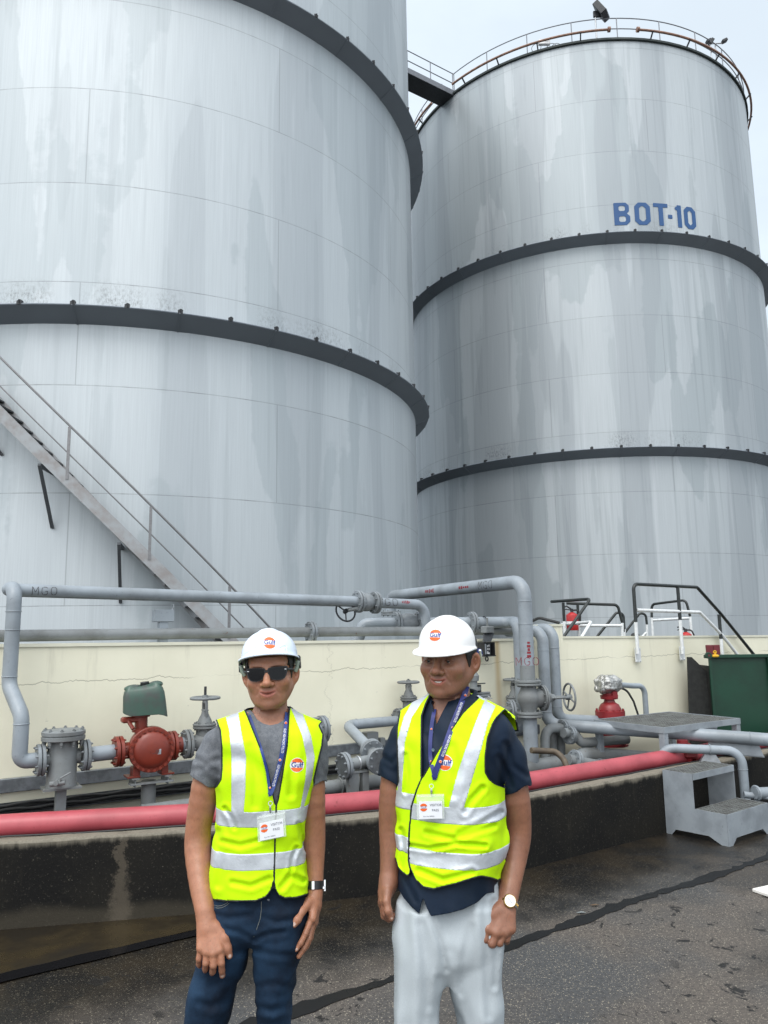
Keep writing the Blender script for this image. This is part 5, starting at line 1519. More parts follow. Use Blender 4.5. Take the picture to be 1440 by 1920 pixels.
mb = MB(); mb.box(g0 + gu * .75 + gv * .45 + Z3 * .06, (1.5, .8, .04), (gu, gv, Z3)); mb.box(g0 + gu * .75 + gv * .85 + Z3 * zt_g * .4, (1.5, .03, zt_g * .8), (gu, gv, Z3)); mb.box(g0 + gu * .02 + gv * .44 + Z3 * zt_g * .45, (.03, .8, zt_g * .9), (gu, gv, Z3)); mb.build('tub', M['skip_black'], o, False)
q = aty(1337, 1221, yk + .1); mo_ = thing('maroon_board', 'small maroon folding board standing on the rim of the green skip', 'board', q - Z3 * .07)
mb = MB(); mb.box(q - gu * .042, (.08, .03, .15), (gu, gv, Z3), .004); mb.box(q + gu * .042, (.078, .03, .15), (gu, gv, Z3), .004); mb.build('panel', M['maroon'], mo_)
q = aty(1341, 1230, yk - .02); o = thing('yellow_clamp', 'yellow clamp hooked on the rim of the green skip', 'clamp', q); mb = MB(); mb.box(q, (.08, .05, .035), (gu, gv, Z3), .012); mb.cyl(q + Z3 * .01, q + Z3 * .05, .012, n=10); mb.build('body', M['yellow'], o); MB().torus(q + Z3 * .045, gv, .018, .005, 14, 6).build('ring', M['yellow'], o)
q = aty(1328, 1229, yk - .02); o = thing('hinge_wheel', 'small green wheel at the corner of the green skip', 'wheel', q); MB().lathe(q - gv * .02, gv, [(.035, 0), (.038, .005), (.038, .035), (.035, .04)], 20).build('disc', M['green'], o); MB().lathe(q - gv * .026, gv, [(.012, 0), (.012, .01)], 10).build('hub', M['maroon'], o)


# ---- handrails
def railing(label, segs, plates=(), r=.021):
    o = thing('handrail', label, 'handrail', segs[0][1][0], 'black and white handrails at the wall')
    for nm, pts, mt in segs: MB().tube(pts, r, 12, True, .07 if nm != 'post' else 0).build(nm, M[mt], o)
    for p in plates: mb = MB(); mb.box(p, (.095, .012, .17), (U3, N3, Z3), .003); [mb.cyl(p + U3 * dx + Z3 * dz, p + U3 * dx + Z3 * dz + N3 * .016, .008, n=6) for dx in (-.03, .03) for dz in (-.07, .07)]; mb.build('base_plate', M['rail_white'], o)
    return o


V = .05
W = lambda x, y, v=V: atw(x, y, v)
def vert(xy, ytop, v=V):
    b = W(*xy, v); t = W(xy[0], ytop, v); t[:2] = b[:2]; return b, t
def split(b, t, f): return b + (t - b) * f
pz1 = W(1192, 1095); pz2 = W(1307, 1101); pz3 = W(1351, 1150); pz4 = W(1414, 1228); pz5 = pz4 + (pz4 - pz3) * 1.0
b1, b2, b3 = W(1196, 1226), W(1280, 1226), W(1355, 1236)
t1 = b1.copy(); t1[2] = pz1[2]; t2 = b2.copy(); t2[2] = W(1273, 1100)[2]; t3 = b3.copy(); t3[2] = W(1351, 1152)[2]
m1, m2, m3, m4 = W(1194, 1144), W(1312, 1148), W(1354, 1191), W(1386, 1232); m5 = m4 + (m4 - m3)
b3g = b3.copy(); b3g[2] = .3
railing('tall black and white stair handrail bolted to the cream wall near the skip',
        [('top_rail', [split(b1, t1, .45), t1, pz2, pz3, pz4, pz5], 'rail_black'), ('mid_rail', [m1, m2, m3, m4, m5], 'rail_white'),
         ('post', [b1, split(b1, t1, .45)], 'rail_white'), ('post', [b2, split(b2, t2, .50)], 'rail_white'), ('post', [split(b2, t2, .50), t2], 'rail_black'),
         ('post', [b3g, split(b3, t3, .45)], 'rail_white'), ('post', [split(b3, t3, .45), t3], 'rail_black')],
        [W(1196, 1228, .012), W(1279, 1225, .012)])
Y2 = 10.6
A_ = lambda x, y, yy=Y2: aty(x, y, yy)
def gnd(p): q = p.copy(); q[2] = .0; return q
def post(seg, x, yt, ym, yy):
    t = A_(x, yt, yy); m_ = t.copy(); m_[2] = A_(x, ym, yy)[2]; seg += [('post', [gnd(t), m_], 'rail_white'), ('post', [m_, t], 'rail_black')]
s = [('top_rail', [A_(1034, 1128, 10.9), A_(1107, 1123, 10.1), A_(1056, 1195, 9.8), A_(1030, 1232, 9.8)], 'rail_black'), ('mid_rail', [A_(1054, 1171, 10.9), A_(1108, 1166, 10.1), A_(1090, 1196, 9.8), A_(1070, 1232, 9.8)], 'rail_white')]
post(s, 1056, 1130, 1165, 10.7)
railing('black topped handrail with a folded return at the stile by the first extinguisher', s)
s = [('top_rail', [A_(1062, 1131, 11.1), A_(1158, 1134, 11.1), A_(1167, 1168, 11.1)], 'rail_black'), ('mid_rail', [A_(1083, 1173, 11.1), A_(1166, 1173, 11.1)], 'rail_white'), ('post', [A_(1167, 1168, 11.1), A_(1167, 1215, 11.1)], 'rail_white')]
post(s, 1083, 1133, 1172, 11.1)
railing('straight black topped handrail just behind the folded one at the stile', s)
s = [('top_rail', [A_(1112, 1203, 12.2), A_(1157, 1147, 12.2), A_(1169, 1152, 12.2), A_(1171, 1185, 12.2)], 'rail_black'), ('post', [A_(1171, 1180, 12.2), A_(1171, 1225, 12.2)], 'rail_white')]
railing('small sloping black handrail behind the stile, its left one', s)
s = [('top_rail', [A_(1165, 1195, 12.8), A_(1200, 1149, 12.8), A_(1211, 1152, 12.8), A_(1213, 1171, 12.8)], 'rail_black'), ('post', [A_(1213, 1171, 12.8), A_(1213.5, 1215, 12.8)], 'rail_white'), ('mid_rail', [A_(1195, 1203, 12.8), A_(1212, 1186, 12.8)], 'rail_white')]
railing('small sloping black handrail beside the tall stair rail, farther right', s, r=.02)
s = [('top_rail', [A_(1222, 1158, 12.4), A_(1222, 1133, 12.4), A_(1286, 1125, 11.9), A_(1294, 1156, 11.9)], 'rail_black'), ('mid_rail', [A_(1224, 1163, 12.4), A_(1294, 1159, 11.9)], 'rail_white'), ('post', [A_(1222, 1158, 12.4), gnd(A_(1222, 1158, 12.4))], 'rail_white'), ('post', [A_(1294, 1156, 11.9), gnd(A_(1294, 1156, 11.9))], 'rail_white')]
railing('low hoop handrail seen through the tall stair rail', s, r=.02)


def extinguisher(label, x, yt, yb, yy):
    t, b = aty(x, yt, yy), aty(x, yb, yy); h = t[2] - b[2]; r = .085; c = b.copy()
    o = thing('fire_extinguisher', label, 'fire extinguisher', c, 'fire extinguishers behind the wall')
    MB().lathe(c, Z3, [(r * .9, 0), (r, .02), (r, h * .80), (r * .92, h * .87), (r * .55, h * .95), (r * .3, h)], 24).build('cylinder', M['ext_red'], o)
    MB().lathe(c + Z3 * h * .30, Z3, [(r + .001, 0), (r + .001, h * .2)], 24, False).build('label_band', M['white_plastic'], o)
    mb = MB(); q = c + Z3 * h; mb.cyl(q, q + Z3 * .05, .022, n=10); mb.tube([q + Z3 * .04, q + np.array([-.07, 0, .09]), q + np.array([-.12, 0, .07])], .012, 8); mb.tube([q + Z3 * .03, q + np.array([-.08, 0, .045]), q + np.array([-.12, 0, .03])], .009, 8); mb.build('valve_head', M['dark_steel'], o)
    MB().tube([q + Z3 * .03, q + np.array([.08, -.02, .03]), q + np.array([.115, -.02, -.05]), q + np.array([.11, -.02, -h * .55])], .012, 8, True, .05).build('hose', M['rubber'], o)
extinguisher('red fire extinguisher hung on the stile handrail, fully in view', 1074, 1148, 1182, 11.0)
extinguisher('red fire extinguisher cut off by the wall, seen through the tall stair rail', 1288, 1185, 1216, 11.6)
q = aty(1191, 1192, 12.0); tag(MB().sphere(q, (.07, .05, .05), 14, 8).build('rubber_bump', M['rubber']), 'small black rubber lump on the wall edge beside the tall stair rail', 'rubber block')
# ================================================================== people
def attr_mat(name, build):
    m, t = mat(name); build(m, t); return m


def skin_mat(name, c, c2):
    m, t = mat(name)
    at = t.node('ShaderNodeVertexColor', layer_name='tone')
    n1 = t.noise(t.obj, 22, 4, 0.6); n2 = t.noise(t.obj, 420, 2, 0.5)
    base = t.mix(t.mapr(n1, 0.35, 0.65), c, c2)
    hr = t.noise(t.scale(t.obj, 1, 1, .22), 330, 2, 0.6); po = t.noise(t.obj, 130, 3, 0.65)
    base = t.mix(t.mapr(hr, 0.56, 0.72, 0, 0.34), base, tuple(q * .30 for q in c))
    base = t.mix(t.mapr(po, 0.35, 0.7, 0, 0.25), base, tuple(q * f for q, f in zip(c, (1.25, 1.1, 1.05))))
    base = t.mix(1.0, base, at.outputs['Color'], 'MULTIPLY')
    base = t.mix(t.math('SUBTRACT', 1.0, at.outputs['Alpha']), base, (0.62, 0.47, 0.40))
    setp(t, base, t.mapr(n1, .3, .7, 0.38, 0.52), 0, t.bump(t.math('ADD', n2, po), 0.22, 0.0008), 0.5)
    t.b.inputs['Subsurface Weight'].default_value = 0.12
    t.b.inputs['Subsurface Radius'].default_value = (0.012, 0.005, 0.003); t.b.inputs['Subsurface Scale'].default_value = 0.5
    return m


def cloth_mat(name, c, c2, weave=900, rough=0.85, sc_=6, bump=0.15, sheen=0.0, stretch=(1, 1, 1), kv=.18):
    m, t = mat(name)
    n1 = t.noise(t.scale(t.obj, *stretch), sc_, 5, 0.6); n2 = t.noise(t.obj, weave, 2, 0.5)
    col_ = t.mix(t.mapr(n1, 0.35, 0.68), c, c2)
    k = t.mapr(n2, 0.3, 0.7, 1 - kv, 1 + kv); col_ = t.mix(1.0, col_, t.comb(k, k, k), 'MULTIPLY')
    setp(t, col_, rough, 0, t.bump(t.math('ADD', n2, t.math('MULTIPLY', n1, 2.0)), bump, 0.002), 0.25)
    if sheen: t.b.inputs['Sheen Weight'].default_value = sheen
    return m


M['skin_a'] = skin_mat('brown_skin_a', (0.375, 0.172, 0.101), (0.32, 0.142, 0.083))
M['skin_b'] = skin_mat('brown_skin_b', (0.275, 0.126, 0.076), (0.23, 0.104, 0.063))
M['hivis'] = cloth_mat('hi_vis_yellow', (0.58, 0.93, 0.0), (0.54, 0.88, 0.0), 900, 0.75, 5, 0.04, kv=.06)
m_, t_ = mat('reflective_tape'); n_ = t_.noise(t_.obj, 9, 4, 0.6); n2_ = t_.noise(t_.obj, 600, 2)
setp(t_, t_.mix(t_.mapr(n_, 0.35, 0.65), (0.60, 0.64, 0.68), (0.50, 0.535, 0.57)), 0.42, 0.25, t_.bump(t_.math('ADD', n_, t_.math('MULTIPLY', n2_, .1)), 0.5, 0.012), 0.5); M['tape'] = m_
M['edging'] = plain('black_edging', (0.012, 0.015, 0.016), 0.7)
M['tee'] = cloth_mat('grey_marl', (0.125, 0.135, 0.150), (0.165, 0.175, 0.19), 500, 0.9, 60, 0.12)
M['navy'] = cloth_mat('navy_cotton', (0.0035, 0.0105, 0.022), (0.0055, 0.0155, 0.036), 900, 0.6, 4, 0.12)
M['jeans'] = cloth_mat('indigo_denim', (0.0020, 0.0062, 0.0155), (0.0125, 0.037, 0.077), 650, 0.85, 4.5, 0.3)
M['chino'] = cloth_mat('light_grey_trouser', (0.43, 0.475, 0.50), (0.38, 0.42, 0.445), 800, 0.85, 4, 0.10, stretch=(1, 1, .25), kv=.07)
M['hair'] = plain('black_hair', (0.008, 0.007, 0.007), 0.55, 0, 0.5, 150, 0.6)
M['helmet_a'] = plain('helmet_white_cool', (0.70, 0.78, 0.90), 0.28, 0, 0.02, 5, 0.0); M['helmet_b'] = plain('helmet_white', (0.84, 0.84, 0.83), 0.32, 0, 0.02, 5, 0.0)
M['shade'] = plain('sunglass_black', (0.004, 0.004, 0.005), 0.10, 0, 0.0, 20, 0.0, 0.28)
M['ribbon'] = plain('blue_ribbon', (0.014, 0.04, 0.20), 0.55); M['ribbon_b'] = plain('blue_ribbon_violet', (0.018, 0.026, 0.15), 0.55)
M['logo_o'] = plain('logo_orange', (0.80, 0.13, 0.018), 0.5, 0, .03); M['logo_w'] = plain('logo_white', (0.82, 0.83, 0.84), 0.5, 0, .03); M['logo_b'] = plain('logo_blue', (0.012, 0.045, 0.26), 0.5, 0, .03)
M['card'] = plain('card_white', (0.78, 0.80, 0.83), 0.35, 0, .02)
M['ink'] = plain('ink_grey', (0.10, 0.11, 0.14), 0.6)
M['chrome'] = plain('chrome', (0.62, 0.62, 0.62), 0.18, 1.0, .05); M['gold'] = plain('gold', (0.72, 0.48, 0.16), 0.22, 1.0, .05)
m_, t_ = mat('clear_sleeve'); setp(t_, (0.9, 0.95, 0.92), 0.25, 0, None, .5); t_.b.inputs['Alpha'].default_value = 0.28; M['clear'] = m_
M['eye'] = plain('eye_white', (0.55, 0.50, 0.46), 0.15, 0, .05); M['iris'] = plain('iris_dark', (0.012, 0.007, 0.005), 0.12)
M['teeth'] = plain('teeth', (0.62, 0.58, 0.52), 0.25, 0, .05)
M['shoe'] = plain('black_leather', (0.015, 0.014, 0.013), 0.4)


def axes(yaw, pitch, roll):
    R = Matrix.Rotation(yaw, 3, 'Z') @ Matrix.Rotation(pitch, 3, 'X') @ Matrix.Rotation(roll, 3, 'Y')
    return np.array(R)                      # columns: right, back, up


def interp(x, pts):
    a = np.array(pts, float); return np.interp(x, a[:, 0], a[:, 1])


def head_sdf(q, smile=0.0, w=1.0):
    """q: head coordinates in metres (x right, y back, z up; eyes at z = 0)"""
    x, y, z = q[:, 0], q[:, 1], q[:, 2]; ax = np.abs(x); s = np.stack([ax, y, z], 1).astype(np.float32)
    d = ell(q, (0, .016, .040), (.074 * w, .094, .082))
    rows = [(.050, 0, -.006, .066 * w, .080), (.020, 0, -.006, .0665 * w, .081), (-.010, 0, -.008, .0690 * w, .079), (-.035, 0, -.012, .0680 * w, .075), (-.060, 0, -.018, .0640 * w, .070), (-.082, 0, -.026, .0555 * w, .062), (-.099, 0, -.036, .0425 * w, .050), (-.110, 0, -.046, .027, .034)]
    d = smin(d, loft(q, rows, 0, 2.25), .018)
    d = smin(d, rcone(s, (.056 * w, .010, -.045), (.026, -.056, -.092), .019, .017), .024)           # jaw
    d = smin(d, ell(s, (.040 * w, -.060, -.028), (.026, .024, .022)), .022)                        # cheek
    d = smin(d, rcone(s, (.004, -.081, .021), (.044, -.066, .026), .0095, .009), .018)          # brow
    d = smax(d, -ell(s, (.0325, -.099, -.001), (.0175, .018, .0125)), .014)                      # eye socket
    d = smin(d, ell(s, (.032, -.0705, -.001), (.0150, .0150, .0125)), .005)                      # lids
    d = smin(d, ell(q, (0, -.066, -.060), (.034, .025, .026)), .018)                            # muzzle
    d = smin(d, rcone(q, (0, -.086, .010), (0, -.106, -.030), .0080, .0125), .010)                # nose bridge
    d = smin(d, ell(q, (0, -.108, -.0335), (.0125, .0125, .0105)), .008)
    d = smin(d, ell(s, (.0158, -.096, -.0365), (.0085, .0105, .0080)), .007)                     # nostril wing
    d = smax(d, -ell(s, (.0075, -.1035, -.0445), (.0042, .0055, .0045)), .003)
    d = smin(d, ell(q, (0, -.070, -.102), (.018, .016, .014)), .014)                             # chin
    lift = smile * 14.0 * ax * ax
    ql = np.stack([x, y, z - lift], 1).astype(np.float32)
    d = smin(d, ell(ql, (0, -.0845, -.0605), (.0285, .0068, .0050)), .006)                       # lips
    d = smin(d, ell(ql, (0, -.0840, -.0715), (.0240, .0076, .0062)), .006)
    d = smax(d, -ell(ql, (0, -.0955, -.0655), (.0315, .0085, .0014 + .0022 * (smile > .5))), .0025)
    d = smax(d, -rcone(s, (.0190, -.0965, -.038), (.0365, -.0850, -.066), .0022, .0026), .006)    # smile fold
    # ears
    R = axes(math.radians(-38), 0, math.radians(8)); c = np.array([.0795 * w, .012, -.008], np.float32)
    e = (s - c) @ R
    de = ell(e, (.004, 0, 0), (.0065, .0185, .0315)); de = smin(de, ell(e, (.002, -.006, -.027), (.0055, .0095, .010)), .006)
    de = smax(de, -ell(e, (.0105, -.003, .003), (.0085, .0100, .0185)), .003); de = smin(de, ell(e, (.004, -.001, .004), (.0035, .003, .012)), .003)
    d = smin(d, de, .006)
    return d


def finger(P, pts, r0, r1):
    n = len(pts); return chain(P, pts, [r0 + (r1 - r0) * i / (n - 1) for i in range(n)], .003)


def hand_sdf(P, wrist, wr, knk, fingers, thumb, fr=.0095, tr=.0105, palm=.0125):
    d = rcone(P, wrist, np.mean(knk, 0) * .45 + np.asarray(wrist) * .55, wr, .024)
    for k in knk: d = smin(d, rcone(P, np.asarray(wrist) * .75 + np.mean(knk, 0) * .25 + (k - np.mean(knk, 0)) * .45, k, .0155, palm), .012)
    f = None
    for i, pts in enumerate(fingers):
        g = finger(P, pts, fr * (1.05, 1.08, 1.02, .9)[i], fr * (.80, .82, .78, .7)[i]); f = g if f is None else np.minimum(f, g)
    d = smin(d, f, .0032)
    t = chain(P, thumb, [tr * 1.55] + [tr * 1.15] * (len(thumb) - 2) + [tr * .85], .006)
    return smin(d, t, .009)


class Cloth:
    """triangle surface of a garment; clip with fields, then link as one mesh part"""
    def __init__(s, f, lo, hi, h):
        V, Q = surface_nets(f, lo, hi, h); s.V, s.T = V, tris(Q)

    def cut(s, field): 
        c = Cloth.__new__(Cloth); c.V, c.T = clip(s.V, s.T, field(s.V)); return c

    def push(s, d):
        c = Cloth.__new__(Cloth); c.V = s.V + vnormals(s.V, s.T) * d; c.T = s.T; return c

    def link(s, name, mt, parent, thick=0.0):
        o = link_mesh(name, s.V, s.T, mt, parent, True, None)
        if thick: md = o.modifiers.new('thick', 'SOLIDIFY'); md.thickness = thick; md.offset = -1; md.use_rim = True
        return o


def bvh_of(objs):
    Vs, Fs = [], []; b = 0
    for o in objs:
        n = len(o.data.vertices); co = np.empty(n * 3, np.float32); o.data.vertices.foreach_get('co', co)
        Vs += [tuple(p) for p in co.reshape(-1, 3) + world_loc(o)]
        Fs += [tuple(i + b for i in p.vertices) for p in o.data.polygons]; b += n
    return BVHTree.FromPolygons(Vs, Fs)


def seen(bv, px, py, lift=0.0):
    d = ray(px, py); d = d / np.linalg.norm(d)
    h = bv.ray_cast(Vector(CAMV), Vector(d))
    if h[0] is None: return None, None
    n = np.array(h[1]); n = n if n @ d < 0 else -n
    return np.array(h[0]) + n * lift, n


def ribbon_on(bv, path, width, lift, name, mt, parent, step=3.0):
    P = []
    for a, b in zip(path[:-1], path[1:]):
        n = max(1, int(math.hypot(b[0] - a[0], b[1] - a[1]) / step))
        P += [(a[0] + (b[0] - a[0]) * k / n, a[1] + (b[1] - a[1]) * k / n) for k in range(n)]
    P.append(path[-1]); pts = []; nn = []; last = None
    for p in P:
        q, n = seen(bv, *p)
        if q is None: continue
        pts.append(q); nn.append(n)
    pts = np.array(pts); nn = np.array(nn)
    for _ in range(6): pts[1:-1] = .5 * pts[1:-1] + .25 * (pts[:-2] + pts[2:]); nn[1:-1] = .5 * nn[1:-1] + .25 * (nn[:-2] + nn[2:])
    dist = [np.linalg.norm(p - CAMV) for p in pts]
    mb = MB(); rg = []
    for i, p in enumerate(pts):
        d = nrm(pts[min(i + 1, len(pts) - 1)] - pts[max(i - 1, 0)]); n = nrm(nn[i] * .4 + nrm(CAMV - p) * .6); s = nrm(np.cross(n, d)); n = np.cross(d, s)
        q = p + nrm(CAMV - p) * lift; w = width / 2
        rg.append([q - s * w - n * .0008, q + s * w - n * .0008, q + s * w + n * .0008, q - s * w + n * .0008])
    mb.rings(rg); return mb.build(name, mt, parent, True, 30), pts, nn


def badge(parent, target, c, rt, up, n, R, tilt=0.0, band=None, off=.0007):
    """round emblem: white rim, orange caps, white band with blue word"""
    c_, s_ = math.cos(tilt), math.sin(tilt); r2, u2 = rt * c_ + up * s_, up * c_ - rt * s_
    V2, Fc = disc2d(R); o = decal(V2, Fc, c, r2, u2, n, target, 'emblem', M['logo_w'], parent, off)
    for y0, y1 in ((.36, .93), (-.93, -.36)):
        V2, Fc = band2d(R * .93, y0 * R, y1 * R); decal(V2, Fc, c, r2, u2, n, target, 'emblem_orange', M['logo_o'], o, off + .0004)
    V2, Fc = text2d('Gulf', R * 1.0, R * .022); V2 = V2 * np.array([.98, 1.0]); decal(V2, Fc, c, r2, u2, n, target, 'emblem_word', M['logo_b'], o, off + .0006)
    return o


def build_helmet(parent, H0, R, mt, rx, ry, hgt, peak, back, side, drop, ridge, zc, yc):
    """hard hat shell from rings; local frame as the head"""
    n = 72; prof = []
    T = np.linspace(0, 2 * pi, n, endpoint=False)            # 0 = front (-y)
    cx, cy = np.sin(T), -np.cos(T)
    rings = []
    def put(x, y, z): return H0 + R @ np.array([x, y + yc, z + zc])
    fr = np.clip(np.cos(T), 0, 1) ** 1.6; bk = np.clip(-np.cos(T), 0, 1) ** 2
    lip = side + (peak - side) * fr + (back - side) * bk
    zz = list(np.sin(np.linspace(pi / 2 - .02, .0, 26)))
    def ring(z01, grow, dz=0.0, thick=0.0):
        k = (1 - z01 ** 2.25) ** (1 / 2.05); out = []
        for i in range(n):
            x = (rx - thick) * k * cx[i]; y = (ry - thick) * k * cy[i]; z = (hgt - thick) * z01
            if ridge:
                b = ridge * max(0, 1 - (abs(x) / .030) ** 4) * min(1, max(0, (z01 - .35) / .3)) if abs(x) < .03 else 0
                z += b
            out.append(put(x, y, z + dz))
        return out
    for z in zz: rings.append(ring(z, 0))
    for s, dz in ((.12, -.004), (.35, -.006), (.7, -.007), (.93, -.007), (1.0, -.009), (.98, -.012), (.7, -.011), (.3, -.010), (-.05, -.008)):
        rings.append([put((rx + lip[i] * s) * cx[i], (ry + lip[i] * s) * cy[i], dz - drop * fr[i] * max(s, 0) - .012 * bk[i] * max(s, 0)) for i in range(n)])
    for z in (.05, .3, .6, .85, .98): rings.append(ring(z, 0, 0, .006))
    mb = MB(); mb.rings(rings, True, True, True)
    return mb.build('helmet', mt, parent, True, 50)


def person(cfg):
    Y0 = cfg['Y']; P3 = lambda x, y, dy=0.0: aty(x, y, Y0 + dy)
    sc_px = FOC / (Y0 * math.cos(PITCH))
    foot = P3(*cfg['mid'], 0); foot[2] = 0
    root = thing('person', cfg['label'], 'person', foot)
    yaw = cfg['yaw']; fdir = np.array([math.sin(yaw), -math.cos(yaw), 0])
    rows = []
    for (py, xl, xr, b, dy) in cfg['torso']:
        l, r = P3(xl, py, dy), P3(xr, py, dy); a = (r[0] - l[0]) / 2
        a = math.sqrt(max(a * a - (b * math.sin(yaw)) ** 2, .02 ** 2)) / abs(math.cos(yaw))
        rows.append(((l[2] + r[2]) / 2, (l[0] + r[0]) / 2, Y0 + dy, a, b))
    rows.sort(); RW = np.array(rows)
    ctr = lambda P: np.stack([np.interp(P[:, 2], RW[:, 0], RW[:, 1]), np.interp(P[:, 2], RW[:, 0], RW[:, 2])], 1)
    front = lambda P: (P[:, :2] - ctr(P)) @ fdir[:2]
    hull = lambda P, g: loft(P, rows, yaw, 2.5, g)
    J = lambda L: [P3(x, y, dy) for x, y, dy, *_ in L]
    sl = cfg['sleeves']; slj = [J(s) for s in sl]; slr = [[q[3] for q in s] for s in sl]
    fold = cfg['fold']
    lo = np.array([P3(cfg['x0'], 1400)[0] - .05, Y0 - .22, P3(700, 1740)[2]]); hi = np.array([P3(cfg['x1'], 1400)[0] + .05, Y0 + .22, P3(700, cfg['ytop'])[2]])

    # --- shirt
    def f_shirt(P):
        d = hull(P, -.016)
        for j, r in zip(slj, slr): d = smin(d, chain(P, j, r, .02), .022)
        return d + fold(P, 'shirt')
    sh = Cloth(f_shirt, lo, hi, .0048)
    for j in slj:
        a = nrm(j[-1] - j[-2]); e = j[-1]; md = j[0]
        near = lambda V, j=j, a=a, e=e: np.where(rcone(V, j[0], j[-1] + a * .1, .075, .075) < 0, (e - V) @ a + .006 * np.sin((V[:, 0] + V[:, 1]) * 60), 1.0)
        sh = sh.cut(near)
    zneck = P3(700, cfg['neck_z'])[2]
    def neckf(V):
        px, py = pix(V); fr = py - interp(px, cfg['neckline'])
        return np.where(front(V) > -.01, fr, (zneck - V[:, 2]) * 500)
    sh = sh.cut(neckf)
    def hemf(V):
        px, py = pix(V); return interp(px, cfg['shirt_hem']) - py
    sh = sh.cut(hemf)
    if 'placket' in cfg: sh = sh
    shirt = sh.link(cfg['shirt'], M[cfg['shirt_mat']], root, .0025)

    # --- vest
    def f_vest(P):
        d = hull(P, .0)
        for j, r in zip(slj, slr): d = smin(d, chain(P, [j[0], j[0] * .6 + j[-1] * .4], [r[0] + .011, r[0] + .010], .02), .03)
        return d + fold(P, 'vest')
    ve = Cloth(f_vest, lo, hi, .0045)
    cut = cfg['vest']
    armL = lambda V: (lambda p: p[0] - interp(p[1], cut['armL']))(pix(V))
    def armR(V):
        px, py = pix(V); return np.where(front(V) > cut.get('armR_front', -1), interp(py, cut['armR']), interp(py, cut.get('armR_back', cut['armR']))) - px
    def vneck(V):
        px, py = pix(V); l = interp(py, cut['vL']) - px; r = px - interp(py, cut['vR'])
        f = np.maximum(l, r); return np.where(front(V) > 0, np.where(py < cut['vbot'], f, 50), (P3(700, cut['backneck'])[2] - V[:, 2]) * 600)
    def hem(V):
        px, py = pix(V); return np.where(front(V) > 0, interp(px, cut['hem']), cut['hem_back']) - py
    zipx = lambda V: (lambda p: p[0] - interp(p[1], cut['zip']))(pix(V))
    def slv(V):
        o = np.full(len(V), 9.0)
        for j, r in zip(slj, slr): o = np.minimum(o, (chain(V, [j[0] * .45 + j[1] * .55, j[1], j[2]], [r[1], r[1], r[2]], .01) - .004) * 550)
        px, py = pix(V); o = np.where((px > cut.get('back_x', 9999)) & (py > 1300), np.minimum(o, 1371 - py), o)
        return np.where(front(V) < cut.get('armR_front', -.03), o, 9.0)
    fields = [armL, armR, vneck, hem, slv]
    for f in fields: ve = ve.cut(f)
    # dark edging along every cut edge and the zip
    def edge(V):
        w_ = np.full(len(V), 99.0)
        for f in fields: w_ = np.minimum(w_, f(V))
        z = np.abs(zipx(V)) - cut['zipw'] + 2.6; px, py = pix(V)
        return np.minimum(w_, np.where((py > cut['vbot'] - 6) & (front(V) > 0), z + 0.0, 99)) - 2.6
    body_ve = ve.cut(edge)
    ed = ve.cut(lambda V: -edge(V))
    # tape
    yv = lambda V: V[:, 2]
    (a1, a2), (b1, b2) = cut['bands']; zz = lambda y: P3(cut['bandx'], y, -.12)[2]
    dzl = cut.get('left_shift', 0.0)
    def bandf(y1, y2):
        z1, z2 = zz(y1), zz(y2)
        def f(V):
            s = np.where((front(V) > 0) & (zipx(V) < 0), dzl, 0.0); z = V[:, 2] - s
            return np.minimum(z1 - z, z - z2)
        return f
    def vert(V):
        px, py = pix(V); out = np.full(len(V), -1.0)
        for (L, R) in cut['verts']:
            out = np.maximum(out, np.minimum(np.minimum(px - interp(py, L), interp(py, R) - px), np.where(zipx(V) < 0, cut['vert_end'] - (22 if dzl else 0), cut['vert_end']) - py))
        loc = (V[:, :2] - ctr(V)) @ np.array([math.cos(yaw), math.sin(yaw)])
        bk = np.minimum(.022 - np.abs(np.abs(loc) - .085), V[:, 2] - zz(a1)) * 500
        return np.where(front(V) > 0, out, bk)
    fb1, fb2 = bandf(a1, a2), bandf(b1, b2)
    tape = lambda V: np.maximum(np.maximum(fb1(V), fb2(V)) * 550, vert(V))
    yel = body_ve.cut(lambda V: -tape(V)); tp = body_ve.cut(tape)
    vest = yel.link('hi_vis_vest', M['hivis'], root, .0022)
    tp.push(.0004).link('reflective_tape', M['tape'], vest, .0022)
    ed.push(.0008).link('edging', M['edging'], vest, .003)

    # --- trousers
    prow = [((P3(xl, py, dy)[2]), (P3(xl, py, dy)[0] + P3(xr, py, dy)[0]) / 2, Y0 + dy, (P3(xr, py, dy)[0] - P3(xl, py, dy)[0]) / 2, b) for py, xl, xr, b, dy in cfg['pelvis']]
    legs = []
    for L in cfg['legs']:
        lr = [((P3(xl, py, dy)[2]), (P3(xl, py, dy)[0] + P3(xr, py, dy)[0]) / 2, Y0 + dy, (P3(xr, py, dy)[0] - P3(xl, py, dy)[0]) / 2, b) for py, xl, xr, b, dy in L]
        legs.append(lr)
    def f_pants(P, g=0.0):
        d = loft(P, prow, yaw * .6, 2.5, g)
        l0_, l1_ = [loft(P, lr, 0, 2.2, g) for lr in legs]
        d = smin(d, smin(l0_, l1_, .008), .022)
        return d + (fold(P, 'pants') if g == 0 else 0)
    xs = [r[1] - r[3] for lr in legs for r in lr] + [r[1] - r[3] for r in prow]; xe = [r[1] + r[3] for lr in legs for r in lr] + [r[1] + r[3] for r in prow]
    zb = min(r[0] for lr in legs for r in lr); zt = max(r[0] for r in prow)
    pa = Cloth(f_pants, (min(xs) - .04, Y0 - .22, zb - .02), (max(xe) + .04, Y0 + .22, zt + .02), .0058)
    pa = pa.cut(lambda V: V[:, 2] - (zb + .012)).cut(lambda V: (zt - .012) - V[:, 2])
    pants = pa.link(cfg['pants'], M[cfg['pants_mat']], root, .003)
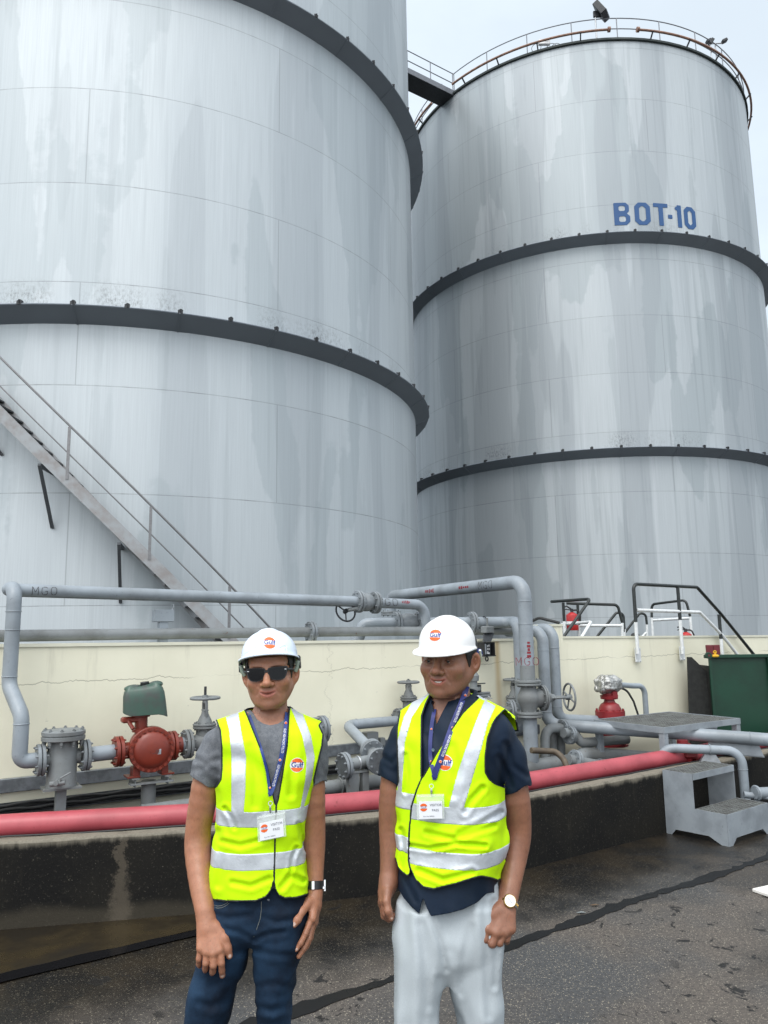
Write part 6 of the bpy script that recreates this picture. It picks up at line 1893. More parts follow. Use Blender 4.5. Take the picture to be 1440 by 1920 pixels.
    for lr in legs:
        r = min(lr); c = np.array([r[1], Y0 - .05, .045])
        mb = MB(); rg = []
        for t_, w_, h_ in ((-.17, .018, .018), (-.155, .036, .032), (-.11, .046, .042), (-.05, .045, .055), (.02, .040, .085), (.08, .040, .095), (.115, .034, .09), (.13, .018, .06)):
            rg.append([np.array([c[0] + w_ * math.cos(2 * pi * k / 16), c[1] + t_ + .05, max(0.002, h_ * .5 + h_ * .5 * math.sin(2 * pi * k / 16))]) for k in range(16)])
        mb.rings(rg); mb.build('shoe', M['shoe'], root, True, 60)

    # --- skin: one body mesh
    Hd = cfg['head']; H0 = P3(*Hd['c'], Hd['dy']); HR = axes(*[math.radians(q) for q in Hd['rot']]); hs = Hd['s']
    nb = P3(*Hd['neck'], Hd['neck_dy'])
    def f_head(P):
        q = ((P - H0.astype(np.float32)) @ HR.astype(np.float32)) / hs
        d = head_sdf(q, Hd['smile'], Hd['w']) * hs
        top = H0 + HR @ np.array([0, .022, -.055]) * hs
        nk = rcone(P, top, nb, .052 * hs, .057 * hs); nk = smin(nk, ell((P - H0.astype(np.float32)) @ HR.astype(np.float32), (0, -.028 * hs, -.118 * hs), (.012, .012, .012)), .02)
        d = smin(d, nk, .016)
        return smin(d, hull(P, -.026), .03)
    parts = []
    z_cut = P3(700, cfg['skin_to'])[2]
    V, Q = surface_nets(f_head, (H0[0] - .125, Y0 - .22, z_cut), (H0[0] + .125, Y0 + .20, H0[2] + .13), .0023)
    T = tris(Q); q = ((V - H0) @ HR) / hs
    tone = np.ones((len(V), 4)); x, y, z = q[:, 0], q[:, 1], q[:, 2]; ax = np.abs(x)
    def blob(c, r, col_, amt=1.0, sym=True, hard=2.0):
        e = np.sqrt((((ax if sym else x) - c[0]) / r[0]) ** 2 + ((y - c[1]) / r[1]) ** 2 + ((z - c[2]) / r[2]) ** 2)
        k = (np.clip((1.15 - e) * hard, 0, 1) * amt)[:, None]; tone[:, :3] = tone[:, :3] * (1 - k) + np.array(col_) * k
    nz_ = vnoise(q, 60) * .5 + vnoise(q, 150) * .5
    tone[:, :3] *= (1 + .07 * nz_)[:, None]
    lz = z - Hd['smile'] * 14 * ax * ax
    k = np.clip((-.032 - z) / .03, 0, 1) * np.clip((.045 - y) / .03, 0, 1) * (1 - np.clip((.026 - ax) / .008, 0, 1) * (z > -.078)) * np.clip((z + .135) / .02, 0, 1)
    tone[:, :3] *= 1 - (k * Hd['beard'])[:, None] * np.array([.50, .42, .36])
    blob((0, -.09, -.048), (.026, .03, .007), (.78, .80, .82), .5 * Hd['beard'] + .1, False)              # moustache shadow
    lip = np.sqrt((x / .0290) ** 2 + ((lz + .0655) / .0118) ** 2); k = np.clip((1.08 - lip) * 4, 0, 1) * (y < -.07) * np.clip((1 - ax / .033) * 4, 0, 1)
    tone[:, :3] = tone[:, :3] * (1 - k[:, None] * .85) + np.array(Hd['lip']) * k[:, None] * .85
    gro = np.clip(1 - np.abs(lz + .0655) / .0016, 0, 1) * (ax < .026) * (y < -.07); tone[:, :3] *= (1 - .75 * gro)[:, None]
    blob((.031, -.08, .0185), (.021, .03, .0042), (.10, .09, .09), .9 * Hd['brow'], True, 3)               # eyebrows
    blob((.032, -.08, -.014), (.018, .03, .009), (.66, .62, .62), .55)                                  # under the eyes
    blob((.032, -.08, .004), (.020, .03, .007), (.60, .56, .56), .5)
    blob((.030, -.07, -.030), (.020, .03, .015), (1.12, 1.0, .95), .4); blob((0, -.115, -.032), (.013, .02, .012), (1.10, 1.0, .96), .4, False)
    blob((.086, .015, -.01), (.018, .03, .036), (1.08, .92, .88), .5)
    parts.append((V, T, tone))
    vb = nrm([0, 0, 1])
    nails = []
    for A in cfg['arms']:
        aj = J(A['pts']); ar = [p[3] for p in A['pts']]
        wr = aj[-1]; wdt = ar[-1]
        tt = np.arange(len(aj)); tn_ = np.linspace(0, len(aj) - 1, 16); AJ = np.array(aj)
        ajs = [np.array([hermite(np.array([q]), tt, AJ[:, i])[0] for i in range(3)]) for q in tn_]; ars = [float(hermite(np.array([q]), tt, np.array(ar))[0]) for q in tn_]
        kn = np.array(J(A['kn'])); fg = [J(f) for f in A['fingers']]; tb = J(A['thumb'])
        fr_ = A.get('fr', .0095)
        def f_arm(P):
            d = chain(P, ajs, ars, .012)
            return smin(d, hand_sdf(P, wr, wdt * .98, kn, fg, tb, fr_, A.get('tr', .0105), A.get('palm', .0125)), .016)
        allp = np.array(aj + list(kn) + [p for f in fg for p in f] + tb)
        V, Q = surface_nets(f_arm, allp.min(0) - .065, allp.max(0) + .065, .0026)
        T = tris(Q); tone = np.ones((len(V), 4)); tone[:, :3] *= (1 + .06 * vnoise(V, 40) + .05 * vnoise(V, 110))[:, None]
        for f in fg:
            for p in f[1:-1] + [f[0]]:
                e = np.linalg.norm(V - p, axis=1); tone[:, :3] *= (1 - .22 * np.clip(1.4 - e / .011, 0, 1))[:, None]
        for (nx_, ny_, ndy, nr) in A['nails']:
            p = P3(nx_, ny_, ndy); e = np.linalg.norm(V - p, axis=1); tone[:, 3] = np.minimum(tone[:, 3], 1 - .8 * np.clip((nr - e) / .002, 0, 1))
        parts.append((V, T, tone))
    V, Q = surface_nets(lambda P: np.minimum(np.maximum(hull(P, -.035), (zt - .04) - P[:, 2]), f_pants(P, -.022)), (min(xs) - .02, Y0 - .2, zb), (max(xe) + .02, Y0 + .2, z_cut + .03), .014)
    parts.append((V, tris(Q), np.ones((len(V), 4))))
    Vs, Ts, Cs = [], [], []; b = 0
    for V, T, c in parts: Vs.append(V); Ts.append(T + b); Cs.append(c); b += len(V)
    body = link_mesh('body', np.concatenate(Vs), np.concatenate(Ts), M[cfg['skin']], root, True, None)
    ca = body.data.color_attributes.new('tone', 'FLOAT_COLOR', 'POINT'); ca.data.foreach_set('color', np.concatenate(Cs).astype(np.float32).ravel())

    # --- hair
    def f_hair(P):
        q = ((P - H0.astype(np.float32)) @ HR.astype(np.float32)) / hs
        d = ell(q, (0, .016, .040), (.074 * Hd['w'], .094, .082)); d = smin(d, loft(q, [(.05, 0, .0, .066 * Hd['w'], .082), (0, 0, .004, .0675 * Hd['w'], .080), (-.04, 0, .012, .062 * Hd['w'], .072), (-.07, 0, .025, .05, .055)], 0, 2.3), .02)
        return (d - .0045) * hs + .0016 * vnoise(P, 260)
    ha = Cloth(f_hair, H0 - .13, H0 + .14, .0032)
    def hairline(V):
        q = ((V - H0) @ HR) / hs; x, y, z = q.T
        lim = np.interp(y, [-.10, -.055, -.040, -.012, -.008, .030, .034, .12], [.075, .058, .020, -.026, -.030, -.030, -.062, -.070]); return z - lim
    ha = ha.cut(hairline); ha.link('hair', M['hair'], root, .004)
    return root, dict(P3=P3, H0=H0, HR=HR, hs=hs, body=body, shirt=shirt, vest=vest, pants=pants, fdir=fdir, yaw=yaw)


def creases(P, lines, y_front):
    px, py = pix(P); out = np.zeros(len(P)); ok = P[:, 1] < y_front
    x, y = px[ok], py[ok]; acc = np.zeros(len(x))
    for pts, dep, w_ in lines:
        d2 = np.full(len(x), 1e9)
        for a, b in zip(pts[:-1], pts[1:]):
            vx, vy = b[0] - a[0], b[1] - a[1]; t = np.clip(((x - a[0]) * vx + (y - a[1]) * vy) / (vx * vx + vy * vy), 0, 1)
            d2 = np.minimum(d2, (x - a[0] - t * vx) ** 2 + (y - a[1] - t * vy) ** 2 + 0 * t)
        e = np.sqrt(d2) / w_; acc += dep * (np.exp(-e * e) - .55 * np.exp(-(e - 1.9) ** 2))
    out[ok] = acc
    return out


def folds(style):
    def f(P, kind): return f0(P, kind) + style['amp'].get(kind, 1.0) * creases(P, style['cr'].get(kind, []), style['yf'])
    def f0(P, kind):
        P = P.astype(np.float32)
        if kind == 'vest':
            a = vnoise(P * np.array([1.0, 1, .45]), 12) * .0085 + vnoise(P * np.array([1, 1, 1.0]), 25) * .0036
            dg = (P[:, 0] * style['dg'] + P[:, 2]) ; a += .0060 * np.sin(dg * 48 + 3 * vnoise(P, 7)) * np.clip(vnoise(P + 3.3, 6) * 1.5, 0, 1)
            return a
        if kind == 'shirt':
            return vnoise(P * np.array([1, 1, .7]), 20) * .003 + .0028 * np.sin((P[:, 0] * 1.2 + P[:, 2] * .8) * 70 + 4 * vnoise(P, 9)) * np.clip(vnoise(P + 1.7, 8) * 1.6, 0, 1)
        if style['pants'] == 'jeans':
            return vnoise(P * np.array([1, 1, 1.6]), 14) * .007 + .0028 * np.sin((P[:, 2] + .5 * np.abs(P[:, 0] - style['cx'])) * 75 + 4 * vnoise(P, 8)) * np.clip(vnoise(P + 5.1, 5) * 1.5 + .2, 0, 1)
        v = np.sin(P[:, 0] * 95 + 5 * vnoise(P * np.array([1, 1, .3]), 4)) * .0025 * np.clip(vnoise(P * np.array([1, 1, .25]), 6) * 1.5 + .35, 0, 1)
        return v + vnoise(P * np.array([1.2, 1.2, .4]), 13) * .008 + .0025 * vnoise(P, 18) + .002 * np.sin((P[:, 2] + .9 * np.abs(P[:, 0] - style['cx'])) * 30 + 3 * vnoise(P, 5)) * np.clip(vnoise(P + 2.2, 4) * 1.6, 0, 1)
    return f


# ------------------------------------------------------------------ the man on the left
CR_A = dict(
    pants=[([(475, 1762), (450, 1748), (422, 1742)], .007, 5), ([(476, 1764), (500, 1752), (532, 1748)], .007, 5), ([(470, 1778), (440, 1790), (408, 1800)], .005, 6), ([(480, 1782), (510, 1790), (545, 1792)], .005, 6), ([(395, 1850), (418, 1840), (442, 1842)], .003, 6), ([(483, 1850), (515, 1845), (548, 1852)], .003, 6),
           ([(402, 1715), (430, 1722), (470, 1716)], .005, 5), ([(494, 1720), (520, 1730), (562, 1722)], .005, 5), ([(372, 1880), (395, 1888), (425, 1880)], .006, 7), ([(484, 1890), (510, 1896), (545, 1886)], .006, 7), ([(430, 1800), (420, 1840), (405, 1900)], -.004, 9)],
    vest=[([(418, 1578), (450, 1586), (502, 1572)], .0055, 5), ([(528, 1664), (545, 1642), (568, 1652)], .0055, 5), ([(560, 1545), (566, 1572), (573, 1592)], .0045, 4), ([(436, 1655), (470, 1662), (505, 1648)], .005, 5), ([(545, 1362), (550, 1420), (545, 1490)], .004, 6), ([(422, 1516), (434, 1534), (440, 1552)], .005, 4), ([(470, 1400), (480, 1450), (478, 1510)], .004, 7), ([(408, 1560), (414, 1600), (410, 1660)], .004, 6), ([(556, 1590), (548, 1610), (546, 1634)], .005, 3.5)],
    shirt=[([(363, 1420), (385, 1432), (408, 1424)], .005, 5), ([(366, 1445), (388, 1438), (408, 1450)], .004, 5), ([(488, 1375), (502, 1420), (506, 1470)], .004, 6), ([(596, 1420), (604, 1440), (610, 1455)], .004, 4)])
CR_B = dict(
    pants=[([(806, 1718), (826, 1768), (838, 1818)], .011, 5), ([(788, 1735), (800, 1800), (806, 1885)], .007, 8), ([(905, 1695), (912, 1790), (916, 1905)], .007, 7), ([(760, 1700), (768, 1800), (764, 1920)], .006, 9), ([(884, 1738), (868, 1800), (864, 1862)], .006, 6), ([(926, 1690), (931, 1760), (927, 1850)], .008, 5), ([(822, 1836), (818, 1880), (812, 1930)], .007, 6), ([(842, 1795), (852, 1860), (874, 1925)], -.005, 7)],
    vest=[([(770, 1586), (805, 1592), (855, 1582), (910, 1586)], .0065, 4), ([(800, 1562), (850, 1574), (925, 1548)], .005, 5), ([(785, 1632), (830, 1650), (885, 1636)], .0065, 5), ([(860, 1562), (900, 1546), (938, 1524)], .0045, 5), ([(760, 1415), (764, 1450), (761, 1485)], .0045, 4), ([(905, 1478), (884, 1500), (872, 1522)], .005, 5), ([(848, 1400), (858, 1440), (850, 1490)], .004, 7), ([(752, 1556), (757, 1590), (752, 1625)], .005, 4)],
    shirt=[([(948, 1395), (962, 1436), (988, 1456)], .006, 5), ([(935, 1420), (950, 1450), (960, 1475)], .005, 5), ([(720, 1420), (735, 1430), (744, 1420)], .005, 5), ([(800, 1380), (810, 1430), (804, 1480)], .005, 5), ([(756, 1640), (768, 1665), (780, 1690)], .005, 5)])
A = dict(
    Y=2.50, mid=(470, 1900), yaw=math.radians(6), x0=345, x1=625, ytop=1312, skin='skin_a',
    label='smiling man in sunglasses, white helmet, grey t-shirt, yellow vest and dark jeans',
    shirt='t_shirt', shirt_mat='tee', pants='jeans', pants_mat='jeans',
    torso=[(1322, 474, 536, .062, .015), (1332, 452, 548, .070, .012), (1340, 428, 560, .080, .01), (1349, 407, 582, .090, .008), (1362, 400, 603, .100, .005), (1382, 399, 607, .112, 0), (1402, 403, 605, .120, 0), (1432, 405, 598, .125, -.003), (1465, 408, 590, .126, -.004),
           (1505, 409, 579, .124, -.004), (1550, 404, 575, .122, 0), (1600, 396, 574, .122, 0), (1650, 395, 576, .124, 0), (1700, 396, 579, .126, 0), (1760, 396, 579, .122, 0)],
    sleeves=[[(408, 1396, .005, .050), (398, 1425, .005, .053), (386, 1462, .008, .055)], [(586, 1398, .01, .048), (584, 1430, .012, .050), (583, 1462, .015, .052)]],
    neckline=[(430, 1300), (462, 1322), (474, 1336), (482, 1349), (494, 1357), (507, 1360), (521, 1357), (532, 1350), (540, 1337), (550, 1322), (590, 1300)], neck_z=1333,
    shirt_hem=[(380, 1680), (500, 1694), (530, 1694), (600, 1680)],
    fold=folds(dict(dg=.5, pants='jeans', cx=aty(475, 1800, 2.5)[0], cr=CR_A, yf=2.53, amp=dict(pants=.6, shirt=.6))), skin_to=1420,
    vest=dict(
        armL=[(1300, 300), (1330, 392), (1348, 404), (1370, 412), (1400, 414.5), (1440, 415), (1462, 413), (1476, 404), (1486, 380), (1500, 100), (2000, 100)],
        armR=[(1300, 700), (1340, 615), (1360, 599), (1377, 607), (1398, 605), (1430, 597), (1462, 589.5), (1474, 591), (1484, 605), (1500, 900), (2000, 900)],
        vL=[(1310, 450), (1326, 458), (1345, 466), (1380, 480), (1433, 501), (1480, 511), (1509, 517)], vR=[(1310, 545), (1334, 541), (1400, 537), (1460, 527), (1500, 520), (1509, 517)], vbot=1509, backneck=1326,
        hem=[(380, 1684), (398, 1688), (430, 1691), (480, 1690), (498, 1683), (508, 1670), (512, 1655), (514, 1655), (517, 1668), (523, 1680), (534, 1685), (556, 1684), (576, 1678), (590, 1668)], hem_back=1690,
        zip=[(1480, 524), (1510, 518), (1518, 517.8), (1560, 516), (1620, 514.5), (1665, 513.3), (1700, 513)], zipw=1.5,
        bands=((1521, 1550), (1600, 1631)), bandx=500, vert_end=1530,
        verts=[([(1326, 417), (1338, 422), (1370, 430), (1420, 434.5), (1480, 434), (1518, 434)], [(1326, 440), (1338, 447), (1370, 452), (1420, 461), (1480, 460), (1518, 457)]),
               ([(1330, 546), (1340, 551), (1380, 567), (1420, 575), (1460, 573), (1500, 566), (1518, 563)], [(1330, 558), (1340, 568), (1380, 583), (1420, 590), (1460, 585), (1500, 573), (1518, 568)])]),
    pelvis=[(1640, 402, 572, .106, 0), (1672, 399, 577, .112, 0), (1700, 396, 579, .118, .002), (1722, 396, 572, .122, .005), (1742, 412, 546, .112, .010), (1760, 440, 514, .085, .015)],
    legs=[[(1690, 400, 494, .104, 0), (1720, 392, 488, .110, 0), (1745, 385, 482, .110, 0), (1770, 378, 474, .105, 0), (1807, 367, 461, .098, -.005), (1854, 355, 444, .090, -.01), (1920, 346, 426, .082, -.01), (2010, 342, 408, .078, 0), (2120, 342, 398, .068, .02), (2230, 344, 394, .060, .03)],
          [(1690, 484, 576, .104, 0), (1720, 479, 576, .110, 0), (1745, 476, 573, .110, 0), (1770, 476, 569, .106, .0), (1797, 478, 562, .100, 0), (1861, 480, 550, .092, 0), (1920, 483, 544, .084, 0), (2010, 486, 540, .078, .01), (2120, 488, 538, .068, .03), (2230, 490, 536, .060, .04)]],
    head=dict(c=(506.5, 1261.5), dy=-.005, rot=(2, -2, -3), s=.965, neck=(506, 1366), neck_dy=.012, smile=.85, w=1.02, beard=.42, brow=1.0, lip=(1.05, .80, 1.02)),
    arms=[dict(pts=[(396, 1425, .005, .044), (381, 1500, .012, .041), (371, 1562, .02, .0365), (371, 1600, .005, .0365), (377, 1660, -.045, .0315), (385, 1708, -.085, .0255)],
               kn=[(412, 1781, -.135, 0), (400, 1787, -.140, 0), (387, 1785, -.136, 0), (376, 1778, -.128, 0)],
               fingers=[[(413, 1781, -.133, 0), (415, 1806, -.138, 0), (416, 1820, -.128, 0), (417, 1829, -.118, 0)], [(400, 1787, -.138, 0), (400, 1810, -.143, 0), (399, 1821, -.128, 0), (398, 1824, -.108, 0)],
                        [(387, 1785, -.134, 0), (386, 1806, -.139, 0), (385, 1816, -.124, 0), (385, 1819, -.104, 0)], [(376, 1778, -.126, 0), (373, 1798, -.131, 0), (373, 1808, -.118, 0), (374, 1811, -.100, 0)]],
               thumb=[(406, 1738, -.105, 0), (421, 1758, -.115, 0), (426, 1778, -.118, 0), (430, 1792, -.118, 0)], nails=[(431.3, 1793, -.127, .006), (417, 1829.5, -.126, .0065)], fr=.0104, tr=.0112),
          dict(pts=[(586, 1425, .014, .036), (587, 1500, .02, .036), (588, 1562, .03, .034), (589, 1600, .025, .030), (590, 1645, .012, .0235), (590, 1672, .0, .0215)],
               kn=[(586, 1722, -.052, 0), (588, 1728, -.035, 0), (589, 1730, -.018, 0), (589, 1728, -.003, 0)],
               fingers=[[(584, 1722, -.052, 0), (573, 1750, -.070, 0), (564, 1768, -.078, 0), (555, 1780, -.080, 0)], [(586, 1730, -.036, 0), (579, 1760, -.055, 0), (570, 1778, -.063, 0), (560, 1793, -.065, 0)],
                        [(588, 1731, -.018, 0), (582, 1758, -.035, 0), (575, 1774, -.043, 0), (566, 1786, -.045, 0)], [(588, 1729, -.003, 0), (584, 1750, -.015, 0), (578, 1764, -.022, 0), (570, 1774, -.025, 0)]],
               thumb=[(578, 1692, -.035, 0), (566, 1708, -.065, 0), (557, 1724, -.085, 0), (551, 1734, -.092, 0)], nails=[(551.3, 1733.5, -.102, .0068), (556.5, 1780, -.087, .0045)], fr=.0092, tr=.0108)])
ra, a = person(A)
P3 = a['P3']; bvA = bvh_of([a['vest'], a['shirt'], a['body']] + [c for c in a['vest'].children])
H0, HR = a['H0'], a['HR']; hl = lambda x, y, z: H0 + HR @ np.array([x, y, z]) * a['hs']
HRa = axes(math.radians(2), math.radians(-9), math.radians(-4))
helm = build_helmet(ra, H0, HRa, M['helmet_a'], .090, .112, .089, .034, .012, .0065, -.002, .005, .049, .004)
c = H0 + HRa @ np.array([0.013, -.13, .108]); badge(helm, helm, c, HRa[:, 0], nrm(HRa[:, 2] + .9 * HRa[:, 1]), nrm(-HRa[:, 1] + HRa[:, 2] * .9), .0205, math.radians(2))
# raised side panels of the shell
mb = MB()
for s in (-1, 1):
    for k in range(2): pass
bvH = bvh_of([helm])
for path in ([(475, 1229), (474.5, 1217), (478, 1213.5), (484, 1213.5), (488, 1217)], [(538, 1226), (537.5, 1213), (534, 1210), (528, 1210.5), (524, 1214)], [(474, 1217), (464, 1222), (457, 1228)], [(538, 1213), (548, 1217), (558, 1223)]):
    pts = [seen(bvH, *q_, .0)[0] for q_ in path]; pts = [q_ for q_ in pts if q_ is not None]
    if len(pts) > 2: MB().tube(fillet(pts, .004), .0018, 8).build('moulded_rib', M['helmet_a'], helm)
# harness
def hpt(x, y, z): return H0 + HRa @ np.array([x, y, z])
mb = MB()
mb.rings([[hpt(.080 * math.sin(t) , -.092 * math.cos(t) + .01, z) for t in np.linspace(0, 2 * pi, 40, endpoint=False)] for z in (.014, .046)], True, False, False)
hb = mb.build('head_band', M['black'], helm, True, 60); hb.modifiers.new('t', 'SOLIDIFY').thickness = .003
for s in (-1, 1):
    MB().box(hpt(s * .094, .010, .028), (.010, .035, .040), (HRa[:, 0], HRa[:, 1], HRa[:, 2]), .003).build('harness_clip', M['black'], helm)
    MB().tube([hpt(s * .092, -.004, .030), hpt(s * .088, -.004, .012), hpt(s * .080, .0, -.002)], .0075, 8).build('strap', plain('strap_grey', (.30, .36, .30), .6), helm)
# sunglasses
def lens(cx, s, k):
    base = [(-.0275, .0165), (-.015, .0185), (.010, .0195), (.0285, .0205), (.0295, .012), (.0265, -.004), (.020, -.0165), (.008, -.0205), (-.008, -.0205), (-.0195, -.014), (-.0255, -.002)]
    P_ = np.array(base)
    for _ in range(2):            # round the corners
        Q_ = np.roll(P_, -1, 0); P_ = np.stack([P_ * .75 + Q_ * .25, P_ * .25 + Q_ * .75], 1).reshape(-1, 2)
    return [(cx + s * x * k * 1.03, z * k * .97 - .002) for x, z in P_]
sg = None
yl = lambda x: -.1015 + 1.6 * x * x * 2.2
def plate(poly, y0, th): 
    f = [hl(x, yl(x) + y0, z) for x, z in poly]; b_ = [hl(x, yl(x) + y0 + th, z) for x, z in poly]; m_ = MB(); n_ = len(f)
    m_.add(f + b_, [tuple(range(n_)), tuple(range(2 * n_ - 1, n_ - 1, -1))] + [(i, n_ + i, n_ + (i + 1) % n_, (i + 1) % n_) for i in range(n_)]); return m_
mb = MB()
for s in (-1, 1): q = plate(lens(s * .0335, s, 1.10), 0, .006); mb.add(q.v, q.f)
mb.box(hl(0, yl(0) + .002, .006), (.016, .006, .008), (HR[:, 0], HR[:, 1], HR[:, 2]), .002)
for s in (-1, 1): mb.tube([hl(s * .064, yl(.064) + .004, .008), hl(s * .0745, -.06, .008), hl(s * .079, .0, .004), hl(s * .078, .02, -.008)], [.005, .0045, .0035, .003], 8)
sg = mb.build('sunglasses', M['black'], ra, True, 30)
for s in (-1, 1): plate(lens(s * .0335, s, .97), -.0008, .003).build('lens', M['shade'], sg, True, 30)
for s in (-1, 1): MB().box(hl(s * .060, yl(.06) - .001, .0095), (.006, .003, .0022), (HR[:, 0], HR[:, 1], HR[:, 2])).build('rivet', M['chrome'], sg)


def neckwear(root, bv, P3, left, right, wl_, wr_, mt, clip_px, card, logos, texts):
    o1, p1, n1 = ribbon_on(bv, left, wl_, .004, 'lanyard', mt, root)
    o2, p2, n2 = ribbon_on(bv, right, wr_, .006, 'lanyard_ribbon', mt, o1)
    b2 = bvh_of([o2]); b1 = bvh_of([o1])
    for (bb, x, y, r, par) in [(b2, x, y, .0042, o2) for x, y in logos[1]] + [(b1, x, y, .0030, o1) for x, y in logos[0]]:
        q, n = seen(bb, x, y, .0012)
        if q is None: continue
        vx, vy, vz = frame(nrm(CAMV - q)); MB().lathe(q - vz * .001, vz, [(r, 0), (r, .0012)], 16).build('printed_disc', M['logo_w'], par)
        MB().lathe(q + vz * .0004, vz, [(r * .8, 0), (r * .8, .0012)], 16).build('printed_emblem', M['logo_o'], par)
    for (x0, y0, x1, y1, s_) in texts:
        q0, _ = seen(b2, x0, y0); q1, _ = seen(b2, x1, y1)
        if q0 is None or q1 is None: continue
        d = nrm(q1 - q0); vz = nrm(CAMV - q0); up = nrm(np.cross(vz, d)); V2, Fc = text2d('GULF ASIA PACIFIC PTE LTD', 1.0, 0.01)
        L_ = V2[:, 0].max() - V2[:, 0].min(); k = np.linalg.norm(q1 - q0) / L_
        decal(V2 * np.array([k, s_]), Fc, (q0 + q1) / 2, d, up, vz, o2, 'printed_words', M['logo_w'], o2, .0009, .03)
    q, n = seen(bv, *clip_px, .010)
    mb = MB(); mb.torus(q + Z3 * .012, nrm(CAMV - q), .006, .0012, 14, 6); mb.tube([q + Z3 * .006, q + Z3 * -.002, q - Z3 * .016], [.0022, .004, .0022], 8); mb.build('clip', M['chrome'], o1)
    # pass: card in a clear sleeve
    cn = [seen(bv, x, y)[0] for x, y in card]
    c = np.mean(cn, 0); vz = nrm(CAMV - c); c = c + vz * (max(float((q_ - c) @ vz) for q_ in cn) + .007)
    tl, tr, br, bl = [c + (P3(x, y, 0) - P3(card[0][0], card[0][1], 0)) for x, y in card]
    ux = nrm((tr - tl) + (br - bl)); uz = nrm((tl - bl) + (tr - br)); vz = nrm(np.cross(ux, uz)); vz = vz if vz @ (CAMV - c) > 0 else -vz
    k_ = np.linalg.norm(c - CAMV) / np.linalg.norm(P3(*card[0], 0) - CAMV)
    w_, h_ = np.linalg.norm(tr - tl) * k_, np.linalg.norm(tl - bl) * k_
    cd = MB().box(c, (w_, h_, .001), (ux, uz, vz)).build('visitor_pass', M['card'], o1)
    MB().box(c + uz * h_ * .18 - vz * .002, (w_ * 1.18, h_ * 1.45, .0008), (ux, uz, vz)).build('clear_sleeve', M['clear'], cd)
    MB().box(c + uz * h_ * .78 - vz * .001, (w_ * 1.18, .002, .002), (ux, uz, vz)).build('sleeve_seal', M['clear'], cd)
    def put(txt, x, y, size, mt_):
        V2, Fc = text2d(txt, size, 0); return link_mesh('print', [c + ux * (x * w_ + p[0]) + uz * (y * h_ + p[1]) + vz * .0012 for p in V2], Fc, mt_, cd, False)
    put('VISITOR', .22, .28, h_ * .20, M['ink']); put('PASS', .20, -.02, h_ * .20, M['ink']); put('Pass No: 000001', -.08, -.36, h_ * .10, M['ink'])
    e = c - ux * w_ * .30 + uz * h_ * .16; R_ = h_ * .23
    for y0, y1 in ((.30, 1.0), (-1.0, -.30)):
        V2, Fc = band2d(R_, y0 * R_, y1 * R_); link_mesh('print_emblem', [e + ux * p[0] + uz * p[1] + vz * .0011 for p in V2], Fc, M['logo_o'], cd, False)
    V2, Fc = text2d('Gulf', R_ * .85, 0); link_mesh('print_word', [e + ux * p[0] + uz * p[1] + vz * .0013 for p in V2], Fc, M['logo_b'], cd, False)
    return o1


neckwear(ra, bvA, P3, [(461, 1327), (470, 1348), (480, 1376), (492, 1412), (501, 1446), (505, 1478), (506, 1493)], [(538.5, 1336), (537, 1356), (534, 1384), (528, 1418), (520, 1450), (511, 1478), (506, 1490)], .0080, .0138, M['ribbon'], (506.5, 1512),
         [(486, 1543.7), (530.8, 1535.4), (532, 1567), (488, 1576.7)], ([(465, 1338), (491, 1399), (506, 1477)], [(536, 1356), (525, 1425)]), [(534.5, 1366, 529, 1412, .010), (523, 1434, 512, 1474, .010)])
q, n = seen(bvA, 557, 1434.5); V_ = a['vest']
badge(V_, V_, q, nrm(np.cross(Z3, n)), Z3, n, .0215, math.radians(-3))
# wristwatch on the raised-side wrist
wq = P3(589.5, 1660, .006); wd = nrm(P3(590, 1672, 0) - P3(590, 1645, .012)); vx, vy, vz = frame(wd)
wt_ = MB().lathe(wq - wd * .012, wd, [(.0290, 0), (.0305, .001), (.0305, .023), (.0290, .024)], 30).build('wristwatch', M['black'], ra)
e = nrm(CAMV - wq); e = nrm(e - wd * (e @ wd)); s_ = nrm(np.cross(wd, e)); s_ = s_ if s_[0] > 0 else -s_
MB().box(wq + e * .030 - s_ * .004, (.010, .005, .026), (s_, e, wd), .002).build('buckle', M['chrome'], wt_)
MB().box(wq + s_ * .032 - Z3 * .002, (.007, .024, .034), (s_, e, wd), .002).build('case', M['chrome'], wt_)
MB().box(wq + s_ * .029 + e * .013 + wd * .008, (.008, .012, .010), (s_, e, wd), .002).build('lug', M['chrome'], wt_)
# stitched pocket and fly seams on the jeans
bvJ = bvh_of([a['pants']])
def seam(path, r, mt, parent, nm='stitching'):
    pts = [seen(bvJ, x, y, .0004)[0] for x, y in path]; pts = [p for p in pts if p is not None]
    if len(pts) > 2: MB().tube(pts, r, 5).build(nm, mt, parent)
M['stitch'] = plain('stitch', (.16, .17, .15), .8)
for dy in (0, 4): seam([(399, 1696 + dy), (408, 1699 + dy), (416, 1698 + dy), (424, 1694 + dy), (430, 1689 + dy)], .0007, M['stitch'], a['pants'])
seam([(490, 1690), (490, 1706), (488, 1722), (482, 1740), (476, 1756)], .0008, M['stitch'], a['pants'])

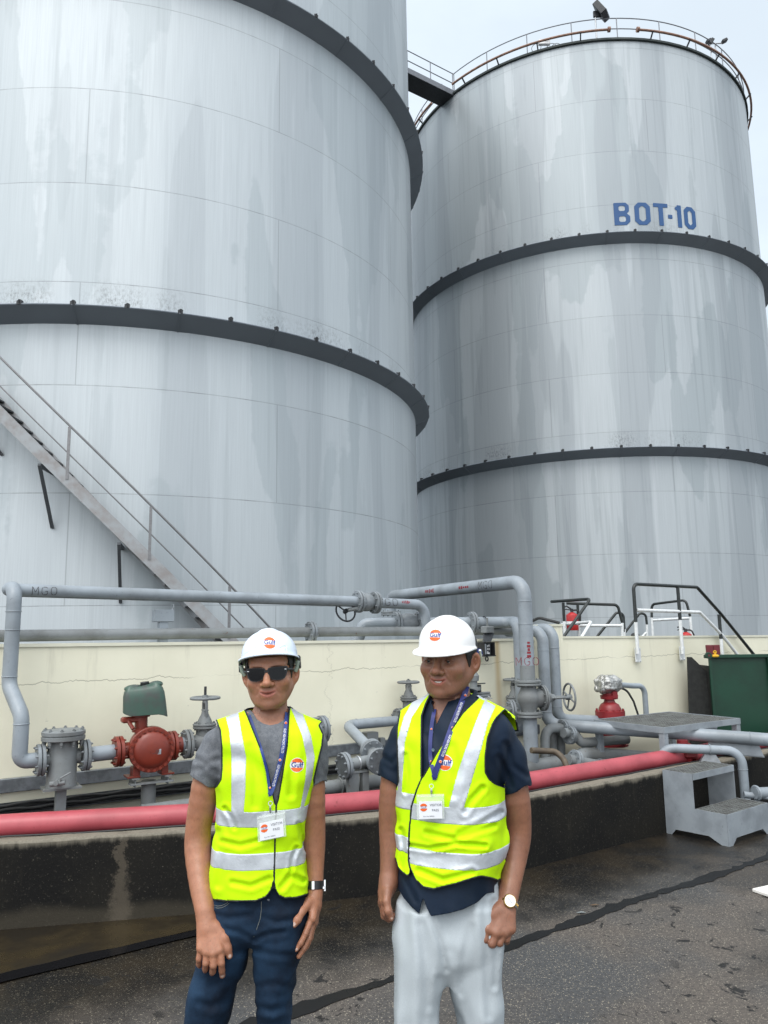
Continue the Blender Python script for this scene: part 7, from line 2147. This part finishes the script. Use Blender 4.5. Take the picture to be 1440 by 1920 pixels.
# ------------------------------------------------------------------ the man on the right
B = dict(
    Y=2.42, mid=(845, 1900), yaw=math.radians(-24), x0=705, x1=1000, ytop=1292, skin='skin_b',
    label='man looking aside in a white helmet, navy shirt, yellow vest and pale grey trousers',
    shirt='navy_shirt', shirt_mat='navy', pants='trousers', pants_mat='chino',
    torso=[(1296, 812, 892, .066, .015), (1306, 800, 902, .075, .014), (1318, 776, 918, .084, .012), (1332, 755, 940, .095, .01), (1346, 746, 955, .105, .008), (1366, 742, 963, .115, .004), (1400, 742, 957, .128, 0), (1440, 743, 948, .134, 0), (1480, 745, 942, .136, 0),
           (1520, 747, 946, .138, 0), (1560, 748, 950, .140, 0), (1600, 747, 945, .140, 0), (1640, 742, 940, .142, 0), (1690, 739, 940, .150, 0), (1740, 737, 943, .154, 0)],
    sleeves=[[(760, 1384, .01, .052), (750, 1415, .012, .050), (737, 1462, .016, .052)], [(934, 1384, .008, .056), (949, 1420, .012, .056), (965, 1474, .018, .053)]],
    neckline=[(700, 1280), (790, 1292), (806, 1304), (813, 1330), (818, 1359), (828, 1338), (840, 1316), (860, 1290), (900, 1270), (1000, 1260)], neck_z=1302,
    shirt_hem=[(700, 1625), (741, 1632), (744, 1662), (757, 1684), (770, 1699), (785.5, 1713), (790, 1692), (794, 1684), (800, 1702), (808, 1718), (840, 1713), (869, 1705), (895, 1692), (913, 1675), (925, 1673), (936, 1681), (960, 1690)],
    fold=folds(dict(dg=-.6, pants='chino', cx=aty(840, 1800, 2.42)[0], cr=CR_B, yf=2.46, amp=dict(pants=.34, shirt=.5))), skin_to=1400,
    vest=dict(
        armL=[(1270, 600), (1310, 745), (1335, 748.5), (1366, 743.5), (1390, 743), (1440, 745), (1466, 746), (1480, 740), (1492, 700), (1500, 300), (2000, 300)],
        armR=[(1270, 1100), (1320, 962), (1332, 945), (1345, 932), (1357, 925), (1385, 915), (1420, 911), (1449, 911.5), (1462, 919), (1471, 930), (1478, 950), (1490, 1100), (2000, 1100)],
        armR_back=[(1270, 1100), (1320, 980), (1345, 968), (1366, 972), (1400, 975), (1440, 970), (1470, 970), (1490, 1100), (2000, 1100)], armR_front=-.03, back_x=948,
        vL=[(1280, 812), (1306, 806), (1320, 799), (1342, 791.5), (1400, 791), (1457, 791)], vR=[(1280, 908), (1307, 898), (1338, 866), (1375, 841), (1415, 816), (1457, 792)], vbot=1457, backneck=1300,
        hem=[(730, 1600), (743, 1613), (747, 1628), (756, 1638), (764, 1643), (767.5, 1640), (769.5, 1628), (772, 1634), (779, 1650), (794, 1664), (813, 1668), (855, 1658), (885, 1648), (902, 1644), (920, 1647), (938, 1653), (960, 1655)], hem_back=1650,
        zip=[(1430, 797), (1457, 791.5), (1479, 782), (1512, 771.5), (1563, 767), (1613, 766), (1625, 768), (1648, 777), (1680, 790)], zipw=1.5,
        bands=((1511, 1542), (1596, 1626)), bandx=835, left_shift=.026, vert_end=1530,
        verts=[([(1300, 788), (1318, 772), (1345, 757), (1390, 745), (1440, 744), (1482, 746)], [(1300, 806), (1318, 790), (1345, 772), (1390, 759), (1440, 756), (1482, 753)]),
               ([(1310, 912), (1320, 906), (1357, 891), (1400, 875), (1450, 858), (1516, 841)], [(1310, 934), (1326, 928), (1357, 914), (1400, 903), (1450, 888), (1516, 869)])]),
    pelvis=[(1640, 752, 928, .104, 0), (1670, 748, 931, .108, .002), (1715, 741, 937, .115, .004), (1750, 740, 940, .124, .006), (1775, 752, 930, .124, .010), (1800, 780, 900, .110, .015), (1824, 810, 868, .08, .02)],
    legs=[[(1690, 746, 850, .108, 0), (1730, 739, 848, .116, 0), (1770, 738, 845, .118, -.004), (1800, 739, 842, .116, -.006), (1830, 740, 836, .110, -.008), (1878, 738, 823, .104, -.01), (1920, 737, 822, .100, -.01), (2020, 738, 818, .094, 0), (2140, 742, 814, .084, .01), (2290, 746, 812, .076, .02)],
          [(1690, 836, 934, .108, 0), (1730, 836, 942, .116, 0), (1770, 838, 944, .118, .0), (1800, 840, 942, .116, 0), (1830, 842, 940, .110, 0), (1878, 853, 944, .105, -.004), (1920, 860, 942, .100, -.005), (2020, 864, 938, .094, 0), (2140, 868, 934, .084, .01), (2290, 872, 932, .076, .02)]],
    head=dict(c=(841, 1236), dy=-.005, rot=(-26, 0, 1), s=.99, neck=(852, 1338), neck_dy=.02, smile=1.05, w=1.05, beard=.30, brow=1.0, lip=(1.15, .80, .92)),
    arms=[dict(pts=[(740, 1435, .014, .036), (735, 1500, .02, .037), (734, 1552, .028, .035), (733, 1600, .02, .030), (730, 1640, .008, .0245), (729, 1655, .0, .0235)],
               kn=[(719, 1690, -.030, 0), (716, 1693, -.014, 0), (716, 1694, .004, 0), (718, 1692, .020, 0)],
               fingers=[[(718, 1690, -.030, 0), (722, 1714, -.035, 0), (731, 1722, -.030, 0), (738, 1716, -.022, 0)], [(716, 1693, -.014, 0), (720, 1718, -.018, 0), (730, 1724, -.014, 0), (737, 1716, -.008, 0)], [(716, 1694, .004, 0), (720, 1716, .002, 0), (730, 1722, .004, 0), (737, 1714, .008, 0)], [(718, 1692, .020, 0), (722, 1710, .020, 0), (731, 1716, .020, 0), (737, 1709, .020, 0)]],
               thumb=[(727, 1672, -.030, 0), (725, 1690, -.048, 0), (728, 1708, -.056, 0), (733.5, 1722, -.054, 0)], nails=[(734.5, 1722, -.062, .004)], fr=.0095, tr=.0098),
          dict(pts=[(955, 1425, .014, .040), (967, 1500, .02, .041), (971, 1552, .03, .0375), (967, 1594, .018, .0355), (958, 1650, -.02, .029), (951, 1687, -.05, .0255)],
               kn=[(914, 1741, -.105, 0), (930, 1748, -.108, 0), (945, 1747, -.100, 0), (957, 1741, -.088, 0)],
               fingers=[[(913, 1742, -.105, 0), (909, 1761, -.110, 0), (912, 1768, -.085, 0), (918, 1755, -.072, 0)], [(931, 1749, -.108, 0), (922, 1769, -.113, 0), (925, 1774, -.088, 0), (930, 1758, -.074, 0)], [(945, 1748, -.100, 0), (936, 1767, -.106, 0), (938, 1771, -.082, 0), (941, 1757, -.068, 0)], [(956, 1743, -.088, 0), (950, 1761, -.094, 0), (950, 1765, -.072, 0), (950, 1752, -.060, 0)]],
               thumb=[(936, 1704, -.075, 0), (919, 1715, -.092, 0), (914, 1731, -.094, 0), (915, 1746, -.090, 0)], nails=[], fr=.0118, tr=.0125, palm=.0165)])
rb, b = person(B)
P3 = b['P3']; bvB = bvh_of([b['vest'], b['shirt'], b['body']] + [c for c in b['vest'].children])
H0, HR, hs = b['H0'], b['HR'], b['hs']; hl = lambda x, y, z: H0 + HR @ np.array([x, y, z]) * hs
HRb = axes(math.radians(-27), math.radians(4), math.radians(1))
helm = build_helmet(rb, H0, HRb, M['helmet_b'], .086, .103, .089, .040, .000, .005, .010, .004, .044, -.006)
c = H0 + HRb @ np.array([-.004, -.14, .100]); nd = nrm(-HRb[:, 1] + HRb[:, 2] * .45 - HRb[:, 0] * .12)
badge(helm, helm, c, nrm(np.cross(HRb[:, 2], nd)), HRb[:, 2], nd, .0215, math.radians(2))
def hpt(x, y, z): return H0 + HRb @ np.array([x, y, z])
MB().tube([hpt(.080, .060, .020), hpt(.075, .085, .010), hpt(.05, .11, .005), hpt(0, .125, .005), hpt(-.05, .11, .005)], .009, 8).build('ratchet_band', M['ribbon'], helm)
MB().tube([hpt(.092, .035, .026), hpt(.088, .052, .0), hpt(.082, .066, -.012), hpt(.080, .075, .015)], .004, 8).build('strap', M['white_plastic'], helm)
for s in (-1, 1):
    ec = hl(s * .032, -.0725, -.0015); eye = MB().sphere(ec, .0128 * hs, 20, 14, (HR[:, 0], HR[:, 1], HR[:, 2])).build('eye', M['eye'], rb)
    gz = nrm(-HR[:, 1] - HR[:, 0] * .10 + HR[:, 2] * .02); MB().lathe(ec + gz * .0102 * hs, gz, [(.0064, 0), (.0055, .0022), (.001, .0034)], 18).build('iris', M['iris'], eye)
    # lids
    mb = MB(); 
    for zz_, rr_, nm in ((.0046, .0021, 0), (-.0068, .0014, 1)):
        mb.tube([hl(s * .032 + t_ * .0155, -.0865 + 42 * (t_ * .0155) ** 2, zz_ - .0015 - (0.0055 if nm == 0 else -.0045) * t_ * t_ - .001) for t_ in np.linspace(-1, 1, 11)], rr_ * hs, 8)
    ey = mb.build('eyelid', M['skin_b_lid'] if 'skin_b_lid' in M else M.setdefault('skin_b_lid', plain('eyelid_skin', (.20, .088, .054), .5)), eye)
mb = MB(); rg = []
for t_ in np.linspace(-1, 1, 15):
    x_ = t_ * .0165; l_ = 1.05 * 14 * x_ * x_; rg.append([hl(x_, -.0895 + 9 * x_ * x_ + dy_, -.0655 + l_ + dz_ * (1 - .5 * abs(t_))) for dy_, dz_ in ((0, .0030), (0, -.0020), (.004, -.0020), (.004, .0030))])
mb.rings(rg); mb.build('teeth', M['teeth'], rb)
neckwear(rb, bvB, P3, [(815, 1330), (810, 1354), (807, 1385), (806.5, 1412), (808, 1432), (814, 1449), (814.5, 1462)], [(876, 1287), (865, 1319), (849, 1357), (834, 1401), (824.5, 1427), (816, 1448), (814.5, 1458)], .0115, .0165, M['ribbon_b'], (812, 1482),
         [(785.5, 1503), (829, 1502), (830, 1534.5), (786, 1535.5)], ([(809, 1367), (808, 1428)], [(872, 1304), (849, 1365), (826, 1428)]), [(866, 1317, 852, 1354, .010), (845, 1378, 829, 1418, .010)])
q, n = seen(bvB, 834, 1430); V_ = b['vest']; badge(V_, V_, q, nrm(np.cross(Z3, n)), Z3, n, .0225, math.radians(-4))
# collar: stand and fall, open at the throat
cn = P3(848, 1306, .02); mb = MB(); rg = []
yw = math.radians(-24); NX = np.array([math.cos(yw), math.sin(yw), 0]); NY = np.array([-math.sin(yw), math.cos(yw), 0])
for t_ in np.linspace(-150, 150, 61):
    th_ = math.radians(t_); k = abs(t_) / 150; e = NX * math.sin(th_) + NY * math.cos(th_)
    r0 = np.array([.066, .070]); rr_ = 1 / math.sqrt((math.sin(th_) / .067) ** 2 + (math.cos(th_) / .070) ** 2) + .006 * k ** 4
    dz = -.030 * k ** 2.2; tip = .030 * max(0, (k - .62) / .38) ** 1.3
    pts = [(rr_, -.018), (rr_ + .001, .012), (rr_ + .003, .020), (rr_ + .009, .019), (rr_ + .018, -.006 - tip * .6), (rr_ + .026 + tip * .35, -.026 - tip)]
    rg.append([cn + e * r + Z3 * (z + dz) for r, z in pts])
mb.rings(rg, False, False, False)
cl_ = mb.build('collar', M['navy'], rb, True, 60); md = cl_.modifiers.new('t', 'SOLIDIFY'); md.thickness = .0022
for (x_, y_) in ((812.4, 1406.5), (810, 1373)):
    q, n = seen(bvB, x_, y_, .001)
    if q is not None: MB().lathe(q, nrm(CAMV - q), [(.0048, 0), (.005, .001), (.004, .0022), (.0015, .0016)], 16).build('button', plain('button', (.10, .15, .18), .3), b['shirt'])
# placket edge of the shirt
# steel and gold watch
wq = P3(951.5, 1694, -.055); wd = nrm(P3(951, 1687, -.05) - P3(958, 1650, -.02)); 
wt_ = MB().lathe(wq - wd * .008, wd, [(.0290, 0), (.0306, .0015), (.0306, .0155), (.0290, .017)], 30).build('wristwatch', M['chrome'], rb)
mb = MB()
for k in range(26):
    t_ = 2 * pi * k / 26; x_, y_, _ = frame(wd); e = x_ * math.cos(t_) + y_ * math.sin(t_); mb.box(wq + e * .0306, (.0045, .0026, .007), (nrm(np.cross(wd, e)), e, wd), .0008)
mb.build('bracelet_centre', M['gold'], wt_)
e = nrm(CAMV - wq); e = nrm(e - wd * (e @ wd) * .7); e = nrm(e + np.array([.18, 0, 0])); cw = wq + e * .031
case = MB().lathe(cw - e * .004, e, [(.0175, 0), (.0188, .002), (.0188, .006), (.0165, .0085)], 32).build('case', M['gold'], wt_)
MB().lathe(cw + e * .0042, e, [(.0158, 0), (.0158, .0006)], 30).build('dial', M['card'], case)
x_, y_, _ = frame(e); mb = MB()
for ang, L_ in ((2.3, .010), (5.3, .0075)):
    d_ = x_ * math.cos(ang) + y_ * math.sin(ang); mb.box(cw + e * .0052 + d_ * L_ / 2, (L_, .0010, .0005), (d_, np.cross(e, d_), e))
for k in range(12): d_ = x_ * math.cos(k * pi / 6) + y_ * math.sin(k * pi / 6); mb.box(cw + e * .0050 + d_ * .0135, (.0022, .0008, .0005), (d_, np.cross(e, d_), e))
mb.build('hands', M['ink'], case)
